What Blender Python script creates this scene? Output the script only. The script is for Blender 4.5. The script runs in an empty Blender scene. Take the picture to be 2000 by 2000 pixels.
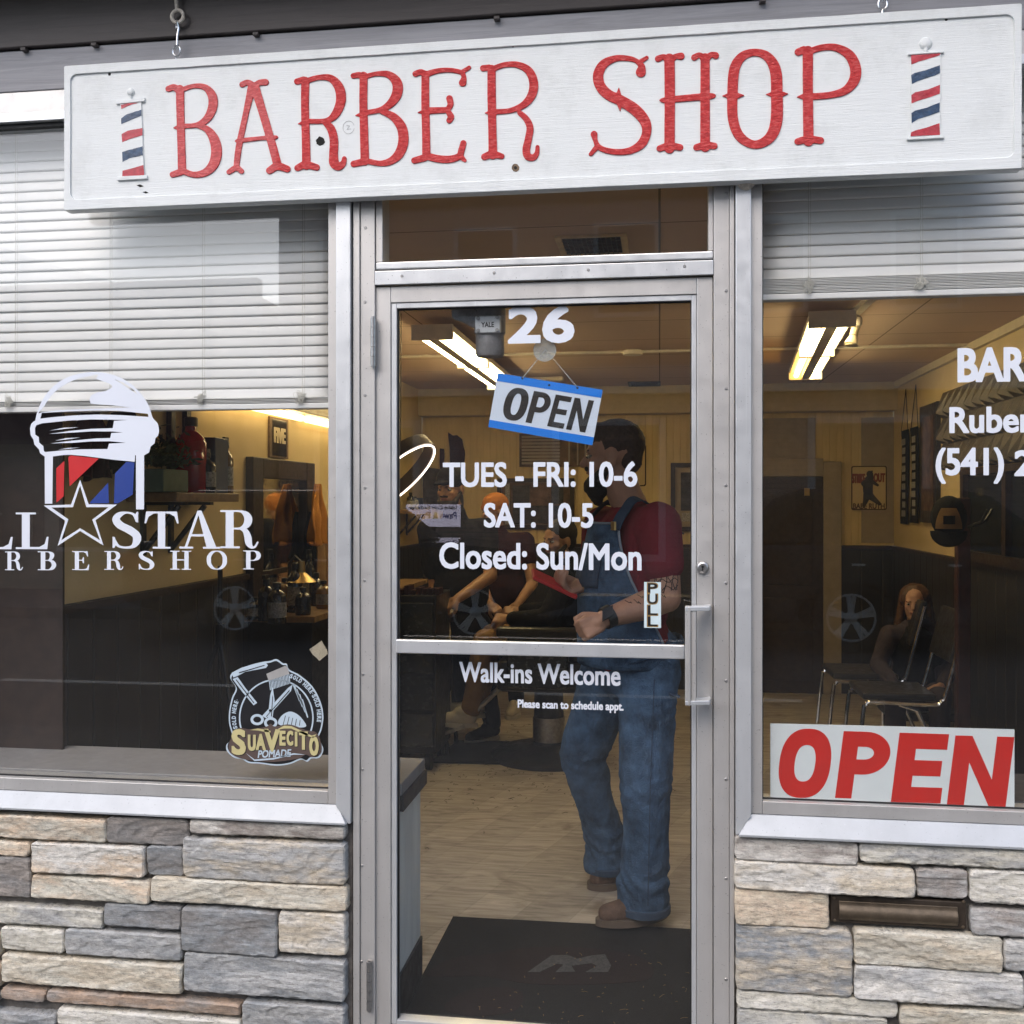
import bpy, bmesh, math, random
import numpy as np
from mathutils import Vector, Matrix, noise
from math import radians as R, sin, cos, pi

# ------------------------------------------------------------------ camera, sky, sun, exposure
SC = bpy.context.scene
COL = SC.collection
YAW = R(8.2)
CAM = Vector((0.0, -2.8, 1.5))
cam_data = bpy.data.cameras.new("camera")
cam_data.sensor_width = 36.0
cam_data.lens = 36.0
cam_data.shift_y = -0.010
cam_data.clip_start = 0.05
cam_data.clip_end = 400.0
cam = bpy.data.objects.new("camera", cam_data)
COL.objects.link(cam)
cam.location = CAM
cam.rotation_euler = (R(90), 0, YAW)
SC.camera = cam

world = bpy.data.worlds.new("World")
SC.world = world
world.use_nodes = True
wn = world.node_tree.nodes
wl = world.node_tree.links
bg = wn["Background"]
sky = wn.new("ShaderNodeTexSky")
sky.sky_type = 'NISHITA'
sky.sun_disc = False
sky.sun_elevation = R(48)
sky.sun_rotation = R(200)
sky.air_density = 1.0
sky.dust_density = 2.2
sky.ozone_density = 0.25
wl.new(sky.outputs[0], bg.inputs[0])
bg.inputs[1].default_value = 0.15
sun_d = bpy.data.lights.new("sun", 'SUN')
sun_d.energy = 0.65
sun_d.angle = R(75)
sun_d.color = (1.0, 0.955, 0.90)
sun = bpy.data.objects.new("sun", sun_d)
COL.objects.link(sun)
_az, _el = R(200), R(48)
_to = Vector((sin(_az) * cos(_el), cos(_az) * cos(_el), sin(_el)))
sun.rotation_euler = _to.to_track_quat('Z', 'Y').to_euler()
SC.view_settings.view_transform = 'Standard'
SC.view_settings.look = 'None'
SC.view_settings.exposure = 1.15
SC.view_settings.gamma = 1.0
SC.cycles.max_bounces = 10
SC.cycles.transparent_max_bounces = 16
SC.cycles.caustics_reflective = False
SC.cycles.caustics_refractive = False
SC.cycles.sample_clamp_indirect = 6.0

# ------------------------------------------------------------------ measuring helpers
S_, C_ = sin(YAW), cos(YAW)
HZ, F_ = 980.0, 2000.0

def at(px, py, Y):
    """point on the vertical plane y = Y"""
    u = (px - 1000.0) / F_
    d = (Y - CAM.y) / (C_ + u * S_)
    return Vector((d * (-S_ + u * C_), Y, CAM.z + (HZ - py) / F_ * d))

def atx(px, py, X):
    """point on the vertical plane x = X"""
    u = (px - 1000.0) / F_
    d = X / (-S_ + u * C_)
    return Vector((X, CAM.y + d * (C_ + u * S_), CAM.z + (HZ - py) / F_ * d))

def atz(px, py, Z):
    d = (Z - CAM.z) * F_ / (HZ - py)
    u = (px - 1000.0) / F_
    return Vector((d * (-S_ + u * C_), CAM.y + d * (C_ + u * S_), Z))

def P(px, py, d):
    u = (px - 1000.0) / F_
    return Vector((d * (-S_ + u * C_), CAM.y + d * (C_ + u * S_), CAM.z + (HZ - py) / F_ * d))

# ------------------------------------------------------------------ object helpers
def tag(o, label=None, cat=None, group=None, kind=None):
    if label: o["label"] = label
    if cat: o["category"] = cat
    if group: o["group"] = group
    if kind: o["kind"] = kind
    return o

def empty(name, loc, label=None, cat=None, group=None, rz=0.0):
    o = bpy.data.objects.new(name, None)
    o.empty_display_size = 0.1
    COL.objects.link(o)
    o.location = loc
    o.rotation_euler = (0, 0, rz)
    return tag(o, label, cat, group)

def link_mesh(name, me, mat, parent=None, smooth=35):
    o = bpy.data.objects.new(name, me)
    COL.objects.link(o)
    mats = mat if isinstance(mat, (list, tuple)) else [mat]
    if not len(me.materials):
        for m in mats:
            me.materials.append(m)
    if smooth:
        me.shade_smooth()
        me.set_sharp_from_angle(angle=R(smooth))
    if parent is not None:
        put_under(o, parent)
    return o

def world_of(o):
    m = Matrix.Translation(o.location) @ o.rotation_euler.to_matrix().to_4x4()
    m = m @ Matrix.Diagonal((*o.scale, 1.0))
    return m if o.parent is None else world_of(o.parent) @ o.matrix_parent_inverse @ m

def put_under(o, parent):
    o.parent = parent
    o.matrix_parent_inverse = world_of(parent).inverted()

def copy_tree(o, parent=None, keep_inverse=True):
    c = o.copy()
    COL.objects.link(c)
    if parent is not None:
        c.parent = parent
        c.matrix_parent_inverse = o.matrix_parent_inverse
    for ch in [k for k in bpy.data.objects if k.parent == o]:
        copy_tree(ch, c)
    return c

def bevel(o, w=0.002, seg=2):
    m = o.modifiers.new("bevel", 'BEVEL')
    m.width = w
    m.segments = seg
    m.limit_method = 'ANGLE'
    m.angle_limit = R(40)
    return o

class MB:
    def __init__(self):
        self.v, self.f, self.mi = [], [], []
    def add(self, vs, fs, mi=0):
        n = len(self.v)
        self.v.extend([tuple(p) for p in vs])
        self.f.extend([[i + n for i in q] for q in fs])
        self.mi.extend([mi] * len(fs))
        return self
    def box(self, a, b, mi=0):
        x0, x1 = sorted((a[0], b[0])); y0, y1 = sorted((a[1], b[1])); z0, z1 = sorted((a[2], b[2]))
        vs = [(x0, y0, z0), (x1, y0, z0), (x1, y1, z0), (x0, y1, z0), (x0, y0, z1), (x1, y0, z1), (x1, y1, z1), (x0, y1, z1)]
        return self.add(vs, [(0, 3, 2, 1), (4, 5, 6, 7), (0, 1, 5, 4), (1, 2, 6, 5), (2, 3, 7, 6), (3, 0, 4, 7)], mi)
    def obox(self, c, ax, ay, az, mi=0):
        """oriented box: centre and three half-axis vectors"""
        c, ax, ay, az = Vector(c), Vector(ax), Vector(ay), Vector(az)
        vs = [c + sx * ax + sy * ay + sz * az for sz in (-1, 1) for sy in (-1, 1) for sx in (-1, 1)]
        fs = [(0, 2, 3, 1), (4, 5, 7, 6), (0, 1, 5, 4), (1, 3, 7, 5), (3, 2, 6, 7), (2, 0, 4, 6)]
        if ax.cross(ay).dot(az) < 0:
            fs = [q[::-1] for q in fs]
        return self.add(vs, fs, mi)
    def prism(self, pts, axis, lo, hi, mi=0):
        """polygon (2-D points) extruded along axis x, y or z"""
        n = len(pts)
        area = sum(pts[i][0] * pts[(i + 1) % n][1] - pts[(i + 1) % n][0] * pts[i][1] for i in range(n))
        if area < 0: pts = pts[::-1]
        def mk(p, h):
            if axis == 'z': return (p[0], p[1], h)
            if axis == 'y': return (p[0], h, p[1])
            return (h, p[0], p[1])
        vs = [mk(p, lo) for p in pts] + [mk(p, hi) for p in pts]
        fs = [tuple(range(n - 1, -1, -1)), tuple(range(n, 2 * n))] + [(i, (i + 1) % n, n + (i + 1) % n, n + i) for i in range(n)]
        if axis == 'y': fs = [q[::-1] for q in fs]
        return self.add(vs, fs, mi)
    def tube(self, pts, r, n=10, mi=0, closed=False, cap=True, flat=None):
        pts = [Vector(p) for p in pts]
        m = len(pts)
        rs = r if isinstance(r, (list, tuple)) else [r] * m
        up = None
        vs = []
        for i, p in enumerate(pts):
            if closed: t = pts[(i + 1) % m] - pts[i - 1]
            else: t = pts[min(i + 1, m - 1)] - pts[max(i - 1, 0)]
            t = t.normalized() if t.length > 1e-9 else Vector((0, 0, 1))
            if up is None:
                up = Vector((0, 0, 1)) if abs(t.z) < 0.9 else Vector((1, 0, 0))
            up = (up - t * up.dot(t))
            up = up.normalized() if up.length > 1e-6 else t.orthogonal().normalized()
            sd = t.cross(up)
            for k in range(n):
                a = 2 * pi * k / n
                fx = flat if flat else 1.0
                vs.append(p + (sd * cos(a) * fx + up * sin(a)) * rs[i])
        fs = []
        for i in range(m if closed else m - 1):
            j = (i + 1) % m
            for k in range(n):
                l = (k + 1) % n
                fs.append((i * n + k, i * n + l, j * n + l, j * n + k))
        if cap and not closed:
            fs.append(tuple(range(n - 1, -1, -1)))
            fs.append(tuple((m - 1) * n + k for k in range(n)))
        return self.add(vs, fs, mi)
    def cyl(self, a, b, r0, r1=None, n=20, mi=0):
        return self.tube([a, b], [r0, r0 if r1 is None else r1], n, mi)
    def lathe(self, prof, c, n=20, mi=0, axis='z'):
        vs = []
        for r, h in prof:
            for k in range(n):
                a = 2 * pi * k / n
                x, y = r * cos(a), r * sin(a)
                if axis == 'z': vs.append((c[0] + x, c[1] + y, c[2] + h))
                elif axis == 'y': vs.append((c[0] + x, c[1] + h, c[2] - y))
                else: vs.append((c[0] + h, c[1] + x, c[2] + y))
        fs = []
        m = len(prof)
        for i in range(m - 1):
            for k in range(n):
                l = (k + 1) % n
                fs.append((i * n + k, i * n + l, (i + 1) * n + l, (i + 1) * n + k))
        fs.append(tuple(range(n - 1, -1, -1)))
        fs.append(tuple((m - 1) * n + k for k in range(n)))
        return self.add(vs, fs, mi)
    def ball(self, c, r, n=14, mi=0, rot=None):
        c = Vector(c)
        rr = Vector((r, r, r)) if not hasattr(r, '__len__') else Vector(r)
        m = max(6, n // 2)
        vs = []
        for i in range(m + 1):
            th = pi * i / m
            for k in range(n):
                a = 2 * pi * k / n
                p = Vector((rr.x * sin(th) * cos(a), rr.y * sin(th) * sin(a), -rr.z * cos(th)))
                vs.append(c + (rot @ p if rot is not None else p))
        fs = []
        for i in range(m):
            for k in range(n):
                l = (k + 1) % n
                fs.append((i * n + k, i * n + l, (i + 1) * n + l, (i + 1) * n + k))
        return self.add(vs, fs, mi)
    def capsule(self, a, ra, b, rb, n=14, mi=0):
        a, b = Vector(a), Vector(b)
        t = (b - a)
        L = t.length
        t = t.normalized() if L > 1e-6 else Vector((0, 0, 1))
        pts, rs = [], []
        for k in range(5):
            q = pi / 2 * k / 4
            pts.append(a - t * ra * cos(q)); rs.append(max(ra * sin(q), 0.0006))
        for k in range(5):
            q = pi / 2 * k / 4
            pts.append(b + t * rb * sin(q)); rs.append(max(rb * cos(q), 0.0006))
        return self.tube(pts, rs, n, mi)
    def mesh(self, name):
        me = bpy.data.meshes.new(name)
        me.from_pydata(self.v, [], self.f)
        me.polygons.foreach_set('material_index', self.mi)
        me.update()
        return me
    def build(self, name, mat, parent=None, smooth=35, bev=0.0, weld=False):
        me = self.mesh(name)
        if weld:
            bm = bmesh.new(); bm.from_mesh(me)
            bmesh.ops.remove_doubles(bm, verts=bm.verts, dist=1e-5)
            bmesh.ops.recalc_face_normals(bm, faces=bm.faces)
            bm.to_mesh(me); bm.free()
        o = link_mesh(name, me, mat, parent, smooth)
        if bev: bevel(o, bev)
        return o

def remeshed(name, mb, mat, parent=None, voxel=0.008, smooth=6, disp=None):
    """one continuous surface out of overlapping closed shapes"""
    t = bpy.data.objects.new("tmp", mb.mesh("tmp"))
    COL.objects.link(t)
    m = t.modifiers.new("r", 'REMESH'); m.mode = 'VOXEL'; m.voxel_size = voxel
    s = t.modifiers.new("s", 'SMOOTH'); s.iterations = smooth; s.factor = 0.5
    dg = bpy.context.evaluated_depsgraph_get()
    me = bpy.data.meshes.new_from_object(t.evaluated_get(dg))
    bpy.data.objects.remove(t)
    me.name = name
    if disp:
        n = len(me.vertices)
        co = np.empty(n * 3); me.vertices.foreach_get('co', co)
        no = np.empty(n * 3); me.vertices.foreach_get('normal', no)
        co = co.reshape(-1, 3); no = no.reshape(-1, 3)
        for i in range(n):
            co[i] += no[i] * disp(Vector(co[i]))
        me.vertices.foreach_set('co', co.ravel()); me.update()
    me.materials.clear()
    return link_mesh(name, me, mat, parent, smooth=60)

# ------------------------------------------------------------------ flat shapes: contours, strokes, text
def curve_mesh(polys, depth, bev=0.0):
    cu = bpy.data.curves.new("c", 'CURVE')
    cu.dimensions = '2D'
    cu.fill_mode = 'BOTH'
    cu.extrude = depth / 2
    if bev:
        cu.bevel_depth = bev; cu.bevel_resolution = 2
        cu.offset = -bev
    for poly in polys:
        sp = cu.splines.new('POLY')
        sp.points.add(len(poly) - 1)
        for i, p in enumerate(poly):
            sp.points[i].co = (p[0], p[1], 0, 1)
        sp.use_cyclic_u = True
    o = bpy.data.objects.new("c", cu)
    me = bpy.data.meshes.new_from_object(o)
    bpy.data.objects.remove(o); bpy.data.curves.remove(cu)
    return me

def stand_up(me, Y):
    """mesh drawn in x,y -> upright at plane y = Y, front towards -y"""
    n = len(me.vertices)
    co = np.empty(n * 3); me.vertices.foreach_get('co', co)
    co = co.reshape(-1, 3)
    out = np.stack([co[:, 0], Y - co[:, 2], co[:, 1]], 1)
    me.vertices.foreach_set('co', out.ravel()); me.update()
    return me

def join_meshes(ms):
    bm = bmesh.new()
    for m in ms: bm.from_mesh(m)
    me = bpy.data.meshes.new("j"); bm.to_mesh(me); bm.free()
    return me

def plate(name, polys, Y, depth, mat, parent=None, bev=0.0, smooth=35):
    """polys in world x,z; front face at y = Y - depth"""
    me = stand_up(curve_mesh(polys, depth, bev), Y - depth / 2)
    me.name = name
    return link_mesh(name, me, mat, parent, smooth)

def px_polys(polys, ox, oy, sc, Y):
    return [[(lambda w: (w.x, w.z))(at(ox + p[0] / sc, oy + p[1] / sc, Y)) for p in poly] for poly in polys]

def catmull(pts, closed=False, sub=10):
    pts = [np.array(p, float) for p in pts]
    n = len(pts)
    if n == 2 and not closed:
        return [pts[0] + (pts[1] - pts[0]) * t for t in np.linspace(0, 1, sub + 1)]
    out = []
    for i in range(n if closed else n - 1):
        if closed: p0, p1, p2, p3 = pts[i - 1], pts[i], pts[(i + 1) % n], pts[(i + 2) % n]
        else: p0, p1, p2, p3 = pts[max(i - 1, 0)], pts[i], pts[i + 1], pts[min(i + 2, n - 1)]
        for k in range(sub):
            t = k / sub
            out.append(0.5 * ((2 * p1) + (p2 - p0) * t + (2 * p0 - 5 * p1 + 4 * p2 - p3) * t * t + (3 * p1 - p0 - 3 * p2 + p3) * t ** 3))
    out.append(pts[0] if closed else pts[-1])
    return out

def sdf_glyph(strokes=(), polys=(), closed_strokes=(), step=None):
    """union of variable-width strokes and polygons -> list of closed contours (same units)"""
    paths = [catmull(s) for s in strokes] + [catmull(s, True) for s in closed_strokes]
    allp = [q[:2] for p in paths for q in p] + [np.array(q, float) for p in polys for q in p]
    mw = max([q[2] for p in paths for q in p] + [2.0])
    A = np.array(allp)
    lo = A.min(0) - mw * 0.6 - 3; hi = A.max(0) + mw * 0.6 + 3
    if step is None: step = max(hi - lo) / 150.0
    xs = np.arange(lo[0], hi[0], step); ys = np.arange(lo[1], hi[1], step)
    X, Yy = np.meshgrid(xs, ys)
    Fd = np.full(X.shape, 1e9)
    for p in paths:
        for a, b in zip(p[:-1], p[1:]):
            dx, dy = b[0] - a[0], b[1] - a[1]
            L2 = dx * dx + dy * dy + 1e-12
            t = np.clip(((X - a[0]) * dx + (Yy - a[1]) * dy) / L2, 0, 1)
            d = np.hypot(X - a[0] - t * dx, Yy - a[1] - t * dy) - 0.5 * (a[2] + t * (b[2] - a[2]))
            Fd = np.minimum(Fd, d)
    for poly in polys:
        q = [np.array(v, float) for v in poly]
        d = np.full(X.shape, 1e9); ins = np.zeros(X.shape, bool)
        for a, b in zip(q, q[1:] + q[:1]):
            dx, dy = b - a
            t = np.clip(((X - a[0]) * dx + (Yy - a[1]) * dy) / (dx * dx + dy * dy + 1e-12), 0, 1)
            d = np.minimum(d, np.hypot(X - a[0] - t * dx, Yy - a[1] - t * dy))
            c = ((a[1] > Yy) != (b[1] > Yy)) & (X < (b[0] - a[0]) * (Yy - a[1]) / (b[1] - a[1] + 1e-12) + a[0])
            ins ^= c
        Fd = np.minimum(Fd, np.where(ins, -d, d))
    return trace(Fd, xs, ys)

def trace(Fd, xs, ys):
    ins = Fd < 0
    code = (ins[:-1, :-1] * 1 + ins[:-1, 1:] * 2 + ins[1:, 1:] * 4 + ins[1:, :-1] * 8)
    seg = {}
    T = {1: [(3, 0)], 2: [(0, 1)], 3: [(3, 1)], 4: [(1, 2)], 5: [(3, 0), (1, 2)], 6: [(0, 2)], 7: [(3, 2)], 8: [(2, 3)], 9: [(2, 0)],
         10: [(0, 1), (2, 3)], 11: [(2, 1)], 12: [(1, 3)], 13: [(1, 0)], 14: [(0, 3)]}
    def ek(i, j, e):
        return (('h', i, j), ('v', i, j + 1), ('h', i + 1, j), ('v', i, j))[e]
    def ep(k):
        t, i, j = k
        if t == 'h':
            a, b = Fd[i, j], Fd[i, j + 1]; w = a / (a - b)
            return (xs[j] + w * (xs[j + 1] - xs[j]), ys[i])
        a, b = Fd[i, j], Fd[i + 1, j]; w = a / (a - b)
        return (xs[j], ys[i] + w * (ys[i + 1] - ys[i]))
    for i, j in zip(*np.nonzero((code > 0) & (code < 15))):
        for e0, e1 in T[int(code[i, j])]:
            seg.setdefault(ek(i, j, e0), []).append(ek(i, j, e1))
    out = []
    while seg:
        k0 = next(iter(seg)); k = k0; path = []
        while k in seg:
            path.append(k)
            nx = seg[k].pop()
            if not seg[k]: del seg[k]
            k = nx
            if k == k0: break
        if len(path) > 6:
            pts = [ep(q) for q in path]
            keep = [pts[0]]
            for a in pts[1:]:
                if abs(a[0] - keep[-1][0]) + abs(a[1] - keep[-1][1]) > 0.15 * (xs[1] - xs[0]): keep.append(a)
            if len(keep) > 5: out.append(keep)
    return out

def text_mesh(s, bold=0.0, shear=0.0, depth=0.0, space=1.0):
    cu = bpy.data.curves.new("t", 'FONT')
    cu.body = s
    cu.offset = bold
    cu.shear = shear
    cu.resolution_u = 4
    cu.space_character = space
    cu.extrude = 0.0
    o = bpy.data.objects.new("t", cu)
    me = bpy.data.meshes.new_from_object(o)
    bpy.data.objects.remove(o); bpy.data.curves.remove(cu)
    return me

def extents(me):
    n = len(me.vertices)
    co = np.empty(n * 3); me.vertices.foreach_get('co', co)
    co = co.reshape(-1, 3)
    return co, co.min(0), co.max(0)

def text_contours(s, w, h, bold=0.0, shear=0.0, space=1.0, res=84):
    """outlines of a line of text filling w x h, emboldened by bold*h (exact, through a distance field)"""
    me = text_mesh(s, 0.0, shear, space=space)
    co, lo, hi = extents(me)
    b = bold * h
    k = np.array([(w - 2 * b) / (hi[0] - lo[0]), (h - 2 * b) / (hi[1] - lo[1])])
    q = (co[:, :2] - lo[:2]) * k + b
    cnt = {}
    for p in me.polygons:
        vs = list(p.vertices)
        for a, c in zip(vs, vs[1:] + vs[:1]):
            cnt[(min(a, c), max(a, c))] = cnt.get((min(a, c), max(a, c)), 0) + 1
    E = [e for e, n in cnt.items() if n == 1]
    bpy.data.meshes.remove(me)
    st = h / res
    xs = np.arange(-3 * st, w + 4 * st, st); ys = np.arange(-3 * st, h + 4 * st, st)
    D = np.full((len(ys), len(xs)), 1e9); ins = np.zeros(D.shape, bool)
    pad = b + 3 * st
    for a, c in E:
        A, B = q[a], q[c]
        i0 = max(int((min(A[0], B[0]) - pad - xs[0]) / st), 0); i1 = int((max(A[0], B[0]) + pad - xs[0]) / st) + 2
        sub = slice(i0, i1)
        X = xs[None, sub]; Y = ys[:, None]
        d = B - A
        t = np.clip(((X - A[0]) * d[0] + (Y - A[1]) * d[1]) / (d @ d + 1e-14), 0, 1)
        ex, ey = np.abs(X - A[0] - t * d[0]) + 1e-12, np.abs(Y - A[1] - t * d[1]) + 1e-12
        D[:, sub] = np.minimum(D[:, sub], (ex ** 6 + ey ** 6) ** (1 / 6.0))
        # crossings counted along +y for every column the edge spans
        if abs(d[0]) > 1e-12:
            cols = np.nonzero((A[0] > xs) != (B[0] > xs))[0]
            for c_ in cols:
                yy = A[1] + d[1] * (xs[c_] - A[0]) / d[0]
                ins[:, c_] ^= ys < yy
    return trace(np.where(ins, -D, D) - b, xs, ys)

def text_fit(s, x0, x1, z0, z1, Y, bold=0.03, shear=0.0, thick=0.0006, space=1.0, rot=0.0, pivot=None, mirror=False):
    """letters filling the world box x0..x1, z0..z1, thin vinyl lying on plane y = Y; returns a mesh"""
    cs = text_contours(s, x1 - x0, z1 - z0, bold, shear, space)
    if mirror: cs = [[(x1 - x0 - a, b) for a, b in c] for c in cs]
    cs = [[(x0 + a, z0 + b) for a, b in c] for c in cs]
    if rot:
        px, pz = pivot
        c_, s_ = cos(rot), sin(rot)
        cs = [[(px + (a - px) * c_ - (b - pz) * s_, pz + (a - px) * s_ + (b - pz) * c_) for a, b in c] for c in cs]
    return stand_up(curve_mesh(cs, thick), Y - thick / 2)

def px_text(s, pl, pr, ytop, ybase, Y, **k):
    """text box from photo measurements on plane Y (left and right edge, top and bottom at the middle)"""
    a = at(pl, ybase, Y); b = at(pr, ybase, Y); m = at((pl + pr) / 2, ytop, Y); n = at((pl + pr) / 2, ybase, Y)
    return text_fit(s, a.x, b.x, n.z, m.z, Y, **k)
# ------------------------------------------------------------------ materials
class NT:
    def __init__(self, name):
        self.m = bpy.data.materials.new(name)
        self.m.use_nodes = True
        self.n = self.m.node_tree.nodes
        self.l = self.m.node_tree.links
        self.p = self.n["Principled BSDF"]
        self.out = self.n["Material Output"]
    def node(self, t, **k):
        n = self.n.new(t)
        for a, b in k.items(): setattr(n, a, b)
        return n
    def link(self, a, b): self.l.new(a, b)
    def coord(self, scale=(1, 1, 1), which='Object'):
        tc = self.node("ShaderNodeTexCoord")
        mp = self.node("ShaderNodeMapping")
        mp.inputs['Scale'].default_value = scale
        self.link(tc.outputs[which], mp.inputs[0])
        return mp.outputs[0]
    def noise(self, vec, scale=5, detail=4, rough=0.6, dist=0.0):
        n = self.node("ShaderNodeTexNoise")
        n.inputs['Scale'].default_value = scale; n.inputs['Detail'].default_value = detail
        n.inputs['Roughness'].default_value = rough; n.inputs['Distortion'].default_value = dist
        self.link(vec, n.inputs['Vector'])
        return n.outputs[0]
    def ramp(self, fac, stops, interp='LINEAR'):
        r = self.node("ShaderNodeValToRGB")
        r.color_ramp.interpolation = interp
        e = r.color_ramp.elements
        while len(e) < len(stops): e.new(0.5)
        for k, (p, c) in zip(e, stops):
            k.position = p
            k.color = (*c, 1) if hasattr(c, '__len__') else (c, c, c, 1)
        self.link(fac, r.inputs[0])
        return r.outputs[0]
    def mix(self, fac, a, b, mode='MIX'):
        n = self.node("ShaderNodeMix", data_type='RGBA', blend_type=mode)
        for s, v in ((0, fac), (6, a), (7, b)):
            if hasattr(v, 'is_linked') or isinstance(v, bpy.types.NodeSocket): self.link(v, n.inputs[s])
            elif s == 0: n.inputs[0].default_value = v
            else: n.inputs[s].default_value = (*v, 1)
        return n.outputs[2]
    def bump(self, h, strength=0.2, dist=0.01):
        b = self.node("ShaderNodeBump")
        b.inputs['Strength'].default_value = strength; b.inputs['Distance'].default_value = dist
        self.link(h, b.inputs['Height'])
        self.link(b.outputs[0], self.p.inputs['Normal'])
        return b
    def set(self, col=None, rough=None, metal=None, spec=None, coat=None, emit=None, es=1.0, sheen=None):
        P_ = self.p.inputs
        if col is not None:
            if isinstance(col, bpy.types.NodeSocket): self.link(col, P_['Base Color'])
            else: P_['Base Color'].default_value = (*col, 1)
        if rough is not None:
            if isinstance(rough, bpy.types.NodeSocket): self.link(rough, P_['Roughness'])
            else: P_['Roughness'].default_value = rough
        if metal is not None: P_['Metallic'].default_value = metal
        if spec is not None: P_['Specular IOR Level'].default_value = spec
        if coat is not None: P_['Coat Weight'].default_value = coat
        if sheen is not None: P_['Sheen Weight'].default_value = sheen
        if emit is not None:
            P_['Emission Color'].default_value = (*emit, 1); P_['Emission Strength'].default_value = es
        return self

def plain(name, col, rough=0.5, metal=0.0, var=0.12, scale=14, bump=0.0, bscale=60, **k):
    t = NT(name)
    v = t.coord()
    n = t.noise(v, scale, 5)
    lo = tuple(max(c * (1 - var), 0) for c in col); hi = tuple(min(c * (1 + var), 1) for c in col)
    t.set(t.ramp(n, [(0.3, lo), (0.7, hi)]), None, metal, **k)
    r = t.ramp(t.noise(v, scale * 2.3, 3), [(0.3, max(rough - 0.07, 0.02)), (0.75, min(rough + 0.08, 1))])
    t.set(rough=r)
    if bump: t.bump(t.noise(v, bscale, 4), bump, 0.004)
    return t.m

M = {}
def mats():
    # white sign paint over wood grain, weathered
    def sign_paint(name, base, grime=0.40):
        t = NT(name)
        g = t.coord((2.2, 60, 60)); v = t.coord((1, 1, 1))
        grain = t.noise(g, 2.4, 7, 0.65, 1.6)
        blot = t.noise(v, 9, 8, 0.75)
        fine = t.noise(t.coord((8, 120, 120)), 3, 4, 0.7, 0.8)
        dirt = t.ramp(blot, [(0.50, 0.0), (0.72, grime)])
        crack = t.ramp(fine, [(0.28, 1.0), (0.36, 0.0)])
        c = t.mix(dirt, base, tuple(b * k for b, k in zip(base, (0.70, 0.70, 0.68))))
        c = t.mix(t.mix(0.35, (0, 0, 0), crack), c, (0.36, 0.36, 0.35))
        t.set(c, 0.5)
        hgt = t.mix(0.5, grain, fine)
        t.bump(hgt, 0.55, 0.003)
        return t.m
    M['sign_white'] = sign_paint("sign_white_paint", (0.72, 0.75, 0.75))
    t = NT("sign_red_paint")
    v = t.coord()
    streak = t.noise(t.coord((30, 30, 90)), 2, 5, 0.6, 0.6)
    t.set(t.ramp(streak, [(0.36, (0.46, 0.018, 0.020)), (0.52, (0.62, 0.034, 0.034)), (0.66, (0.70, 0.11, 0.105))]), 0.27, coat=0.35)  # brush streaks, with specular highlights also put into the paler red
    t.bump(t.noise(t.coord((12, 12, 70)), 4, 6, 0.7, 1.0), 0.8, 0.006)
    M['sign_red'] = t.m
    M['sign_navy'] = plain("sign_navy_paint", (0.022, 0.055, 0.115), 0.35, var=0.5, scale=60, bump=0.5, bscale=90)
    M['sign_stripe_red'] = plain("stripe_red_paint", (0.42, 0.03, 0.045), 0.35, var=0.25, scale=60, bump=0.5, bscale=90)
    M['hole'] = plain("dark_hole", (0.01, 0.009, 0.008), 0.9)
    M['rust'] = plain("rusty_rim", (0.16, 0.11, 0.07), 0.8, var=0.5, scale=80)
    # aluminium
    def alu(name, col, rough, metal=0.75, streak=1.0):
        t = NT(name)
        v = t.coord((3, 3, 0.6))
        n = t.noise(v, 3, 6, 0.65)
        sp = t.noise(t.coord(), 190, 2, 0.5)
        spots = t.ramp(sp, [(0.26, 0.0), (0.31, 1.0)])
        c = t.ramp(n, [(0.25, tuple(x * (1 - 0.12 * streak) for x in col)), (0.75, tuple(min(1, x * (1 + 0.05 * streak)) for x in col))])
        c = t.mix(spots, tuple(x * 0.55 for x in col), c)
        scr = t.ramp(t.noise(t.coord((70, 70, 1.6)), 2.2, 4, 0.6), [(0.66, 0.0), (0.71, 0.30)])
        c = t.mix(scr, c, tuple(min(1, x * 1.25) for x in col))
        gr = t.ramp(t.noise(t.coord((6, 6, 2.2)), 2.5, 7, 0.75), [(0.58, 0.0), (0.85, 0.20)])
        c = t.mix(gr, c, tuple(x * 0.62 for x in col))
        t.set(c, t.ramp(t.noise(t.coord((4, 4, 4)), 6, 5), [(0.3, rough - 0.06), (0.8, rough + 0.12)]), metal)
        return t.m
    M['alu'] = alu("anodised_aluminium", (0.60, 0.585, 0.565), 0.42, 0.55)
    M['alu_light'] = alu("bright_aluminium", (0.74, 0.755, 0.765), 0.36, 0.6)
    M['alu_sill'] = alu("sill_aluminium", (0.43, 0.45, 0.47), 0.42, 0.3)
    M['steel'] = plain("worn_steel", (0.42, 0.41, 0.40), 0.38, 1.0, var=0.2, scale=60)
    M['zinc'] = plain("zinc_chain", (0.62, 0.64, 0.66), 0.3, 1.0, var=0.2, scale=80)
    M['old_white_metal'] = plain("chipped_cream_paint", (0.55, 0.50, 0.43), 0.5, var=0.35, scale=120, bump=0.4, bscale=150)
    M['chrome'] = plain("chrome_tube", (0.72, 0.72, 0.74), 0.12, 1.0, var=0.05)
    # boards over the shop front
    def boards(name, col):
        t = NT(name)
        g = t.noise(t.coord((1.5, 20, 30)), 2, 6, 0.65, 0.8)
        s = t.noise(t.coord((1, 1, 1)), 3, 5)
        c = t.ramp(g, [(0.25, tuple(x * 0.72 for x in col)), (0.8, tuple(x * 1.25 for x in col))])
        c = t.mix(t.ramp(s, [(0.5, 0.0), (0.8, 0.35)]), c, tuple(x * 0.55 for x in col))
        t.set(c, 0.55)
        t.bump(g, 0.35, 0.004)
        return t.m
    M['board_brown'] = boards("dark_brown_board", (0.060, 0.050, 0.047))
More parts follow.
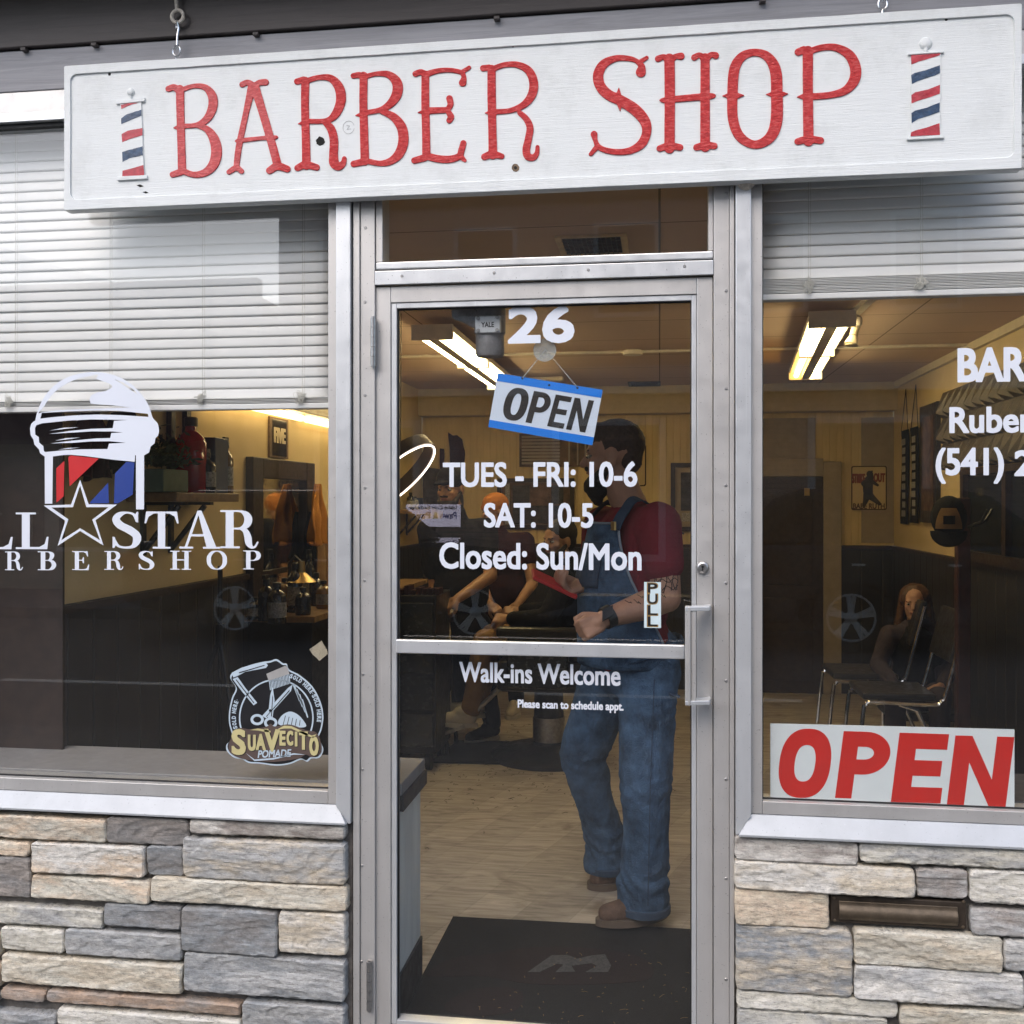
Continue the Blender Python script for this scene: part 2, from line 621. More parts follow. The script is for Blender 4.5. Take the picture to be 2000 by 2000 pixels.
    M['board_grey'] = boards("slate_grey_board", (0.30, 0.30, 0.32))
    # stone veneer
    t = NT("ledge_stone")
    at_ = t.node("ShaderNodeAttribute", attribute_name="stone_colour")
    a2 = t.node("ShaderNodeAttribute", attribute_name="stone_second")
    v = t.coord()
    vs = t.coord((3.0, 3.0, 9.0))
    n1 = t.noise(vs, 2.6, 7, 0.60, 0.3)
    n2 = t.noise(v, 120, 5, 0.7)
    n3 = t.noise(t.coord((1, 1, 1.6)), 30, 8, 0.75, 0.1)
    c = t.mix(t.ramp(n1, [(0.40, 0.0), (0.62, 1.0)]), at_.outputs['Color'], a2.outputs['Color'])
    c = t.mix(t.ramp(n3, [(0.30, 0.45), (0.5, 0.0)]), c, (0.10, 0.095, 0.095))
    c = t.mix(t.ramp(n3, [(0.56, 0.0), (0.74, 0.42)]), c, (0.66, 0.64, 0.60))
    c = t.mix(0.35, c, t.ramp(n2, [(0.3, 0.35), (0.7, 0.75)]), 'OVERLAY')
    crk = t.ramp(t.noise(t.coord((2.5, 2.5, 24)), 4.2, 6, 0.6, 0.5), [(0.485, 0.0), (0.5, 0.75), (0.515, 0.0)])
    c = t.mix(crk, c, (0.13, 0.12, 0.115))
    t.set(c, 0.85, spec=0.25)
    n4 = t.noise(t.coord((3, 3, 22)), 5, 8, 0.72, 0.35)
    hh = t.mix(0.45, n4, n3)
    hh = t.mix(0.22, hh, n2)
    t.bump(hh, 0.8, 0.008)
    M['stone'] = t.m
    M['mortar'] = plain("stone_mortar", (0.15, 0.14, 0.13), 0.95, var=0.3, scale=40, bump=0.6, bscale=90)
    # glass: thin clear pane, real reflection by angle
    def glass(name, tint, rough=0.0):
        t = NT(name)
        t.n.remove(t.p)
        geo = t.node("ShaderNodeNewGeometry")
        ior = t.node("ShaderNodeMix", data_type='FLOAT')
        ior.inputs[2].default_value = 1.52; ior.inputs[3].default_value = 1 / 1.52
        t.link(geo.outputs['Backfacing'], ior.inputs[0])
        fr = t.node("ShaderNodeFresnel")
        t.link(ior.outputs[0], fr.inputs['IOR'])
        tr = t.node("ShaderNodeBsdfTransparent"); tr.inputs[0].default_value = (*tint, 1)
        gl = t.node("ShaderNodeBsdfGlossy"); gl.inputs['Roughness'].default_value = rough
        mx = t.node("ShaderNodeMixShader")
        t.link(fr.outputs[0], mx.inputs[0]); t.link(tr.outputs[0], mx.inputs[1]); t.link(gl.outputs[0], mx.inputs[2])
        v = t.coord()
        film = t.ramp(t.noise(v, 2.6, 6, 0.7, 0.6), [(0.35, 0.002), (0.75, 0.010)])
        specks = t.ramp(t.noise(v, 170, 2, 0.5), [(0.80, 0.0), (0.83, 0.3)])
        dust = t.node("ShaderNodeMath", operation='MAXIMUM')
        t.link(film, dust.inputs[0]); t.link(specks, dust.inputs[1])
        df_ = t.node("ShaderNodeBsdfDiffuse"); df_.inputs[0].default_value = (0.55, 0.53, 0.50, 1)
        mx2 = t.node("ShaderNodeMixShader")
        t.link(dust.outputs[0], mx2.inputs[0]); t.link(mx.outputs[0], mx2.inputs[1]); t.link(df_.outputs[0], mx2.inputs[2])
        t.link(mx2.outputs[0], t.out.inputs[0])
        return t.m
    M['glass'] = glass("window_glass", (0.985, 0.99, 0.987))
    M['clear'] = glass("clear_plastic", (0.88, 0.90, 0.91), 0.05)
    M['gasket'] = plain("black_gasket", (0.014, 0.014, 0.015), 0.6)
    M['mirror'] = plain("mirror_glass", (0.82, 0.84, 0.84), 0.02, 1.0, var=0.01)
    # vinyl
    M['vinyl_white'] = plain("white_vinyl", (0.72, 0.76, 0.84), 0.45, var=0.03, scale=8)
    M['vinyl_red'] = plain("red_vinyl", (0.55, 0.022, 0.025), 0.4, var=0.05)
    M['vinyl_blue'] = plain("blue_vinyl", (0.020, 0.050, 0.26), 0.4, var=0.05)
    M['vinyl_black'] = plain("black_vinyl", (0.012, 0.012, 0.014), 0.4)
    M['sticker_pale'] = plain("pale_blue_sticker_ink", (0.50, 0.60, 0.68), 0.4, var=0.05)
    M['sticker_gold'] = plain("gold_sticker_ink", (0.56, 0.50, 0.25), 0.4, var=0.10)
    M['sticker_brown'] = plain("brown_sticker_ink", (0.105, 0.075, 0.065), 0.4, var=0.08)
    M['pull_gold'] = plain("old_gold_ink", (0.30, 0.19, 0.06), 0.4)
    M['plaque_white'] = plain("white_plastic_sheet", (0.70, 0.78, 0.90), 0.35, var=0.02)
    M['plaque_blue'] = plain("blue_plastic_sheet", (0.012, 0.21, 0.78), 0.35, var=0.03)
    M['plaque_ink'] = plain("charcoal_sheet_ink", (0.022, 0.018, 0.016), 0.4)
    M['open_white'] = plain("white_sign_sheet", (0.74, 0.79, 0.80), 0.4, var=0.05, scale=5)
    M['open_red'] = plain("red_sign_ink", (0.60, 0.020, 0.012), 0.4, var=0.05)
    # blinds
    t = NT("blind_slat_white")
    v = t.coord((1, 6, 6))
    t.set(t.ramp(t.noise(v, 3, 5), [(0.3, (0.84, 0.83, 0.81)), (0.7, (0.89, 0.88, 0.86))]), 0.42)
    M['blind'] = t.m
    M['cord'] = plain("blind_cord", (0.66, 0.64, 0.58), 0.8)
    # inside
    def beadboard(name, col, rough, pitch):
        t = NT(name)
        tc = t.node("ShaderNodeTexCoord")
        sx = t.node("ShaderNodeSeparateXYZ"); t.link(tc.outputs['Object'], sx.inputs[0])
        ad = t.node("ShaderNodeMath", operation='ADD'); t.link(sx.outputs[0], ad.inputs[0]); t.link(sx.outputs[1], ad.inputs[1])
        ml = t.node("ShaderNodeMath", operation='MULTIPLY'); t.link(ad.outputs[0], ml.inputs[0]); ml.inputs[1].default_value = 1.0 / pitch
        fr = t.node("ShaderNodeMath", operation='FRACT'); t.link(ml.outputs[0], fr.inputs[0])
        groove = t.ramp(fr.outputs[0], [(0.0, 0.0), (0.07, 1.0), (0.95, 1.0), (1.0, 0.0)])
        n = t.noise(t.coord((2, 2, 0.5)), 5, 5)
        c = t.ramp(n, [(0.3, tuple(x * 0.85 for x in col)), (0.7, tuple(min(1, x * 1.1) for x in col))])
        t.set(c, rough)
        t.bump(groove, 0.7, 0.006)
        return t.m
    M['wall_yellow_bead'] = beadboard("cream_beadboard", (0.66, 0.52, 0.27), 0.6, 0.055)
    M['wainscot'] = beadboard("black_wainscot", (0.024, 0.022, 0.022), 0.45, 0.16)
    M['white_plank'] = beadboard("white_plank_panel", (0.80, 0.83, 0.80), 0.5, 0.085)
    t = NT("cream_plaster")
    v = t.coord()
    t.set(t.ramp(t.noise(v, 2.2, 6), [(0.3, (0.52, 0.40, 0.20)), (0.7, (0.64, 0.51, 0.28))]), 0.7)
    t.bump(t.noise(v, 70, 5, 0.7), 0.4, 0.004)
    M['wall_yellow'] = t.m
    M['trim_cream'] = plain("cream_trim", (0.55, 0.47, 0.32), 0.5, var=0.08)
    M['trim_taupe'] = plain("taupe_door_trim", (0.30, 0.25, 0.19), 0.55, var=0.1)
    t = NT("ceiling_tile")
    br = t.node("ShaderNodeTexBrick")
    br.offset = 0.0
    br.inputs['Color1'].default_value = (0.62, 0.45, 0.32, 1); br.inputs['Color2'].default_value = (0.59, 0.43, 0.305, 1)
    br.inputs['Mortar'].default_value = (0.17, 0.12, 0.08, 1)
    br.inputs['Scale'].default_value = 1.0; br.inputs['Mortar Size'].default_value = 0.004
    br.inputs['Brick Width'].default_value = 1.22; br.inputs['Row Height'].default_value = 0.61
    t.link(t.coord(), br.inputs['Vector'])
    t.set(br.outputs[0], 0.85)
    M['ceiling'] = t.m
    t = NT("grey_oak_planks")
    br = t.node("ShaderNodeTexBrick")
    br.offset = 0.37
    br.inputs['Color1'].default_value = (0.2, 0.2, 0.2, 1); br.inputs['Color2'].default_value = (0.8, 0.8, 0.8, 1)
    br.inputs['Mortar'].default_value = (0.0, 0.0, 0.0, 1)
    br.inputs['Scale'].default_value = 1.0; br.inputs['Mortar Size'].default_value = 0.0016
    br.inputs['Brick Width'].default_value = 1.3; br.inputs['Row Height'].default_value = 0.19
    mp = t.coord(); mp.node.inputs['Rotation'].default_value = (0, 0, R(-72))
    t.link(mp, br.inputs['Vector'])
    mp2 = t.coord((1.2, 9, 9)); mp2.node.inputs['Rotation'].default_value = (0, 0, R(-72))
    g = t.noise(mp2, 3.2, 8, 0.62, 1.4)
    kn = t.noise(t.coord(), 3.1, 4, 0.55, 1.0)
    c = t.ramp(g, [(0.25, (0.17, 0.148, 0.126)), (0.5, (0.38, 0.340, 0.292)), (0.75, (0.54, 0.49, 0.43))])
    c = t.mix(0.24, c, br.outputs[0], 'OVERLAY')
    c = t.mix(t.ramp(kn, [(0.58, 0.0), (0.72, 0.62)]), c, (0.10, 0.075, 0.055))
    t.set(c, 0.42)
    t.bump(g, 0.12, 0.003)
    M['floor'] = t.m
    M['mat_black'] = plain("black_door_mat", (0.006, 0.006, 0.0065), 0.95, var=0.4, scale=120, bump=0.9, bscale=300)
    M['mat_red'] = plain("worn_red_mat_print", (0.012, 0.0055, 0.006), 0.95, var=0.4, scale=120, bump=0.9, bscale=300)
    M['mat_grey'] = plain("worn_grey_mat_print", (0.060, 0.060, 0.062), 0.95, var=0.4, scale=120, bump=0.9, bscale=300)
    M['ledge'] = plain("grey_ledge", (0.26, 0.25, 0.245), 0.5, var=0.08)
    M['dark_cap'] = plain("dark_cap_board", (0.045, 0.043, 0.045), 0.5)
    M['black'] = plain("black_paint", (0.012, 0.012, 0.013), 0.4)
    M['black_soft'] = plain("black_leatherette", (0.014, 0.013, 0.013), 0.38, bump=0.3, bscale=140)
    M['dark_wood'] = plain("dark_stained_wood", (0.030, 0.018, 0.013), 0.45, var=0.3, scale=20)
    M['post_red'] = plain("oxblood_wood", (0.050, 0.016, 0.014), 0.4, var=0.3)
    M['shelf_wood'] = plain("oiled_shelf_wood", (0.21, 0.13, 0.062), 0.5, var=0.3, scale=18)
    M['vent'] = plain("brass_vent", (0.78, 0.62, 0.38), 0.4, 0.0, var=0.2)
    M['vent_dark'] = plain("vent_dark", (0.030, 0.016, 0.011), 0.8)
    M['lamp_white'] = plain("lamp_housing", (0.80, 0.74, 0.62), 0.5)
    def glow(name, col, s):
        t = NT(name); t.set((0.8, 0.8, 0.8), 0.4, emit=col, es=s); return t.m
    M['tube'] = glow("fluorescent_tube", (1.0, 0.80, 0.42), 10.5)
    M['tube_old'] = glow("aged_fluorescent_tube", (1.0, 0.55, 0.14), 5.0); M['tube_wall'] = glow("wall_fluorescent_tube", (1.0, 0.72, 0.33), 2.4)
    M['ring_glow'] = glow("ring_glow", (1.0, 0.86, 0.74), 2.2)
    M['reflector'] = plain("lamp_reflector", (0.75, 0.66, 0.48), 0.35)
    # people
    M['skin'] = plain("skin_fair", (0.42, 0.235, 0.16), 0.5, var=0.1, scale=30)
    M['skin_tan'] = plain("skin_tan", (0.33, 0.18, 0.10), 0.5, var=0.1, scale=30)
    M['hair_dark'] = plain("short_brown_hair", (0.045, 0.024, 0.017), 0.6, var=0.4, scale=90, bump=0.6, bscale=220)
    M['beard'] = plain("black_beard", (0.012, 0.009, 0.008), 0.7, bump=0.6, bscale=200)
    M['hair_long'] = plain("auburn_hair", (0.080, 0.036, 0.016), 0.5, var=0.4, scale=60, bump=0.5, bscale=90)
    def cloth(name, col, var=0.15, bump=0.35, bs=300):
        t = NT(name)
        v = t.coord()
        t.set(t.ramp(t.noise(v, 9, 6, 0.65), [(0.3, tuple(x * (1 - var) for x in col)), (0.7, tuple(min(1, x * (1 + var)) for x in col))]), 0.9, spec=0.2)
        big = t.noise(t.coord((1, 1, 0.55)), 13, 4, 0.55, 1.4); fine = t.noise(v, bs, 2)
        t.bump(t.mix(0.25, big, fine), bump, 0.026)
        return t.m
    M['shirt_red'] = cloth("maroon_cotton", (0.19, 0.022, 0.033), 0.12, 0.5)
    M['denim'] = cloth("faded_denim", (0.066, 0.122, 0.215), 0.65, 1.0)
    M['denim_dark'] = cloth("dark_denim_trim", (0.045, 0.070, 0.115), 0.2, 0.4)
    M['denim_seam'] = cloth("pale_denim_seam", (0.24, 0.29, 0.36), 0.2, 0.2)
    M['cloth_black'] = cloth("black_cotton", (0.007, 0.007, 0.0085), 0.2, 0.5)
    M['cloth_maroon'] = cloth("dark_maroon_jersey", (0.028, 0.008, 0.010), 0.2, 0.5)
    M['cloth_khaki'] = cloth("khaki_cotton", (0.28, 0.17, 0.075), 0.2, 0.5)
    M['cloth_orange'] = cloth("orange_knit", (0.42, 0.16, 0.035), 0.15, 0.6)
    M['cape_orange'] = cloth("amber_cape_cloth", (0.52, 0.23, 0.045), 0.15, 0.6)
    M['cloth_lilac'] = cloth("grey_lilac_fleece", (0.055, 0.045, 0.060), 0.2, 0.5)
    M['cloth_white'] = cloth("cream_towel", (0.50, 0.44, 0.33), 0.1, 0.5)
    M['shoe_brown'] = plain("brown_suede", (0.115, 0.070, 0.048), 0.8, var=0.25, scale=40, bump=0.4)
    M['sole'] = plain("tan_rubber_sole", (0.13, 0.095, 0.07), 0.8)
    M['sole_white'] = plain("white_rubber_sole", (0.55, 0.53, 0.48), 0.6)
    M['shoe_white'] = plain("off_white_leather", (0.50, 0.46, 0.38), 0.55)
    M['phone_red'] = plain("red_phone_case", (0.55, 0.035, 0.035), 0.35)
    M['ink'] = plain("tattoo_ink", (0.025, 0.018, 0.017), 0.6)
    M['brass'] = plain("brass_fitting", (0.45, 0.32, 0.14), 0.35, 1.0)
    # outside
    M['concrete'] = plain("pavement_concrete", (0.12, 0.118, 0.115), 0.9, var=0.18, scale=9, bump=0.3, bscale=120)
    M['asphalt'] = plain("asphalt", (0.085, 0.082, 0.080), 0.9, var=0.3, scale=30, bump=0.6, bscale=200)
    M['line'] = plain("road_marking", (0.62, 0.61, 0.56), 0.8, var=0.15, scale=30)
    M['car_black'] = plain("black_car_paint", (0.010, 0.011, 0.013), 0.25, coat=0.8, var=0.05)
    M['car_grey'] = plain("charcoal_car_paint", (0.022, 0.027, 0.032), 0.25, coat=0.8, var=0.05)
    M['car_glass'] = plain("dark_car_glass", (0.012, 0.015, 0.016), 0.06, var=0.02)
    M['tyre'] = plain("tyre_rubber", (0.012, 0.012, 0.012), 0.85)
    M['rim'] = plain("alloy_rim", (0.78, 0.77, 0.74), 0.35, 0.3, var=0.08)
    M['tail'] = plain("tail_lamp_red", (0.45, 0.012, 0.012), 0.2, coat=0.5)
    M['white_paint'] = plain("white_wall_paint", (0.66, 0.65, 0.62), 0.7, var=0.08, scale=3)
    M['awning'] = plain("maroon_awning", (0.075, 0.022, 0.030), 0.8)
    t = NT("rose_brick")
    br = t.node("ShaderNodeTexBrick")
    br.inputs['Color1'].default_value = (0.50, 0.37, 0.32, 1); br.inputs['Color2'].default_value = (0.45, 0.32, 0.27, 1)
    br.inputs['Mortar'].default_value = (0.30, 0.27, 0.24, 1)
    br.inputs['Scale'].default_value = 1.0; br.inputs['Mortar Size'].default_value = 0.008
    br.inputs['Brick Width'].default_value = 0.22; br.inputs['Row Height'].default_value = 0.075
    mp = t.coord(); mp.node.inputs['Rotation'].default_value = (R(90), 0, 0)
    t.link(mp, br.inputs['Vector'])
    t.set(br.outputs[0], 0.9)
    M['brick'] = t.m
    M['tan_wall'] = plain("tan_stucco", (0.42, 0.36, 0.25), 0.9, var=0.12, scale=3)
    M['green_paint'] = plain("sage_paint", (0.12, 0.17, 0.13), 0.7)
mats()
# ------------------------------------------------------------------ ground, street and the shell of the room
random.seed(4)
YF = -0.030            # front of the aluminium frames
YD = -0.020            # front of the door leaf
YG = 0.0               # glass
YS = -0.080            # face of the hanging sign
FLOOR = 0.0
PAVE = -0.045
XL, XR, YB, CEIL = -1.95, 1.80, 5.50, 2.42

def X(px, Y=YF): return at(px, 1000, Y).x
def Z(px, py, Y=YF): return at(px, py, Y).z

def structure(name, mb, mat, bev=0.0):
    o = mb.build(name, mat, smooth=0, bev=bev)
    o["kind"] = 'structure'
    return o

structure("sidewalk", MB().box((-14, -3.6, -0.30), (14, -0.02, PAVE)), M['concrete'])
structure("kerb", MB().box((-14, -3.75, -0.30), (14, -3.604, PAVE - 0.004)), M['concrete'], 0.01)
structure("road", MB().box((-60, -11.0, -0.45), (60, -3.754, PAVE - 0.15)), M['asphalt'])
structure("far_sidewalk", MB().box((-60, -14.0, -0.30), (60, -11.004, PAVE)), M['concrete'])
mk = MB()
for k in range(-4, 5):
    mk.box((k * 5.0 - 1.2, -6.22, PAVE - 0.15), (k * 5.0 + 1.2, -6.10, PAVE - 0.146))
structure("road_marking", mk, M['line'])
structure("floor", MB().box((XL - 0.3, 0.045, -0.20), (XR + 0.2, YB + 0.1, FLOOR)), M['floor'])
structure("ceiling", MB().box((XL - 0.25, 0.135, CEIL), (XR + 0.2, YB + 0.1, CEIL + 0.05)), M['ceiling'])

def wall(name, label, parts):
    o = empty(name, (0, 0, 0), label, "wall")
    for n, mb, m in parts:
        mb.build(n, m, o, smooth=0)
    return o
WZ = 1.13
bw = wall("back_wall", "cream beadboard rear wall of the shop above black wainscot", [
    ("upper_panel", MB().box((XL, YB, WZ + 0.03), (XR, YB + 0.08, 2.20)), M['wall_yellow_bead']),
    ("wainscot", MB().box((XL, YB - 0.012, 0.0), (XR, YB + 0.08, WZ)), M['wainscot']),
    ("rail", MB().box((XL, YB - 0.028, WZ + 0.002), (XR, YB + 0.08, WZ + 0.028)), M['dark_wood']),
    ("beam", MB().box((XL, YB - 0.14, 2.202), (XR, YB + 0.08, CEIL - 0.002)), M['trim_cream'])])
wall("left_wall", "cream plaster side wall carrying the shelf and the framed mirror", [
    ("upper_panel", MB().box((XL - 0.08, 0.30, WZ + 0.03), (XL, YB - 0.002, CEIL - 0.002)), M['wall_yellow']),
    ("wainscot", MB().box((XL - 0.08, 0.302, 0.0), (XL + 0.012, YB - 0.014, WZ)), M['wainscot']),
    ("end_trim", MB().box((XL - 0.60, 0.285, 0.0), (XL + 0.03, 0.2965, CEIL - 0.003)), M['dark_wood']),
    ("rail", MB().box((XL - 0.08, 0.298, WZ + 0.002), (XL + 0.025, YB - 0.03, WZ + 0.028)), M['dark_wood'])])
wall("right_wall", "cream side wall with banners and a spiky black panel, above wainscot", [
    ("upper_panel", MB().box((XR, 0.045, WZ + 0.03), (XR + 0.08, YB - 0.002, CEIL - 0.002)), M['wall_yellow']),
    ("wainscot", MB().box((XR - 0.012, 0.047, 0.0), (XR + 0.08, YB - 0.014, WZ)), M['wainscot']),
    ("rail", MB().box((XR - 0.025, 0.046, WZ + 0.002), (XR + 0.08, YB - 0.03, WZ + 0.028)), M['dark_wood']),
    ("crown_strip", MB().box((XR - 0.03, 0.14, CEIL - 0.05), (XR - 0.001, YB - 0.15, CEIL - 0.003)), M['trim_cream'])])
tag(MB().box((-2.40, 0.06, 0.0), (-2.32, 0.298, 2.70)).build("bay_side_wall", M['wainscot'], smooth=0),
    "dark side wall at the left end of the display ledge", "wall")
tag(MB().box((-3.2, 0.11, CEIL + 0.052), (3.2, 0.132, 3.05)).build("bulkhead", M['trim_cream'], smooth=0),
    "cream bulkhead panel above the ceiling edge behind the blinds", "wall")

# ------------------------------------------------------------------ boards above the shop front
zl = at(0, 95, -0.045).z
fa = empty("fascia", (0, 0, 2.7), "dark painted boards above the shop front behind the white sign", "fascia")
MB().box((-3.2, -0.046, zl), (3.2, 0.10, 3.06)).build("upper_board", M['board_brown'], fa, smooth=0, bev=0.003)
MB().box((-3.2, -0.034, 2.703), (3.2, 0.10, zl - 0.004)).build("lower_board", M['board_grey'], fa, smooth=0, bev=0.003)
for k, px in enumerate((45, 183, 499, 970, 1490)):
    c = at(px, 95 - px * 0.066 + 3, -0.05)
    MB().box((c.x - 0.008, -0.052, c.z - 0.005), (c.x + 0.008, -0.034, c.z + 0.004)).build("clip", M['board_brown'], fa, bev=0.001)
MB().box((-3.2, -0.24, 3.062), (3.2, 0.12, 3.14)).build("soffit", M['board_brown'], fa, smooth=0)
MB().box((-3.2, -0.27, 3.03), (3.2, -0.242, 3.30)).build("edge_board", M['board_brown'], fa, smooth=0)
MB().box((-3.2, 0.0, 3.142), (3.2, 0.30, 7.5)).build("upper_storey", M['tan_wall'], fa, smooth=0)

# ------------------------------------------------------------------ the two show windows
ZT = 2.612
def glass_box(name, x0, x1, z0, z1, parent, Y=YG):
    return MB().box((x0, Y - 0.003, z0), (x1, Y + 0.003, z1)).build(name, M['glass'], parent, smooth=0)

def sill_mesh(xa_top, xb_top, xa_bot, xb_bot, zt, zb):
    """sloping aluminium sill: top edge at the frame, bottom lip further out, mitred ends"""
    yb, yt, yl = 0.05, YF - 0.002, -0.070
    vs = []
    for xt, xb in ((xa_top, xa_bot), (xb_top, xb_bot)):
        vs += [(xt, yb, zt), (xt, yt, zt), (xb, yl, zb + 0.006), (xb, yl, zb), (xb, yb, zb)]
    fs = [(0, 5, 6, 1), (1, 6, 7, 2), (2, 7, 8, 3), (3, 8, 9, 4), (4, 9, 5, 0), (0, 1, 2, 3, 4), (9, 8, 7, 6, 5)]
    return MB().add(vs, fs)

# left window
wl_ = empty("shop_window", (X(300), 0, 0.6), "left shop window with the white ball cap logo on its glass", "window")
x_g, x_m, x_o = X(641), X(660), X(688)
z_g, z_i, z_s = Z(640, 1545), Z(640, 1570), Z(665, 1603)
XW = -2.30
fr = MB()
fr.box((x_g, YF, z_i), (x_m - 0.0005, 0.05, ZT))                                    # inner stop at the right
fr.box((XW, YF, z_i), (x_g - 0.0005, 0.05, z_g))                                    # inner stop at the bottom
fr.box((XW, YF - 0.002, 2.640), (X(650), 0.05, 2.702))
fr.build("frame", M['alu'], wl_, smooth=0, bev=0.0015)
fr2 = MB()
fr2.prism([(x_m, 2.702), (x_o, 2.702), (x_o, z_s - 0.002), (X(684), z_s - 0.002), (x_m, z_i)], 'y', -0.048, 0.05)
fr2.box((XW, YF - 0.012, ZT), (x_m - 0.001, 0.05, 2.638))
fr2.build("outer_frame", M['alu_light'], wl_, smooth=0, bev=0.0015)
sill_mesh(XW, x_m - 0.001, XW, X(683), z_i - 0.001, z_s).build("sill", M['alu_sill'], wl_, smooth=0, bev=0.001)
glass_box("glass_pane", XW, x_g + 0.008, z_g - 0.008, ZT + 0.01, wl_)
g = MB().box((XW, -0.008, z_g), (x_g - 0.001, -0.0035, z_g + 0.004)).box((x_g - 0.004, -0.008, z_g + 0.0045), (x_g, -0.0035, ZT - 0.001)).box((XW, -0.026, ZT - 0.012), (x_g - 0.005, -0.0035, ZT - 0.001))
g.build("gasket", M['gasket'], wl_, smooth=0)
XE = -0.742
ld = MB().box((-2.31, 0.052, z_g - 0.03), (XE + 0.012, 0.345, z_g + 0.006))
ld.build("ledge", M['ledge'], wl_, smooth=0, bev=0.003)
MB().box((XE - 0.004, 0.052, z_g - 0.075), (XE + 0.018, 0.352, z_g - 0.031)).build("ledge_edge", M['dark_cap'], wl_, smooth=0, bev=0.002)
MB().box((-2.31, 0.055, 0.14), (XE, 0.335, z_g - 0.076)).build("end_panel", M['white_plank'], wl_, smooth=0)
MB().box((-2.31, 0.056, 0.0), (XE + 0.006, 0.338, 0.139)).build("base_board", M['black'], wl_, smooth=0)

# right window
wr_ = empty("shop_window", (X(1750), 0, 0.6), "right shop window with the phone number lettering on its glass", "window")
rx_g, rx_m, rx_o = X(1489), X(1466), X(1436)
rz_g, rz_i, rz_s = Z(1490, 1565), Z(1490, 1590), Z(1460, 1626)
XE2 = 2.10
fr = MB()
fr.box((rx_m + 0.0005, YF, rz_i), (rx_g, 0.05, ZT))
fr.box((rx_g + 0.0005, YF, rz_i), (XE2, 0.05, rz_g))
fr.box((X(1480), YF - 0.002, 2.640), (XE2, 0.05, 2.702))
fr.build("frame", M['alu'], wr_, smooth=0, bev=0.0015)
fr2 = MB()
fr2.prism([(rx_m, 2.702), (rx_o, 2.702), (rx_o, rz_s - 0.002), (X(1440), rz_s - 0.002), (rx_m, rz_i)], 'y', -0.048, 0.05)
fr2.box((rx_m + 0.001, YF - 0.012, ZT), (XE2, 0.05, 2.638))
fr2.build("outer_frame", M['alu_light'], wr_, smooth=0, bev=0.0015)
sill_mesh(rx_m + 0.001, XE2, X(1441), XE2, rz_i - 0.001, rz_s).build("sill", M['alu_sill'], wr_, smooth=0, bev=0.001)
glass_box("glass_pane", rx_g - 0.008, XE2, rz_g - 0.008, ZT + 0.01, wr_)
g = MB().box((rx_g + 0.001, -0.008, rz_g), (XE2, -0.0035, rz_g + 0.004)).box((rx_g, -0.008, rz_g + 0.0045), (rx_g + 0.004, -0.0035, ZT - 0.001))
g.build("gasket", M['gasket'], wr_, smooth=0)
MB().box((0.37, 0.052, rz_g - 0.03), (XR - 0.03, 0.345, rz_g + 0.004)).build("ledge", M['dark_cap'], wr_, smooth=0, bev=0.003)
MB().box((0.375, 0.055, 0.0), (XR - 0.03, 0.335, rz_g - 0.031)).build("end_panel", M['black'], wr_, smooth=0)

# ------------------------------------------------------------------ door frame with transom
df = empty("door_frame", (X(1063), 0, 0), "aluminium door frame with a clear transom pane over the door", "door frame")
def jamb(a, b, c, zlo):
    j = MB()
    j.box((a + 0.001, YF - 0.006, zlo), (b - 0.0008, 0.05, 2.70))
    j.box((b, YF, zlo), (c, 0.05, 2.70))
    return j.build("jamb", M['alu'], df, smooth=0, bev=0.0015)
jamb(X(690), X(704), X(732), PAVE + 0.002)
j = MB().box((X(1394), YF, PAVE + 0.002), (X(1425) - 0.0008, 0.05, 2.70)).box((X(1425), YF - 0.006, PAVE + 0.002), (X(1434), 0.05, 2.70))
j.build("jamb", M['alu'], df, smooth=0, bev=0.0015)
za, zb, zc, zd = Z(733, 557), Z(733, 530), Z(733, 526), Z(733, 512)
MB().box((X(732) + 0.001, YF - 0.003, za), (X(1394) - 0.001, 0.05, zb)).build("header", M['alu_light'], df, smooth=0, bev=0.0015)
MB().box((X(732) + 0.001, YF + 0.004, zc), (X(1394) - 0.001, 0.05, zd)).build("transom_rail", M['alu_light'], df, smooth=0, bev=0.003)
tb = MB().box((X(732) + 0.001, YF + 0.006, zd + 0.001), (X(746), 0.05, 2.70)).box((X(1384), YF + 0.006, zd + 0.001), (X(1394) - 0.001, 0.05, 2.70))
tb.build("transom_stop", M['alu'], df, smooth=0, bev=0.0015)
glass_box("transom_pane", X(744), X(1386), zd - 0.006, 2.70, df)
MB().box((X(732), -0.018, PAVE + 0.001), (X(1394), 0.044, 0.004)).build("threshold", M['alu'], df, smooth=0)
sc = None
def screw(px, py, Y):
    global sc
    p = at(px, py, Y)
    if sc is None:
        m = MB().lathe([(0.0042, 0.001), (0.0042, -0.0008), (0.003, -0.0018)], (0, 0, 0), 10, 0, 'y')
        m.box((-0.0026, -0.0021, -0.0005), (0.0026, -0.0015, 0.0005))
        sc = m.build("screw", M['steel'], None)
        sc.location = p
        put_under(sc, df)
    else:
        c = sc.copy(); COL.objects.link(c); c.location = p; c.parent = df
        c.matrix_parent_inverse = sc.matrix_parent_inverse
for py, px in ((445, 708), (590, 707), (772, 707), (953, 707), (1134, 706), (1317, 703), (1503, 702), (1691, 701), (1878, 700)): screw(px + 6, py, YF)
for py in (378, 568, 759, 948, 1139, 1330, 1522, 1716, 1913): screw(1418, py, YF)
for px, py in ((785, 532), (965, 526), (1149, 520), (1337, 513)): screw(px, py + 7, YF - 0.003)

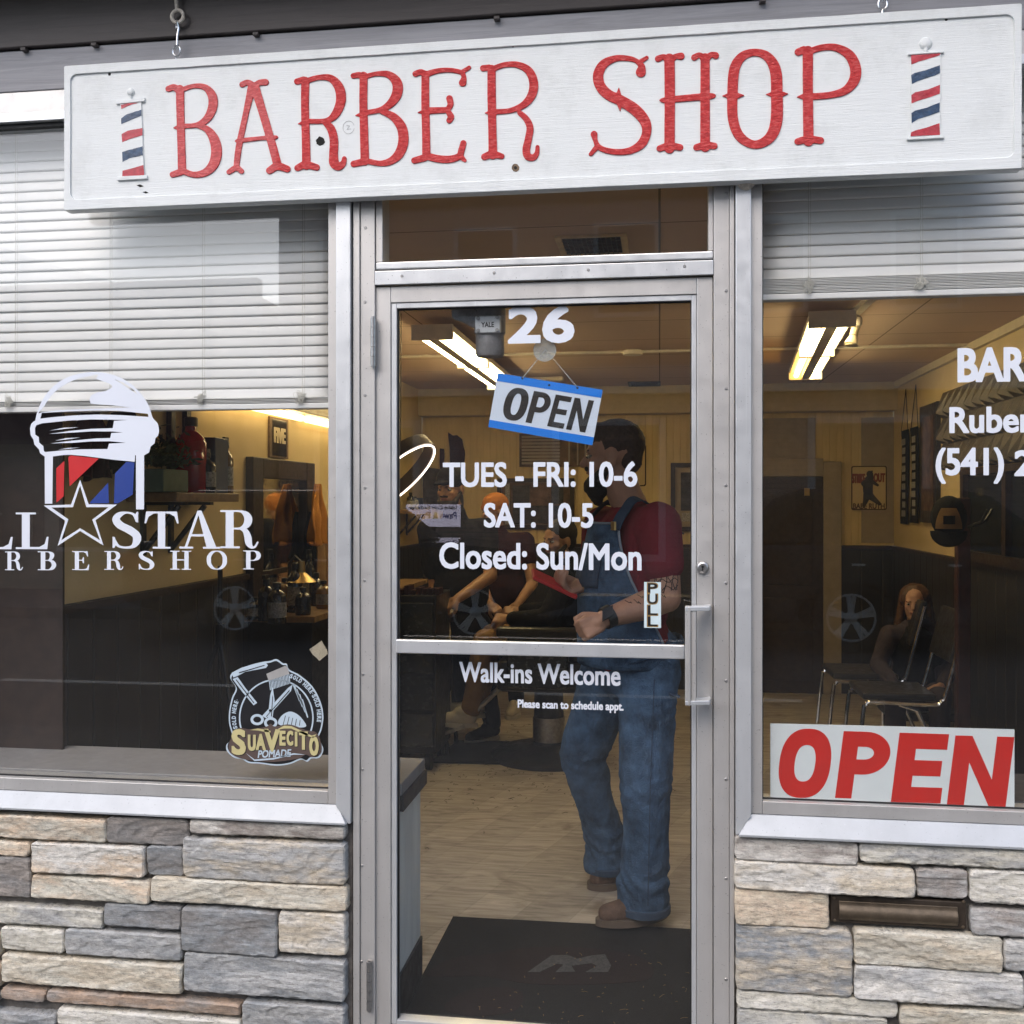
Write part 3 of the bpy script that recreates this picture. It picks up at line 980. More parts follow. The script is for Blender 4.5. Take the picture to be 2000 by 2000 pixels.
# ------------------------------------------------------------------ the door leaf
dr = empty("shop_door", (X(733), YD, 0), "aluminium and glass shop door with opening hours in white letters", "door")
zt = Z(733, 561, YD)
zr = Z(733, 592, YD)
zg0 = Z(770, 1993, YD)
xa, xb, xc, xd = X(734, YD), X(763, YD), X(1361, YD), X(1392, YD)
lf = MB()
lf.box((xa, YD, 0.008), (xb, 0.025, zt)).box((xc, YD, 0.008), (xd, 0.025, zt))
lf.box((xb + 0.0005, YD, zr), (xc - 0.0005, 0.025, zt)).box((xb + 0.0005, YD, 0.008), (xc - 0.0005, 0.025, zg0 - 0.012))
lf.build("leaf_frame", M['alu'], dr, smooth=0, bev=0.0015)
xg0, xg1, zgt = X(774, YD), X(1351, YD), Z(770, 602, YD)
bd = MB().box((xb + 0.001, YD + 0.004, zg0 - 0.011), (xg0, 0.022, zr - 0.001)).box((xg1, YD + 0.004, zg0 - 0.011), (xc - 0.001, 0.022, zr - 0.001))
bd.box((xg0 + 0.0005, YD + 0.004, zgt), (xg1 - 0.0005, 0.022, zr - 0.001)).box((xg0 + 0.0005, YD + 0.004, zg0 - 0.011), (xg1 - 0.0005, 0.022, zg0))
bd.build("glazing_bead", M['alu_light'], dr, smooth=0, bev=0.0012)
glass_box("glass_pane", xg0 - 0.004, xg1 + 0.004, zg0 - 0.004, zgt + 0.004, dr, 0.004)
g = MB().box((xg0, -0.006, zg0), (xg0 + 0.004, 0.0005, zgt)).box((xg1 - 0.003, -0.006, zg0), (xg1, 0.0005, zgt)).box((xg0 + 0.0045, -0.006, zgt - 0.004), (xg1 - 0.0035, 0.0005, zgt))
g.build("gasket", M['gasket'], dr, smooth=0)
# push bar across the glass
pa, pb = at(774, 1250, -0.04), at(1336, 1284, -0.04)
zb1, zb0 = Z(1000, 1253, -0.04), Z(1000, 1280, -0.04)
MB().box((X(774, -0.04), -0.046, zb0), (X(1337, -0.04), -0.030, zb1)).build("push_bar", M['alu_light'], dr, smooth=0, bev=0.003)
# pull handle
ph = MB()
h0, h1 = Z(1345, 1378, -0.09), Z(1345, 1184, -0.09)
ph.box((X(1338, -0.09), -0.098, h0), (X(1349, -0.09), -0.070, h1)).box((X(1349, -0.09) + 0.0006, -0.092, h0 + 0.006), (X(1360, -0.09), -0.076, h1 - 0.006))
pho = ph.build("pull_handle", M['steel'], dr, smooth=0, bev=0.003)
pho.data.materials[0] = M['alu']
for pz in (h1 - 0.012, h0 + 0.002):
    bk = MB().prism([(X(1340, -0.09), -0.075), (X(1386), YD - 0.0005), (X(1388), YD - 0.0005), (X(1388), YD - 0.024), (X(1384), -0.085), (X(1338, -0.09), -0.100)], 'z', pz, pz + 0.011)
    bk.build("bracket", M['alu_light'], pho, smooth=0, bev=0.002)
# lock
lk = at(1372, 1108, YD)
l = MB().lathe([(0.017, 0.0), (0.017, -0.006), (0.0145, -0.011), (0.0105, -0.013), (0.0105, -0.011), (0.001, -0.011)], lk, 28, 0, 'y')
lo = l.build("lock", M['steel'], dr)
k = MB().lathe([(0.0035, -0.010), (0.0035, -0.0128)], lk + Vector((0, 0, 0.002)), 12, 0, 'y').box((lk.x - 0.0016, lk.y - 0.0128, lk.z - 0.008), (lk.x + 0.0016, lk.y - 0.010, lk.z))
k.build("keyhole", M['hole'], lo)
# hinges
for pxh, y0, y1 in ((731, 622, 717), (723, 1875, 1970)):
    z1, z0 = Z(pxh, y0), Z(pxh, y1)
    x = X(pxh)
    m = MB()
    n = 5
    for i in range(n):
        a, b = z0 + (z1 - z0) * i / n, z0 + (z1 - z0) * (i + 1) / n
        m.cyl((x, YF - 0.010, a + 0.0008), (x, YF - 0.010, b - 0.0008), 0.0075, n=14)
    m.cyl((x, YF - 0.010, z0 - 0.004), (x, YF - 0.010, z1 + 0.004), 0.0048, n=12)
    m.box((x - 0.006, YF - 0.010, z0), (x + 0.006, YF + 0.003, z1))
    m.build("hinge", M['steel'], dr)
# door closer, pot type, behind the glass
cl = MB()
cc = at(957, 660, 0.09)
zz = lambda py: at(957, py, 0.09).z
cl.lathe([(0.037, zz(697) - cc.z), (0.041, zz(692) - cc.z), (0.041, zz(655) - cc.z), (0.045, zz(652) - cc.z), (0.045, zz(600) - cc.z), (0.030, zz(592) - cc.z)], cc, 28)
co_ = cl.build("closer", M['alu'], dr)
co_.data.materials[0] = plain("cast_closer_metal", (0.30, 0.29, 0.29), 0.5, 0.4, var=0.2, scale=50, bump=0.3)
pl_a, pl_b = at(928, 617, 0.043), at(978, 650, 0.043)
MB().box((pl_a.x, 0.040, pl_b.z), (pl_b.x, 0.055, pl_a.z)).build("plate", M['alu_light'], co_, bev=0.003)
for px, py in ((934, 622), (971, 620), (934, 646), (971, 645)):
    MB().lathe([(0.0055, 0.0), (0.0055, -0.003), (0.004, -0.0045)], at(px, py, 0.040), 12, 0, 'y').build("plate_screw", M['steel'], co_)
tm = px_text("YALE", 940, 965, 629, 639, 0.0398, bold=0.03)
link_mesh("lettering", tm, M['gasket'], co_, 0)
ar = MB().prism([(at(882, 602, 0.07).x, at(882, 602, 0.07).z), (at(925, 604, 0.07).x, at(925, 602, 0.07).z), (at(940, 618, 0.07).x, at(940, 612, 0.07).z),
                 (at(930, 642, 0.07).x, at(930, 644, 0.07).z), (at(905, 632, 0.07).x, at(905, 630, 0.07).z), (at(884, 622, 0.07).x, at(884, 622, 0.07).z)], 'y', 0.058, 0.085)
ar.build("bracket", co_.data.materials[0], co_, bev=0.004)

# ------------------------------------------------------------------ stone veneer below the windows
YST = -0.045
def stone_wall(name, label, rects, ox, oy, sc_, back_x0, back_x1, z_top, seed, slot=None):
    rnd = random.Random(seed)
    V, Fc, c1, c2 = [], [], [], []
    for (u0, v0, u1, v1, colA, colB, prot) in rects:
        a = at(ox + u0 / sc_, oy + v0 / sc_, YST); b = at(ox + u1 / sc_, oy + v1 / sc_, YST)
        x0, x1, z1, z0 = a.x + 0.0004, b.x - 0.0004, a.z + 0.0032, b.z - 0.0034
        if z1 > z_top: z1 = z_top
        if z0 < PAVE - 0.05: z0 = PAVE - 0.05
        if z1 - z0 < 0.01: continue
        step = 0.0043
        nx = max(int((x1 - x0) / step), 4) + 2; nz = max(int((z1 - z0) / step), 4) + 2
        off = Vector((rnd.uniform(-50, 50), rnd.uniform(-50, 50), rnd.uniform(-50, 50)))
        base = len(V)
        rr = rnd.uniform(0.003, 0.006)
        tilt = rnd.uniform(-0.006, 0.006)
        ed = rnd.uniform(0.0022, 0.0045)
        for j in range(nz + 1):
            for i in range(nx + 1):
                s, t = min(max(i - 1, 0), nx - 2) / (nx - 2), min(max(j - 1, 0), nz - 2) / (nz - 2)
                x, z = x0 + s * (x1 - x0), z0 + t * (z1 - z0)
                p = Vector((x, 0, z))
                # ragged outline
                ex = min(s, 1 - s) * (x1 - x0); ez = min(t, 1 - t) * (z1 - z0)
                w = (0.6 * noise.noise(p * 30 + off) + 0.6 * noise.noise(p * 95 + off)) * ed
                w2 = (0.6 * noise.noise(p * 30 + off + Vector((9, 3, 7))) + 0.6 * noise.noise(p * 95 + off + Vector((9, 3, 7)))) * ed
                kx = max(0.0, 1 - ex / 0.03); kz = max(0.0, 1 - ez / 0.03)
                xx = x + (w * kx) * (1 if s < 0.5 else -1); zz_ = z + (w2 * kz) * (1 if t < 0.5 else -1)
                # round corners
                if ex < 0.012 and ez < 0.012:
                    q = (0.012 - ex) * (0.012 - ez) / 0.012 * 0.28
                    xx += q * (1 if s < 0.5 else -1); zz_ += q * (1 if t < 0.5 else -1)
                h = prot + tilt * (t - 0.5)
                n1 = noise.fractal(Vector((x * 7, 0, z * 22)) + off, 0.9, 2.1, 5)
                n2 = noise.fractal(Vector((x * 45, 0, z * 80)) + off, 0.8, 2.0, 4)
                led = noise.noise(Vector((x * 4.5, 0, z * 15)) + off + Vector((5, 5, 5)))
                led = math.floor(led * 3.2) / 3.2
                h += 0.0030 * n1 + 0.0016 * n2 + 0.0070 * led
                e = min(ex, ez)
                if e < rr: h -= 0.005 * (1 - e / rr) ** 2
                if i in (0, nx) or j in (0, nz): h = -0.012
                V.append((xx, YST + 0.02 - h, zz_))
                c1.append(colA); c2.append(colB)
        for j in range(nz):
            for i in range(nx):
                q = base + j * (nx + 1) + i
                Fc.append((q, q + 1, q + nx + 2, q + nx + 1))
    root = empty(name, ((back_x0 + back_x1) / 2, 0, PAVE), label, "wall")
    me = bpy.data.meshes.new("stone_facing")
    me.from_pydata(V, [], Fc); me.update()
    for nm, cs in (("stone_colour", c1), ("stone_second", c2)):
        ca = me.color_attributes.new(nm, 'FLOAT_COLOR', 'POINT')
        ca.data.foreach_set('color', np.array([(*c, 1.0) for c in cs], np.float32).ravel())
    link_mesh("stone_facing", me, M['stone'], root, 32)
    MB().box((back_x0, YST + 0.022, PAVE - 0.1), (back_x1, 0.054, z_top + 0.004)).build("mortar_bed", M['mortar'], root, smooth=0)
    return root

TAN, BEI, PEA = (0.57, 0.495, 0.385), (0.59, 0.56, 0.475), (0.64, 0.51, 0.38)
GRY, DGR, SLT = (0.42, 0.42, 0.41), (0.235, 0.225, 0.215), (0.27, 0.285, 0.295)
BRN, RUS, PAL = (0.33, 0.295, 0.265), (0.44, 0.32, 0.235), (0.65, 0.625, 0.57)
left_stones = [
 (-560, 860, -60, 1000, BEI, TAN, .034), (-50, 875, 548, 1010, BEI, PEA, .036), (545, 887, 955, 1030, DGR, BRN, .032), (962, 900, 1742, 997, BRN, PAL, .033),
 (-560, 1003, -60, 1150, GRY, SLT, .032), (-50, 1010, 160, 1080, PEA, BEI, .034), (-50, 1085, 163, 1290, DGR, BRN, .030), (170, 1015, 736, 1185, PAL, PEA, .036),
 (742, 1035, 925, 1187, SLT, DGR, .028), (930, 990, 1742, 1225, GRY, TAN, .038), (165, 1182, 762, 1318, BEI, PEA, .034), (768, 1190, 1752, 1356, BEI, TAN, .036),
 (-560, 1155, -60, 1290, TAN, BEI, .034), (-560, 1296, 525, 1445, BEI, GRY, .034), (530, 1322, 918, 1447, SLT, DGR, .032), (925, 1340, 1402, 1580, SLT, DGR, .036),
 (1408, 1362, 1745, 1580, TAN, PAL, .034), (-560, 1450, 5, 1590, TAN, BEI, .030), (14, 1440, 330, 1567, BEI, PAL, .032), (336, 1450, 922, 1606, GRY, SLT, .034),
 (16, 1575, 925, 1772, BEI, TAN, .036), (935, 1567, 1742, 1806, SLT, GRY, .036), (-560, 1596, 10, 1740, PEA, TAN, .033), (10, 1748, 236, 1815, BRN, RUS, .030),
 (-560, 1745, 5, 1812, GRY, BRN, .032), (242, 1757, 1218, 1880, RUS, BRN, .033), (1225, 1810, 1742, 1990, GRY, SLT, .034), (-560, 1820, 292, 2010, SLT, GRY, .032),
 (298, 1845, 1220, 2010, BEI, PAL, .034), (-560, 2014, 1742, 2200, GRY, BEI, .03)]
stone_wall("stone_wall", "stacked ledge stone wall under the left shop window", left_stones, 0, 1250, 2.5757, -2.6, X(687), z_s - 0.003, 3)
right_stones = [
 (345, 972, 966, 1122, PAL, BRN, .035), (972, 987, 1900, 1146, GRY, BEI, .035), (343, 1108, 1250, 1283, PAL, TAN, .037), (1258, 1147, 1520, 1292, GRY, BRN, .031),
 (1526, 1155, 2300, 1345, BEI, PAL, .035), (346, 1250, 822, 1442, TAN, PEA, .033), (1530, 1347, 2300, 1510, GRY, BRN, .033), (352, 1430, 938, 1780, SLT, TAN, .036),
 (944, 1452, 1690, 1662, BEI, TAN, .036), (1694, 1505, 2300, 1684, PAL, GRY, .033), (944, 1632, 1796, 1838, GRY, PAL, .037), (1802, 1682, 2300, 1850, GRY, SLT, .033),
 (358, 1762, 1165, 1887, BEI, PAL, .034), (360, 1852, 1116, 2010, GRY, BEI, .034), (1172, 1834, 2300, 2010, BEI, TAN, .034), (1906, 990, 2900, 1160, TAN, BEI, .034),
 (2306, 1180, 2900, 1500, GRY, SLT, .034), (2306, 1510, 2900, 1850, BEI, TAN, .034), (2306, 1860, 2900, 2010, GRY, BEI, .034), (350, 2012, 2900, 2200, BEI, GRY, .03)]
sw = stone_wall("stone_wall", "stacked ledge stone wall with a mail slot under the right shop window", right_stones, 1300, 1250, 2.5757, X(1437), 2.6, rz_s - 0.003, 8)
# mail slot let into the stone
M['slot'] = plain("bronze_mail_slot", (0.105, 0.080, 0.055), 0.45, 0.5, var=0.3, scale=30, bump=0.2)
M['slot_dark'] = plain("dark_bronze_plate", (0.050, 0.038, 0.028), 0.5, 0.4, var=0.3, scale=30)
q = lambda u, v: at(1300 + u / 2.5757, 1250 + v / 2.5757, -0.05)
a, b = q(832, 1285), q(1516, 1460)
ms = MB().box((a.x, -0.046, b.z), (b.x, YST + 0.021, a.z)).build("mail_slot", M['slot_dark'], sw, smooth=0, bev=0.003)
a2, b2 = q(872, 1312), q(1470, 1440)
prof = []
for i in range(13):
    t = i / 12
    prof.append((-0.050 - 0.009 * sin(pi * min(t * 1.25, 1)) - 0.004 * t * (1 - t), b2.z + (a2.z - b2.z) * t))
poly = [(y, z) for y, z in prof] + [(-0.0465, a2.z), (-0.0465, b2.z)]
MB().prism(poly, 'x', a2.x, b2.x).build("flap", M['slot'], ms, smooth=40, bev=0.0015)
for u, v in ((848, 1300), (1500, 1318), (852, 1412), (1498, 1446)):
    MB().lathe([(0.004, 0.0), (0.004, -0.002), (0.002, -0.003)], q(u, v) + Vector((0, 0.003, 0)), 10, 0, 'y').build("slot_screw", M['slot'], ms)

# ------------------------------------------------------------------ venetian blinds
def blind(label, x0, x1, z_bot, z_top, cords, knots, stack, seed):
    rnd = random.Random(seed)
    root = empty("venetian_blind", ((x0 + x1) / 2, 0.075, z_bot), label, "blind")
    Yc = 0.078
    pitch, w = 0.0305, 0.0350
    sl = MB()
    z = z_bot + stack
    n = 24
    k = 0
    while z < z_top - 0.03:
        ang = R(83) + rnd.uniform(-0.035, 0.035)
        sag = rnd.uniform(-0.0008, 0.0008)
        prof = []
        for i in range(6):
            s = (i / 5 - 0.5)
            prof.append((s * w, 0.0014 * (1 - 4 * s * s)))
        vs = []
        for j in range(n + 1):
            x = x0 + (x1 - x0) * j / n
            dz = sag * sin(pi * j / n) + 0.0004 * noise.noise(Vector((x * 2.3, k, 0)))
            for a_, b_ in prof:        # a_ runs from the street edge (low) to the room edge (high)
                vs.append((x, Yc + a_ * cos(ang) - b_ * sin(ang), z + a_ * sin(ang) + b_ * cos(ang) + dz))
        fs = []
        for j in range(n):
            for i in range(5):
                q_ = j * 6 + i
                fs.append((q_, q_ + 6, q_ + 7, q_ + 1))
        sl.add(vs, fs)
        z += pitch; k += 1
    so = sl.build("slats", M['blind'], root, smooth=60)
    sm = so.modifiers.new("thick", 'SOLIDIFY'); sm.thickness = 0.0006
    br = MB().box((x0, Yc - 0.018, z_bot), (x1, Yc + 0.018, z_bot + 0.017))
    br.build("bottom_rail", M['blind'], root, smooth=0, bev=0.003)
    if stack > 0.03:
        st = MB(); zz_ = z_bot + 0.0185
        while zz_ < z_bot + stack - 0.016:
            o_ = rnd.uniform(-0.002, 0.002)
            st.box((x0, Yc - 0.0185 + o_, zz_), (x1, Yc + 0.0185 + o_, zz_ + 0.0016)); zz_ += 0.0043
        st.build("stacked_slats", M['blind'], root, smooth=0)
    MB().box((x0, Yc - 0.02, z_top - 0.03), (x1, Yc + 0.02, z_top)).build("head_rail", M['blind'], root, smooth=0, bev=0.002)
    for x in cords:
        c = MB()
        c.tube([(x, Yc - 0.0215, z_bot + 0.016), (x + 0.001, Yc - 0.0205, z_top - 0.03)], 0.0008, 5)
        pts = [(x + 0.006 + 0.0008 * (-1) ** i, Yc - 0.0195, z_bot + 0.03 + i * pitch / 2) for i in range(int((z_top - z_bot - 0.06) / pitch * 2))]
        c.tube(pts, 0.0006, 4)
        c.build("ladder_cord", M['cord'], root)
    for x in knots:
        c = MB(); p = Vector((x, Yc - 0.023, z_bot + 0.036)); pts = []
        for i in range(70):
            pts.append((x + rnd.gauss(0, 0.009), Yc - 0.0225 - rnd.random() * 0.006, z_bot + 0.034 + rnd.gauss(0, 0.010)))
        sm_ = [tuple(v) for v in catmull(pts, sub=4)]
        c.tube(sm_, 0.0007, 4, cap=False)
        c.build("tangled_cord", M['cord'], root)
    return root
YBL = 0.055
zbl = at(640, 797, YBL).z
blind("white venetian blind lowered behind the left shop window glass", XW + 0.02, X(641, 0.06) + 0.004, zbl, 2.66,
      [at(p, 700, YBL).x for p in (29, 214, 395, 590)], [at(p, 700, YBL).x for p in (18, 393, 588)], 0.050, 5)
zbr = at(1490, 586, YBL).z
blind("white venetian blind half raised behind the right shop window glass", X(1489, 0.06) - 0.004, XE2 - 0.02, zbr, 2.66,
      [at(p, 500, YBL).x for p in (1579, 1798)], [at(p, 500, YBL).x for p in (1579, 1798)], 0.075, 6)
# ------------------------------------------------------------------ the hanging sign
sx0, sx1 = at(124, 500, YS - 0.006).x, at(1997, 500, YS - 0.006).x
sz0, sz1 = at(124, 411, YS - 0.006).z, at(124, 128, YS - 0.006).z
sg = empty("hanging_sign", ((sx0 + sx1) / 2, YS + 0.014, sz0), "long white wooden sign carved with red circus style letters reading barber shop", "sign")
MB().box((sx0, YS, sz0), (sx1, YS + 0.032, sz1)).build("board", M['sign_white'], sg, smooth=0, bev=0.0025)
def rrect(x0, x1, z0, z1, r, n=8, wob=0.0):
    pts = []
    for cx, cz, a0 in ((x1 - r, z1 - r, 0), (x0 + r, z1 - r, 90), (x0 + r, z0 + r, 180), (x1 - r, z0 + r, 270)):
        for i in range(n + 1):
            a = R(a0 + 90 * i / n)
            pts.append((cx + r * cos(a), cz + r * sin(a)))
    return pts
def subdivide(pts, d, amp, seed):
    out = []
    for (ax, az), (bx, bz) in zip(pts, pts[1:] + pts[:1]):
        n = max(1, int(math.hypot(bx - ax, bz - az) / d))
        for i in range(n):
            x, z = ax + (bx - ax) * i / n, az + (bz - az) * i / n
            k = noise.noise(Vector((x * 14, z * 14, seed))) * amp
            out.append((x + k, z + k))
    return out
outer = subdivide(rrect(sx0 + 0.001, sx1 - 0.001, sz0 + 0.001, sz1 - 0.001, 0.004, 3), 0.03, 0.0005, 1)
inner = subdivide(rrect(at(139, 300, YS).x, at(1980, 300, YS).x, sz0 + 0.030, sz1 - 0.026, 0.020), 0.03, 0.0011, 2)
plate("raised_border", [outer, inner], YS - 0.0004, 0.0036, M['sign_white'], sg, 0.0012)

def carve(name, ox, oy, sc_, mat, strokes, polys=(), closed=(), h=0.0030, b=0.0013, bot=0.0):
    cs = sdf_glyph(strokes, polys, closed)
    me = stand_up(curve_mesh(px_polys(cs, ox, oy, sc_, YS), h, b), YS - h / 2 + 0.0012 - bot)
    me.name = name
    return link_mesh(name, me, mat, sg, 60)
A1, A2, A3 = (80, 30, 3.1161), (640, 90, 4.2), (1120, 60, 3.22)
RED = M['sign_red']
def letter(fr_, strokes, closed=()):
    return carve("letter", *fr_, RED, strokes, (), closed)
letter(A1, [  # B
 [(848, 450, 50), (850, 600, 48), (856, 800, 48), (860, 945, 50)], [(777, 449, 36), (812, 440, 40), (845, 462, 46)],
 [(848, 458, 30), (930, 432, 28), (1000, 440, 38), (1043, 490, 54), (1046, 560, 56), (1012, 630, 46), (950, 668, 30), (870, 675, 30)],
 [(950, 672, 26), (1012, 695, 42), (1055, 755, 60), (1070, 835, 66), (1050, 910, 60), (1000, 958, 46), (930, 970, 36), (866, 948, 38)],
 [(803, 970, 36), (850, 955, 42)], [(808, 686, 4), (842, 684, 36)]])
letter(A1, [  # A
 [(1226, 422, 34), (1262, 410, 34), (1302, 436, 42)], [(1368, 408, 40), (1330, 412, 36), (1302, 436, 42)],
 [(1285, 436, 50), (1248, 600, 36), (1206, 800, 38), (1190, 925, 34)], [(1302, 436, 56), (1350, 590, 50), (1400, 760, 50), (1442, 915, 52)],
 [(1184, 768, 6), (1210, 764, 26), (1330, 750, 25), (1420, 744, 26), (1442, 741, 6)], [(1145, 955, 30), (1190, 930, 36), (1222, 950, 32)],
 [(1392, 946, 42), (1440, 920, 48), (1500, 936, 42)]])
letter(A1, [  # R
 [(1610, 400, 50), (1608, 560, 48), (1614, 780, 50), (1616, 915, 52)], [(1560, 404, 38), (1600, 393, 40)],
 [(1612, 402, 34), (1690, 380, 32), (1765, 385, 44), (1815, 440, 58), (1826, 520, 60), (1795, 600, 50), (1740, 642, 32), (1630, 646, 30)],
 [(1725, 648, 32), (1765, 690, 50), (1784, 760, 52), (1782, 850, 54), (1786, 900, 60), (1812, 920, 50), (1840, 902, 36), (1847, 872, 28)],
 [(1562, 930, 38), (1612, 910, 46), (1678, 926, 40)], [(1566, 661, 4), (1600, 658, 32)]])
letter(A2, [  # B
 [(296, 245, 66), (294, 480, 66), (300, 720, 68), (306, 945, 70)], [(212, 246, 46), (262, 240, 50), (297, 262, 60)],
 [(300, 255, 40), (400, 230, 38), (500, 236, 58), (568, 300, 82), (570, 390, 84), (520, 470, 66), (440, 522, 44), (330, 546, 42)],
 [(440, 536, 42), (540, 582, 66), (608, 670, 82), (622, 780, 84), (590, 880, 78), (520, 944, 60), (430, 964, 46), (330, 945, 46)],
 [(214, 968, 52), (297, 950, 58)], [(228, 571, 5), (280, 566, 44)]])
letter(A2, [  # E
 [(802, 235, 64), (802, 480, 66), (808, 720, 66), (810, 905, 68)], [(720, 230, 48), (765, 215, 48), (800, 235, 60)],
 [(805, 235, 50), (900, 206, 42), (1000, 199, 38), (1095, 218, 38), (1118, 260, 42), (1108, 303, 62)], [(1105, 214, 36), (1162, 178, 32)],
 [(820, 532, 56), (900, 529, 52), (985, 526, 50)], [(985, 524, 42), (1008, 480, 50), (1000, 432, 54)], [(985, 536, 42), (1012, 580, 54), (998, 612, 48)],
 [(805, 900, 60), (900, 925, 62), (1000, 930, 60), (1078, 905, 54), (1100, 850, 54), (1114, 798, 50)], [(1085, 900, 50), (1126, 940, 30)],
 [(712, 940, 52), (795, 918, 58)], [(740, 546, 5), (788, 544, 40)]])
letter(A2, [  # R
 [(1345, 190, 68), (1346, 420, 70), (1352, 700, 68), (1356, 895, 72)], [(1276, 184, 52), (1325, 178, 50)],
 [(1350, 192, 46), (1450, 156, 44), (1560, 156, 52), (1650, 205, 66), (1690, 300, 74), (1676, 400, 72), (1610, 482, 56), (1500, 530, 42), (1380, 541, 44)],
 [(1575, 548, 42), (1630, 600, 52), (1660, 670, 58), (1648, 760, 60), (1630, 850, 64), (1642, 905, 62), (1688, 915, 52), (1716, 880, 40), (1722, 830, 34)],
 [(1286, 910, 54), (1350, 890, 62), (1428, 905, 46)], [(1290, 550, 5), (1332, 550, 36)]])
letter(A3, [  # S
 [(424, 262, 64), (428, 225, 42), (396, 192, 30), (345, 176, 34), (265, 176, 40), (190, 212, 56), (156, 280, 66), (170, 350, 66), (222, 405, 66), (300, 442, 68),
  (390, 500, 72), (450, 572, 66), (460, 642, 58), (428, 712, 56), (360, 754, 44), (280, 764, 38), (200, 752, 36), (156, 728, 34), (138, 690, 30), (130, 653, 44)],
 [(412, 202, 32), (462, 171, 24)], [(145, 735, 34), (108, 778, 24)], [(286, 360, 4), (284, 405, 34)], [(294, 506, 4), (290, 462, 34)]])
letter(A3, [  # H
 [(604, 178, 66), (606, 420, 66), (604, 740, 66)], [(828, 172, 58), (828, 420, 60), (828, 732, 62)],
 [(532, 178, 40), (568, 166, 34), (604, 186, 48), (642, 164, 34), (676, 162, 46)], [(760, 170, 40), (792, 154, 32), (828, 176, 46), (868, 152, 34), (894, 158, 44)],
 [(542, 742, 40), (604, 726, 46), (670, 735, 42)], [(774, 735, 42), (828, 722, 46), (886, 726, 42)],
 [(542, 438, 5), (578, 438, 36), (700, 426, 42), (856, 413, 40), (894, 410, 5)]])
letter(A3, [[(936, 412, 4), (985, 411, 40)], [(1074, 408, 4), (1025, 410, 40)], [(1210, 402, 4), (1260, 402, 40)], [(1350, 398, 4), (1300, 400, 40)]],  # O
 closed=[[(1140, 138, 46), (1060, 165, 56), (1012, 245, 66), (1000, 400, 66), (1004, 560, 64), (1048, 668, 60), (1140, 718, 52), (1232, 676, 66), (1275, 575, 76), (1279, 400, 74), (1270, 250, 72), (1220, 165, 58)]])
letter(A3, [  # P
 [(1474, 130, 66), (1474, 400, 64), (1478, 695, 66)], [(1413, 136, 46), (1448, 120, 44)],
 [(1478, 135, 40), (1560, 108, 40), (1650, 108, 46), (1732, 152, 62), (1772, 230, 70), (1766, 310, 68), (1710, 376, 52), (1620, 405, 42), (1500, 416, 42)],
 [(1406, 418, 5), (1452, 416, 40)], [(1410, 698, 42), (1476, 684, 46), (1554, 692, 44)]])

def pole_emblem(fr_, body, top, bot, ball, neck, stripes):
    ox, oy, sc_ = fr_
    e = plate("barber_pole_emblem", px_polys([subdivide(body, 12, 0, 0)], ox, oy, sc_, YS), YS - 0.0003, 0.0028, M['sign_white'], sg, 0.0009)
    plate("cap", px_polys([top], ox, oy, sc_, YS), YS - 0.0003, 0.0048, M['sign_white'], e, 0.0012)
    plate("foot", px_polys([bot], ox, oy, sc_, YS), YS - 0.0003, 0.0048, M['sign_white'], e, 0.0012)
    bx, by, br_ = ball
    bc_ = at(ox + bx / sc_, oy + by / sc_, YS); rw_ = br_ / sc_ * 0.00141
    nk_ = at(ox + bx / sc_, oy + (neck[1][1] - 2) / sc_, YS)
    MB().ball(bc_ + Vector((0, -0.0005, 0)), (rw_, 0.0075, rw_), 20).capsule(bc_, rw_ * 0.42, nk_, rw_ * 0.36, 10).build("finial", M['sign_white'], e)
    for col, pts in stripes:
        rg = subdivide(pts, 9, 2.0, 5.0)
        plate("stripe", px_polys([rg], ox, oy, sc_, YS - 0.004), YS - 0.0041, 0.0007, M['sign_navy'] if col == 'n' else M['sign_stripe_red'], e)
pole_emblem(A1, [(485, 530), (614, 530), (632, 985), (490, 990)], [(463, 522), (636, 506), (636, 528), (463, 545)], [(470, 984), (652, 976), (652, 998), (470, 1008)],
 (548, 468, 26), [(566, 492), (572, 512), (530, 514), (532, 492)],
 [('r', [(487, 545), (530, 535), (588, 533), (540, 548), (490, 570)]), ('n', [(489, 628), (520, 604), (612, 575), (612, 610), (550, 635), (490, 662)]),
  ('r', [(492, 722), (530, 702), (618, 686), (619, 730), (550, 750), (495, 772)]), ('n', [(495, 832), (540, 818), (619, 797), (620, 852), (540, 868), (497, 893)]),
  ('r', [(497, 946), (560, 930), (624, 911), (630, 972), (495, 984)])])
A4 = (1700, 40, 6.44)
pole_emblem(A4, [(508, 420), (882, 402), (876, 1450), (500, 1464)], [(470, 418), (918, 392), (918, 416), (470, 444)], [(455, 1480), (922, 1448), (922, 1486), (455, 1512)],
 (694, 292, 74), [(738, 352), (722, 395), (676, 397), (652, 356)],
 [('r', [(510, 438), (880, 416), (870, 440), (700, 490), (600, 520), (515, 555)]), ('n', [(512, 686), (560, 660), (700, 625), (874, 562), (874, 662), (820, 690), (600, 760), (520, 800)]),
  ('r', [(515, 940), (560, 905), (720, 870), (874, 810), (873, 920), (750, 965), (600, 1010), (518, 1044)]),
  ('n', [(515, 1166), (560, 1135), (700, 1100), (872, 1032), (868, 1150), (750, 1195), (600, 1240), (518, 1292)]),
  ('r', [(510, 1412), (560, 1385), (700, 1350), (868, 1292), (874, 1440), (505, 1456)])])
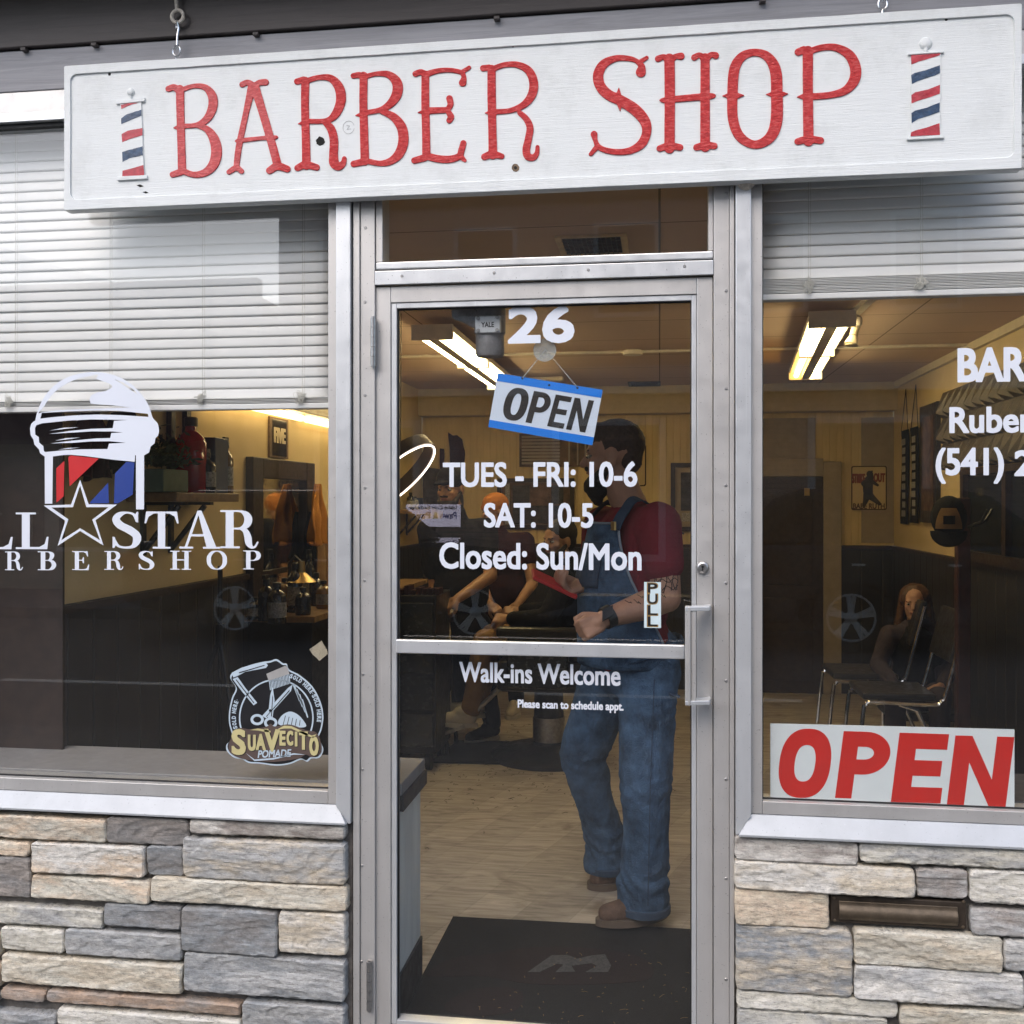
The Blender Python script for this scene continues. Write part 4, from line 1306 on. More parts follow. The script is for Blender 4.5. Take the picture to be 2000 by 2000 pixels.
# old holes and splits in the board
for px, py, r, kind in ((626, 276, 0.0125, 'h'), (1007, 328, 0.0105, 'b'), (1002, 90, 0.0035, 's'), (214, 145, 0.004, 's'), (1848, 38, 0.0036, 's')):
    c = at(px, py, YS)
    pts = [(c.x + r * (1 + 0.22 * noise.noise(Vector((cos(a) * 2, sin(a) * 2, px)))) * cos(a), c.z + r * (1 + 0.22 * noise.noise(Vector((cos(a) * 2, sin(a) * 2, px)))) * sin(a)) for a in np.linspace(0, 2 * pi, 22, endpoint=False)]
    if kind == 'b':
        h = plate("nail_hole", [pts], YS - 0.0002, 0.0006, M['rust'], sg)
        plate("bore", [[(c.x + (p[0] - c.x) * 0.4, c.z + (p[1] - c.z) * 0.4) for p in pts]], YS - 0.0009, 0.0004, M['hole'], h)
    else:
        plate("nail_hole", [pts], YS - 0.0002, 0.0006, M['hole'], sg)
for u0, v0, u1, v1 in ((582, 1034, 626, 1040), (620, 1076, 655, 1079), (585, 990, 606, 992)):
    plate("split", px_polys([[(u0, v0), ((u0 + u1) / 2, v0 - 5), (u1, v1), ((u0 + u1) / 2, v1 + 6)]], *A1, YS), YS - 0.0002, 0.0006, M['hole'], sg)
# faint scribbled mark
cm = at(681, 249, YS)
ring = [(cm.x + 0.016 * cos(a), YS - 0.0006, cm.z + 0.0175 * sin(a)) for a in np.linspace(0.3, 2 * pi - 0.2, 30)]
MB().tube(ring, 0.00045, 5).tube([(cm.x - 0.006, YS - 0.0006, cm.z + 0.006), (cm.x + 0.003, YS - 0.0006, cm.z + 0.004), (cm.x - 0.005, YS - 0.0006, cm.z - 0.005), (cm.x + 0.006, YS - 0.0006, cm.z - 0.004)], 0.00045, 5).build("pencil_mark", M['board_grey'], sg)

# chain hooks that carry it
YC = YS + 0.016
def hook(px_, label):
    s0 = at(px_, 105, YC)
    top = sz1
    h = empty("sign_hook", (s0.x, YC, top), label, "hook", "hooks carrying the hanging sign")
    x = s0.x
    def ring(c, r, w, n=22, a0=0.0, a1=2 * pi, yz=False):
        return [(c[0] + (0 if yz else r * cos(a)), YC + (r * cos(a) if yz else 0), c[1] + r * w * sin(a)) for a in np.linspace(a0, a1, n)]
    m = MB()
    zc = top + 0.030
    m.tube([(x - 0.002, YC, top - 0.002), (x - 0.001, YC, top + 0.010)] + ring((x, zc), 0.011, 1.35, 20, -pi * 0.5, pi * 1.42), 0.0026, 8)
    m.build("eye_screw", M['zinc'], h)
    m = MB()
    z1 = zc + 0.012
    m.tube([(x + 0.001, YC + 0.008, z1 + 0.012), (x - 0.001, YC + 0.007, z1 - 0.001), (x, YC, z1 - 0.006), (x + 0.004, YC - 0.006, z1 + 0.002), (x + 0.004, YC - 0.003, z1 + 0.03),
            (x + 0.006, YC, z1 + 0.052), (x + 0.004, YC - 0.005, z1 + 0.066), (x + 0.001, YC, z1 + 0.074), (x - 0.003, YC + 0.006, z1 + 0.066), (x - 0.004, YC + 0.006, z1 + 0.055)], 0.0030, 8)
    m.build("s_hook", M['zinc'], h)
    m = MB()
    z2 = z1 + 0.082
    m.tube(ring((x + 0.003, z2 + 0.004), 0.0175, 1.0), 0.0052, 10, closed=False)
    m.tube([(x + 0.001, YC, z2 + 0.020), (x - 0.001, YC, z2 + 0.05), (x - 0.001, YC, 3.064)], 0.0052, 10)
    m.build("screw_eye", M['old_white_metal'], h)
hook(345, "chain hook above the left end of the white sign")
hook(1724, "chain hook above the right end of the white sign")

# small round cap of the frame under the sign
c = at(1457, 358, -0.05)
tag(MB().lathe([(0.024, 0.0), (0.024, -0.006), (0.016, -0.014), (0.004, -0.017)], (c.x, YF - 0.016, c.z + 0.006), 24, 0, 'y').build("bell_push", M['old_white_metal'], None),
    "small cream round button on the frame under the white sign", "button")
# ------------------------------------------------------------------ writing and stickers on the glass
YV = YG - 0.0035         # outer face of the window glass (vinyl lies on it)
YVD = 0.0005             # outer face of the door glass
VW = M['vinyl_white']
def decal(name, label, cat, lines, Y, mat=VW):
    root = empty(name, at(lines[0][1], lines[0][4], Y), label, cat)
    for s, a, b, t, base, bold in lines:
        link_mesh("text_line", px_text(s, a, b, t, base, Y, bold=bold), mat, root, 0)
    return root
o = link_mesh("house_number", px_text("26", 992, 1122, 596.5, 671, YVD, bold=0.048), VW, None, 0)
tag(o, "white house number 26 at the top of the door glass", "lettering")
decal("opening_hours", "three lines of white opening hours lettering on the door glass", "lettering",
      [("TUES - FRI: 10-6", 865, 1245, 902, 951.5, 0.032), ("SAT: 10-5", 945, 1159, 982, 1031, 0.032), ("Closed: Sun/Mon", 858, 1253, 1060, 1113, 0.030)], YVD)
decal("welcome_lettering", "white lettering below the push bar welcoming walk ins", "lettering",
      [("Walk-ins Welcome", 897, 1212, 1296, 1336, 0.028)], YVD)
decal("booking_note", "small white line of lettering about scheduling low on the door glass", "lettering",
      [("Please scan to schedule appt.", 1011, 1218, 1369, 1390, 0.030)], YVD)
decal("contact_lettering", "white barber name and phone lettering on the right window glass", "lettering",
      [("BARBER", 1870, 2129, 677, 745, 0.042), ("Ruben", 1854, 2022, 794, 846, 0.036), ("(541)", 1827, 1961, 874, 945, 0.028), ("2", 1981, 2018, 879, 930, 0.045)], YV)

# serif letters drawn as strokes and blocks (100 high)
def blk(x0, x1, y0, y1): return [(x0, y0), (x1, y0), (x1, y1), (x0, y1)]
GL = {
 'L': (82, [], [blk(20, 38, 0, 100), blk(6, 52, 95, 100), blk(6, 56, 0, 5), [(36, 0), (78, 0), (81, 34), (77, 34), (72, 14), (60, 6), (36, 6)]]),
 'T': (84, [], [blk(33, 51, 0, 100), blk(20, 64, 0, 5), [(4, 100), (80, 100), (84, 68), (80, 68), (74, 86), (62, 94), (51, 95), (33, 95), (22, 94), (10, 86), (4, 68), (0, 68)]]),
 'A': (88, [], [[(41, 100), (50, 100), (82, 3), (61, 3)], [(41, 100), (45, 93), (19, 3), (13, 3)], blk(27, 62, 32, 38), blk(2, 32, 0, 5), blk(53, 90, 0, 5)]),
 'R': (88, [[(30, 97.3, 5), (48, 97, 6), (61, 88, 15), (65, 74, 18), (60, 60, 15), (47, 52.5, 6), (30, 52, 5)],
            [(46, 52, 5), (58, 46, 12), (64, 30, 16), (66, 14, 15), (72, 3.5, 8), (80, 4.5, 5), (86, 16, 4)]],
       [blk(14, 32, 0, 100), blk(2, 46, 0, 5), blk(2, 32, 95, 100)]),
 'B': (78, [[(30, 97.3, 5), (45, 97, 6), (57, 88, 15), (59, 76, 17), (54, 61, 13), (44, 53, 5), (30, 52.5, 5)],
            [(44, 53, 5), (60, 46, 14), (67, 28, 18), (60, 11, 15), (46, 2.7, 5), (30, 2.7, 5)]],
       [blk(14, 32, 0, 100), blk(2, 32, 0, 5), blk(2, 32, 95, 100)]),
 'E': (76, [], [blk(14, 32, 0, 100), blk(2, 32, 0, 5), blk(2, 32, 95, 100), [(30, 100), (70, 100), (72, 72), (68, 72), (62, 90), (50, 95), (30, 95)],
                [(30, 0), (74, 0), (77, 30), (73, 30), (66, 10), (52, 5), (30, 5)], blk(30, 52, 50, 55), [(50, 36), (54, 36), (54, 69), (50, 69), (46, 55), (46, 50)]]),
 'S': (62, [[(51, 78, 5), (46, 92, 6), (32, 97, 5.5), (18, 91, 13), (12, 78, 15), (20, 63, 18), (38, 50, 19), (51, 36, 17), (52, 20, 15), (45, 6, 9), (30, 2.7, 5.5), (16, 7, 6), (9, 22, 5)]],
       [[(50, 72), (55, 70), (55, 99), (52, 99), (48, 90)], [(5, 1), (8, 1), (12, 10), (10, 30), (5, 32)]]),
 'H': (92, [], [blk(12, 30, 0, 100), blk(62, 80, 0, 100), blk(1, 41, 0, 5), blk(51, 91, 0, 5), blk(1, 41, 95, 100), blk(51, 91, 95, 100), blk(28, 64, 49, 55)]),
 'O': (88, [], []),
 'P': (76, [[(30, 97.3, 5), (48, 97, 6), (61, 88, 15), (65, 73, 18), (60, 58, 15), (47, 49, 6), (30, 48, 5)]], [blk(14, 32, 0, 100), blk(2, 46, 0, 5), blk(2, 32, 95, 100)]),
}
def serif(ch, pl, pr, pt, pb, Y, parent):
    W, st, po = GL[ch]
    cl = [[(44, 97.3, 5), (24, 90, 13), (11, 70, 18), (9, 50, 19), (11, 30, 18), (24, 10, 13), (44, 2.7, 5), (64, 10, 13), (77, 30, 18), (79, 50, 19), (77, 70, 18), (64, 90, 13)]] if ch == 'O' else []
    cs = sdf_glyph(st, po, cl, step=0.7)
    a = np.array([q for c in cs for q in c]); lo, hi = a.min(0), a.max(0)
    x0, x1 = at(pl, 1000, Y).x, at(pr, 1000, Y).x
    z0, z1 = at((pl + pr) / 2, pb, Y).z, at((pl + pr) / 2, pt, Y).z
    cs = [[(x0 + (x - lo[0]) / (hi[0] - lo[0]) * (x1 - x0), z0 + (z - lo[1]) / (hi[1] - lo[1]) * (z1 - z0)) for x, z in c] for c in cs]
    return plate("letter", cs, Y, 0.0006, VW, parent, 0, 0)
lg = empty("window_logo", at(160, 1080, YV), "white ball cap over a barber pole and star logo on the left window", "logo")
tl = empty("name_line", at(160, 1072, YV)); put_under(tl, lg)
for ch, a, b in (('L', -42, 25), ('L', 31, 95), ('S', 219.5, 276), ('T', 282.5, 349), ('A', 350.5, 430), ('R', 430.5, 505)):
    serif(ch, a, b, 999 if ch in 'ST' else 1001 - (a - 31) * 0.012, 1072.5 - (a > 200) * 1.0, YV, tl)
sl = empty("shop_line", at(160, 1113, YV)); put_under(sl, lg)
for ch, a, b in (('R', 10, 45), ('B', 74, 110), ('E', 141, 174.5), ('R', 204, 241), ('S', 271, 301.5), ('H', 332.5, 373.5), ('O', 404, 443.5), ('P', 475, 509.5)):
    serif(ch, a, b, 1077.0 - (a - 10) * 0.004, 1114.0 - (a - 10) * 0.004, YV, sl)
LG = (0, 700, 4.494)
def sm(pts, sub=5): return [tuple(p) for p in catmull(pts, True, sub)]
sil = [tuple(p_) for p_ in catmull([(310, 548), (335, 450), (400, 322), (500, 220), (620, 155), (750, 125), (850, 120), (960, 135), (1080, 180), (1180, 250), (1260, 340), (1312, 430), (1340, 520), (1382, 568), (1396, 630), (1388, 678)]
         , False, 5)] + [(1388, 678), (1364, 700), (1358, 745), (1322, 775), (1310, 825), (1266, 850), (1265, 1325), (1195, 1325), (1194, 850), (1186, 850), (1183, 908), (1000, 890), (870, 873), (740, 856), (620, 846),
         (540, 850), (465, 861), (460, 1275), (395, 1275), (393, 862), (352, 832), (344, 800), (302, 755), (294, 712), (270, 675), (264, 615), (275, 575), (298, 552)]
holes = [sm([(368, 474), (395, 410), (450, 330), (530, 255), (640, 195), (740, 166), (850, 165)], 4)[:-4] + [(850, 172), (840, 178), (900, 200), (960, 222), (985, 240), (983, 257), (930, 285), (850, 300), (800, 325), (787, 355), (795, 398), (1000, 412), (1145, 431), (1000, 436), (700, 446), (500, 456)],
         [(1000, 182), (1080, 210), (1170, 270), (1215, 322), (1150, 280), (1060, 217)],
         [(355, 529), (368, 479), (600, 465), (850, 456), (1050, 461), (1297, 486), (1305, 513), (1050, 497), (850, 492), (650, 500), (450, 517)],
         [(308, 612), (320, 586), (370, 570), (600, 546), (800, 536), (1130, 540), (1002, 548), (990, 612), (800, 618), (620, 636), (430, 663), (640, 651), (800, 641), (988, 641), (1080, 650), (978, 655),
          (968, 699), (850, 702), (640, 721), (445, 746), (640, 741), (800, 729), (962, 727), (1105, 740), (957, 748), (944, 795), (700, 798), (560, 806), (400, 822), (386, 815), (380, 770), (345, 740), (340, 690), (310, 670)]]
sliv = [[(440, 633), (560, 608), (690, 605), (560, 620)], [(485, 722), (580, 700), (705, 694), (600, 710)], [(510, 801), (600, 786), (700, 782), (610, 794)]]
plate("cap_and_pole", px_polys([sil] + holes + sliv, *LG, YV), YV, 0.0006, VW, lg, 0, 0)
for pts in ([(495, 965), (565, 900), (560, 1210), (497, 1265)], [(600, 866), (622, 852), (868, 879), (612, 1123)]):
    plate("red_stripe", px_polys([pts], *LG, YV), YV, 0.0006, M['vinyl_red'], lg, 0, 0)
for pts in ([(1010, 1010), (1110, 908), (1180, 914), (1166, 1195), (1040, 1270), (1000, 1275)], [(792, 1262), (950, 1090), (957, 1270), (790, 1274)]):
    plate("blue_stripe", px_polys([pts], *LG, YV), YV, 0.0006, M['vinyl_blue'], lg, 0, 0)
star_o = [(705, 1066), (780, 1280), (1030, 1282), (840, 1420), (910, 1642), (705, 1515), (508, 1645), (575, 1425), (385, 1291), (625, 1283)]
star_i = [(705, 1115), (760, 1306), (955, 1306), (812, 1415), (880, 1596), (705, 1491), (540, 1596), (602, 1412), (452, 1309), (642, 1306)]
plate("star", px_polys([star_o, star_i], *LG, YV), YV - 0.0007, 0.0006, VW, lg, 0, 0)

# round pomade sticker: lettering and plain emblem
SK = (380, 1250, 6.44)
stk = empty("pomade_sticker", at(540, 1490, YV), "round black sticker with gold lettering low on the left window", "sticker")
def circ(cx, cy, rx, ry=None, n=56, a0=0, a1=2 * pi):
    ry = ry or rx
    return [(cx + rx * cos(a), cy + ry * sin(a)) for a in np.linspace(a0, a1, n, endpoint=False)]
base = [p for p in sm([(520, 600), (450, 480), (480, 410), (620, 340), (830, 280), (950, 262), (1030, 240), (1110, 290), (1160, 300), (1190, 370), (1320, 440), (1480, 580), (1580, 760), (1622, 950), (1600, 1120),
            (1560, 1230), (1600, 1310), (1620, 1390), (1570, 1480), (1470, 1490), (1420, 1530), (1340, 1505), (1200, 1560), (1030, 1580), (820, 1555), (680, 1545), (600, 1500), (500, 1480), (410, 1400), (405, 1310), (480, 1240), (435, 1050), (435, 900), (470, 730)], 6)]
cx0, cy0 = np.mean([p[0] for p in base]), np.mean([p[1] for p in base])
inn = [(cx0 + (x - cx0) * 0.968, cy0 + (y - cy0) * 0.968) for x, y in base]
plate("rim", px_polys([base], *SK, YV), YV, 0.0005, M['sticker_pale'], stk, 0, 0)
plate("ground", px_polys([inn], *SK, YV), YV - 0.0006, 0.0004, M['vinyl_black'], stk, 0, 0)
plate("ring_line", px_polys([circ(1030, 980, 470, 490, a0=R(-215), a1=R(35)) + circ(1030, 980, 452, 472, a0=R(-215), a1=R(35))[::-1]], *SK, YV), YV - 0.0011, 0.0003, M['sticker_pale'], stk, 0, 0)
# emblem: plain crossed scissors, comb and razor
def ink(name, pts, mat, lvl):
    return plate(name, px_polys(pts if isinstance(pts[0][0], (list, tuple)) else [pts], *SK, YV), YV - 0.0011 - 0.0004 * lvl, 0.0003, mat, stk, 0, 0)
PALE, INK = M['sticker_pale'], M['vinyl_black']
ink("comb", [(905, 425), (1140, 325), (1168, 335), (1195, 425), (935, 512)], M['alu'], 1)
for k in range(15):
    u = 938 + k * 17.5; v = 510 - k * 5.9
    ink("comb_tooth", [(u, v), (u + 9, v - 3), (u + 24, v + 118), (u + 14, v + 121)], PALE, 0)
ink("razor", [(470, 410), (600, 345), (900, 285), (925, 318), (900, 350), (640, 400), (545, 450), (490, 470)], PALE, 0)
ink("razor_line", [(560, 405), (880, 312), (884, 322), (566, 418)], INK, 1)
ink("razor", [(480, 490), (545, 465), (640, 600), (790, 790), (745, 820), (610, 660)], PALE, 0)
ink("razor_line", [(520, 500), (530, 494), (755, 790), (747, 797)], INK, 1)
for cx, cy in ((790, 1000), (960, 1040)):
    ink("scissor_ring", [circ(cx, cy, 84, 70), circ(cx, cy, 50, 38)[::-1]], PALE, 0)
ink("scissor_blade", [(850, 955), (905, 985), (1215, 640), (1235, 560), (1180, 600)], PALE, 0)
ink("scissor_blade", [(925, 975), (985, 975), (1010, 760), (985, 590), (955, 690)], PALE, 1)
ink("scissor_line", [(965, 960), (975, 960), (990, 720), (983, 690)], INK, 2)
ink("scissor_line", [(900, 960), (908, 966), (1195, 645), (1200, 620)], INK, 1)
ink("scissor_pin", [circ(955, 885, 17)], INK, 2)
ink("spray", [sm([(1060, 1060), (1090, 960), (1190, 900), (1290, 930), (1370, 1010), (1400, 1090), (1250, 1095)], 5)], PALE, 0)
for k in range(5):
    ink("spray_line", [(1110 + k * 52, 1075), (1118 + k * 52, 1075), (1150 + k * 46, 950 + k * 14), (1143 + k * 46, 948 + k * 14)], INK, 1)
for k in range(4):
    ink("ray", [(1235 + k * 34, 560 + k * 62), (1262 + k * 34, 555 + k * 62), (1330 + k * 34, 760 + k * 70), (1318 + k * 34, 770 + k * 70)], PALE, 0)
# brown ground of the lettering, gold letters
plate("banner", px_polys([sm([(500, 1180), (560, 1105), (700, 1120), (900, 1090), (960, 1050), (1010, 1085), (1200, 1060), (1400, 1130), (1530, 1160), (1590, 1280), (1590, 1420), (1480, 1470), (1400, 1440), (1300, 1490), (1000, 1530), (700, 1510), (540, 1470), (440, 1400), (440, 1290)], 5)], *SK, YV), YV - 0.0019, 0.0003, M['sticker_brown'], stk, 0, 0)
def sk_pt(u, v): return at(380 + u / 6.44, 1250 + v / 6.44, YV)
def sk_text(s, u0, u1, v0, v1, mat, dy, bold=0.04, shear=0.0, rot=0.0):
    a, b = sk_pt(u0, v1), sk_pt(u1, v0)
    me = text_fit(s, a.x, b.x, a.z, b.z, YV - dy, bold=bold, shear=shear, thick=0.0003, rot=rot, pivot=((a.x + b.x) / 2, (a.z + b.z) / 2))
    return link_mesh("lettering", me, mat, stk, 0)
for s, u0, u1, v0, v1 in (("S", 470, 650, 1120, 1440), ("U", 675, 775, 1190, 1390), ("A", 775, 900, 1180, 1380), ("V", 880, 1075, 1120, 1400), ("E", 1072, 1150, 1140, 1325), ("C", 1162, 1246, 1140, 1325), ("I", 1266, 1298, 1150, 1335), ("T", 1318, 1430, 1150, 1375), ("O", 1446, 1566, 1210, 1450)):
    sk_text(s, u0 + 9, u1 + 9, v0 + 9, v1 + 9, M['vinyl_black'], 0.0023, 0.06)
    sk_text(s, u0, u1, v0, v1, M['sticker_gold'], 0.0027, 0.05)
plate("flourish", px_polys([[(700, 1130), (800, 1110), (900, 1125), (960, 1140), (960, 1160), (880, 1150), (800, 1135)], [(1030, 1130), (1130, 1075), (1220, 1080), (1330, 1130), (1480, 1200), (1540, 1180), (1500, 1230), (1400, 1195), (1220, 1110), (1130, 1110)]], *SK, YV), YV - 0.0027, 0.0003, M['sticker_gold'], stk, 0, 0)
sk_text("POMADE", 795, 1225, 1385, 1465, M['sticker_pale'], 0.0027, 0.03, shear=0.25, rot=R(4))
plate("flourish", px_polys([[(650, 1420), (760, 1500), (1000, 1480), (1250, 1420), (1400, 1440), (1250, 1440), (1000, 1500), (760, 1520)]], *SK, YV), YV - 0.0027, 0.0003, M['sticker_pale'], stk, 0, 0)
def arc_text(s, cx, cy, r, a_mid, size, inward=False):
    ws = {' ': 0.4, '·': 0.35, 'I': 0.35, 'L': 0.55, 'E': 0.6}
    tot = sum(ws.get(c, 0.75) for c in s) * size
    a = -tot / 2
    ms_ = []
    for c in s:
        w = ws.get(c, 0.75) * size
        th = R(a_mid) + (a + w / 2) / r
        a += w
        if c == ' ': continue
        u, v = cx + r * cos(th), cy + r * sin(th)
        p = sk_pt(u, v); hw = w * 0.40 / 6.44 * 0.00145; hh = size * 0.45 / 6.44 * 0.00145
        if c == '·': hw = hh = 5 / 6.44 * 0.00145
        me = text_fit('.' if c == '·' else c, p.x - hw, p.x + hw, p.z - hh, p.z + hh, YV - 0.0012, bold=0.05, thick=0.0003, rot=-(th + pi / 2), pivot=(p.x, p.z))
        ms_.append(me)
    link_mesh("ring_text", join_meshes(ms_), M['sticker_pale'], stk, 0)
arc_text("·SOLD HERE·", 1030, 960, 535, -178, 62)
arc_text("SOLD HERE·SOLD HERE", 1030, 960, 540, -32, 62)

# PULL sticker on the door glass
a, b = at(1258, 1226, YVD), at(1291, 1137, YVD)
ps = empty("pull_sticker", a, "small pale upright sticker reading pull beside the door handle", "sticker")
MB().box((a.x, YVD - 0.0005, a.z), (b.x, YVD, b.z)).build("backing", M['sticker_pale'], ps, smooth=0)
M['pull_pale'] = plain("pale_pull_sheet", (0.62, 0.74, 0.78), 0.4)
ps.children[0].data.materials[0] = M['pull_pale']
hgt = (b.z - a.z)
for i, ch in enumerate("PULL"):
    zc1 = b.z - hgt * (0.025 + i * 0.243); zc0 = zc1 - hgt * 0.205
    x0, x1 = a.x + 0.010, b.x - 0.010
    link_mesh("letter", text_fit(ch, x0 - 0.0025, x1 + 0.0025, zc0 - 0.0025, zc1 + 0.0025, YVD - 0.0006, bold=0.055, thick=0.0003), M['pull_gold'], ps, 0)
    link_mesh("letter_outline", text_fit(ch, x0, x1, zc0, zc1, YVD - 0.0010, bold=0.02, thick=0.0003), M['vinyl_black'], ps, 0)

t = NT("frosted_clear_plastic")
trn = t.node("ShaderNodeBsdfTransparent"); trn.inputs[0].default_value = (0.85, 0.88, 0.88, 1)
mxs = t.node("ShaderNodeMixShader"); mxs.inputs[0].default_value = 0.30
t.set((0.70, 0.72, 0.70), 0.15)
t.link(trn.outputs[0], mxs.inputs[1]); t.link(t.p.outputs[0], mxs.inputs[2]); t.link(mxs.outputs[0], t.out.inputs[0])
M['frosted'] = t.m
# blue and white OPEN plaque hung from a suction hook behind the door glass
YP = 0.020
OP = (900, 680, 6.44)
def opx(u, v): p = at(900 + u / 6.44, 680 + v / 6.44, YP); return (p.x, p.z)
pq = empty("open_plaque", at(1066, 790, YP), "tilted blue and white open plaque hanging behind the door glass", "sign")
corners = [(465, 312), (1785, 525), (1655, 1222), (345, 992)]
plate("sheet", [[opx(*c) for c in corners]], YP + 0.003, 0.003, M['plaque_white'], pq, 0, 0)
lerp = lambda p, q_, t: (p[0] + (q_[0] - p[0]) * t, p[1] + (q_[1] - p[1]) * t)
TL, TR, BR_, BL_ = corners
plate("band", [[opx(*TL), opx(*TR), opx(*lerp(TR, BR_, 0.145)), opx(*lerp(TL, BL_, 0.145))]], YP - 0.0002, 0.0005, M['plaque_blue'], pq, 0, 0)
plate("band", [[opx(*lerp(TL, BL_, 0.865)), opx(*lerp(TR, BR_, 0.855)), opx(*BR_), opx(*BL_)]], YP - 0.0002, 0.0005, M['plaque_blue'], pq, 0, 0)
def bil(u, v):
    p = lerp(lerp(TL, TR, u), lerp(BL_, BR_, u), v); return opx(*p)
def ell(cx, cy, rx, ry, p=2.4, n=48):
    out = []
    for a in np.linspace(0, 2 * pi, n, endpoint=False):
        c, s_ = cos(a), sin(a)
        out.append((cx + rx * math.copysign(abs(c) ** (2 / p), c), cy + ry * math.copysign(abs(s_) ** (2 / p), s_)))
    return out
def sans(ch, w, h):
    """heavy upright capitals in a unit box: w stem width, h bar height"""
    if ch == 'O':
        return [ell(0.5, 0.5, 0.5, 0.5), ell(0.5, 0.5, 0.5 - w, 0.5 - h * 1.05)]
    if ch == 'E':
        return [[(0, 0), (1, 0), (1, h), (w, h), (w, 0.5 - h / 2), (0.93, 0.5 - h / 2), (0.93, 0.5 + h / 2), (w, 0.5 + h / 2), (w, 1 - h), (1, 1 - h), (1, 1), (0, 1)]]
    if ch == 'N':
        return [[(0, 0), (w, 0), (w, 0.62), (1 - w, 0), (1, 0), (1, 1), (1 - w, 1), (1 - w, 0.38), (w, 1), (0, 1)]]
    yc, ry = 0.68, 0.32          # P
    bo = [(0.48 + 0.52 * cos(a), yc + ry * sin(a)) for a in np.linspace(-pi / 2, pi / 2, 22)]
    bi = [(0.48 + (0.52 - w) * cos(a), yc + (ry - h) * sin(a)) for a in np.linspace(pi / 2, -pi / 2, 22)]
    return [[(0, 0), (w, 0), (w, yc - ry)] + bo + [(0, 1)], [(w, yc + ry - h)] + bi + [(w, yc - ry + h)]]
for ch, u0, u1 in (("O", 0.110, 0.330), ("P", 0.352, 0.535), ("E", 0.560, 0.715), ("N", 0.740, 0.925)):
    v0, v1 = (0.215, 0.80)
    if ch == 'O': v0, v1 = 0.205, 0.81
    plate("letter", [[bil(u0 + (u1 - u0) * x + 0.028 * (z - 0.5), v1 + (v0 - v1) * z) for x, z in c] for c in sans(ch, 0.32 if ch != 'N' else 0.28, 0.165)], YP - 0.0002, 0.0005, M['plaque_ink'], pq, 0, 0)
for u, v in ((775, 378), (1112, 466), (1468, 500)):
    p = opx(u, v)
    plate("hole", [[(p[0] + 0.0032 * cos(t), p[1] + 0.0032 * sin(t)) for t in np.linspace(0, 2 * pi, 14, endpoint=False)]], YP - 0.0008, 0.0003, M['hole'], pq, 0, 0)
hk = at(1064, 684, 0.010)
suc = empty("suction_hook", hk, "clear plastic suction hook stuck inside the door glass", "hook")
MB().lathe([(0.032, 0.0), (0.031, 0.004), (0.020, 0.009), (0.011, 0.012), (0.010, 0.020), (0.002, 0.022)], (hk.x, 0.0085, hk.z), 32, 0, 'y').build("cup", M['frosted'], suc)
MB().tube([(hk.x, 0.028, hk.z), (hk.x, 0.034, hk.z - 0.012), (hk.x - 0.006, 0.036, hk.z - 0.018), (hk.x - 0.012, 0.036, hk.z - 0.010)], 0.0028, 8).tube([(hk.x + 0.013 * cos(a_), 0.014, hk.z - 0.006 + 0.013 * sin(a_)) for a_ in np.linspace(2.2, 6.2, 16)], 0.0022, 8).build("hook", M['clear'], suc)
for u, v in ((785, 372), (1455, 480)):
    e = opx(u, v)
    n = 30
    m = MB()
    for i in range(n):
        t = i / (n - 1)
        p = (e[0] + (hk.x - e[0]) * t, YP - 0.002 + 0.008 * t, e[1] + (hk.z + 0.004 - e[1]) * t)
        m.ball(p, 0.0018, 8)
    m.build("bead_chain", M['zinc'], pq)

# big red OPEN sheet standing in the right window
YO = 0.012
q2 = lambda u, v: (lambda p: (p.x, p.z))(at(1300 + u / 2.5757, 1250 + v / 2.5757, YO))
ob = empty("open_sign", at(1740, 1575, YO), "white sheet sign with bold red slanted open letters in the right window", "sign")
plate("sheet", [[q2(527, 420), q2(1755, 450), q2(1755, 856), q2(527, 808)]], YO + 0.004, 0.004, M['open_white'], ob, 0, 0)
for ch, u0, u1, v0, v1, w in (("O", 572, 830, 446, 794, 0.30), ("P", 874, 1122, 462, 798, 0.33), ("E", 1155, 1404, 470, 818, 0.37), ("N", 1436, 1732, 484, 834, 0.29)):
    cs = sans(ch, w, 0.225 if ch != 'E' else 0.225)
    sl_ = 44 / (u1 - u0)
    plate("letter", [[q2(u0 + (u1 - u0) * (x + sl_ * (z - 0.5)), v1 - (v1 - v0) * z + 8 * (x - 0.5)) for x, z in c] for c in cs], YO - 0.0002, 0.0005, M['open_red'], ob, 0, 0)
# taped paper scrap in the left window corner
pp = [(605, 1268), (629, 1251), (641, 1272), (641, 1277), (625, 1290), (612, 1278)]
o = plate("paper_scrap", [[(lambda p: (p.x, p.z))(at(*p, 0.01)) for p in pp]], 0.006, 0.0006, M['cloth_white'], None, 0, 0)
tag(o, "torn scrap of tan paper taped inside the left window corner", "paper")
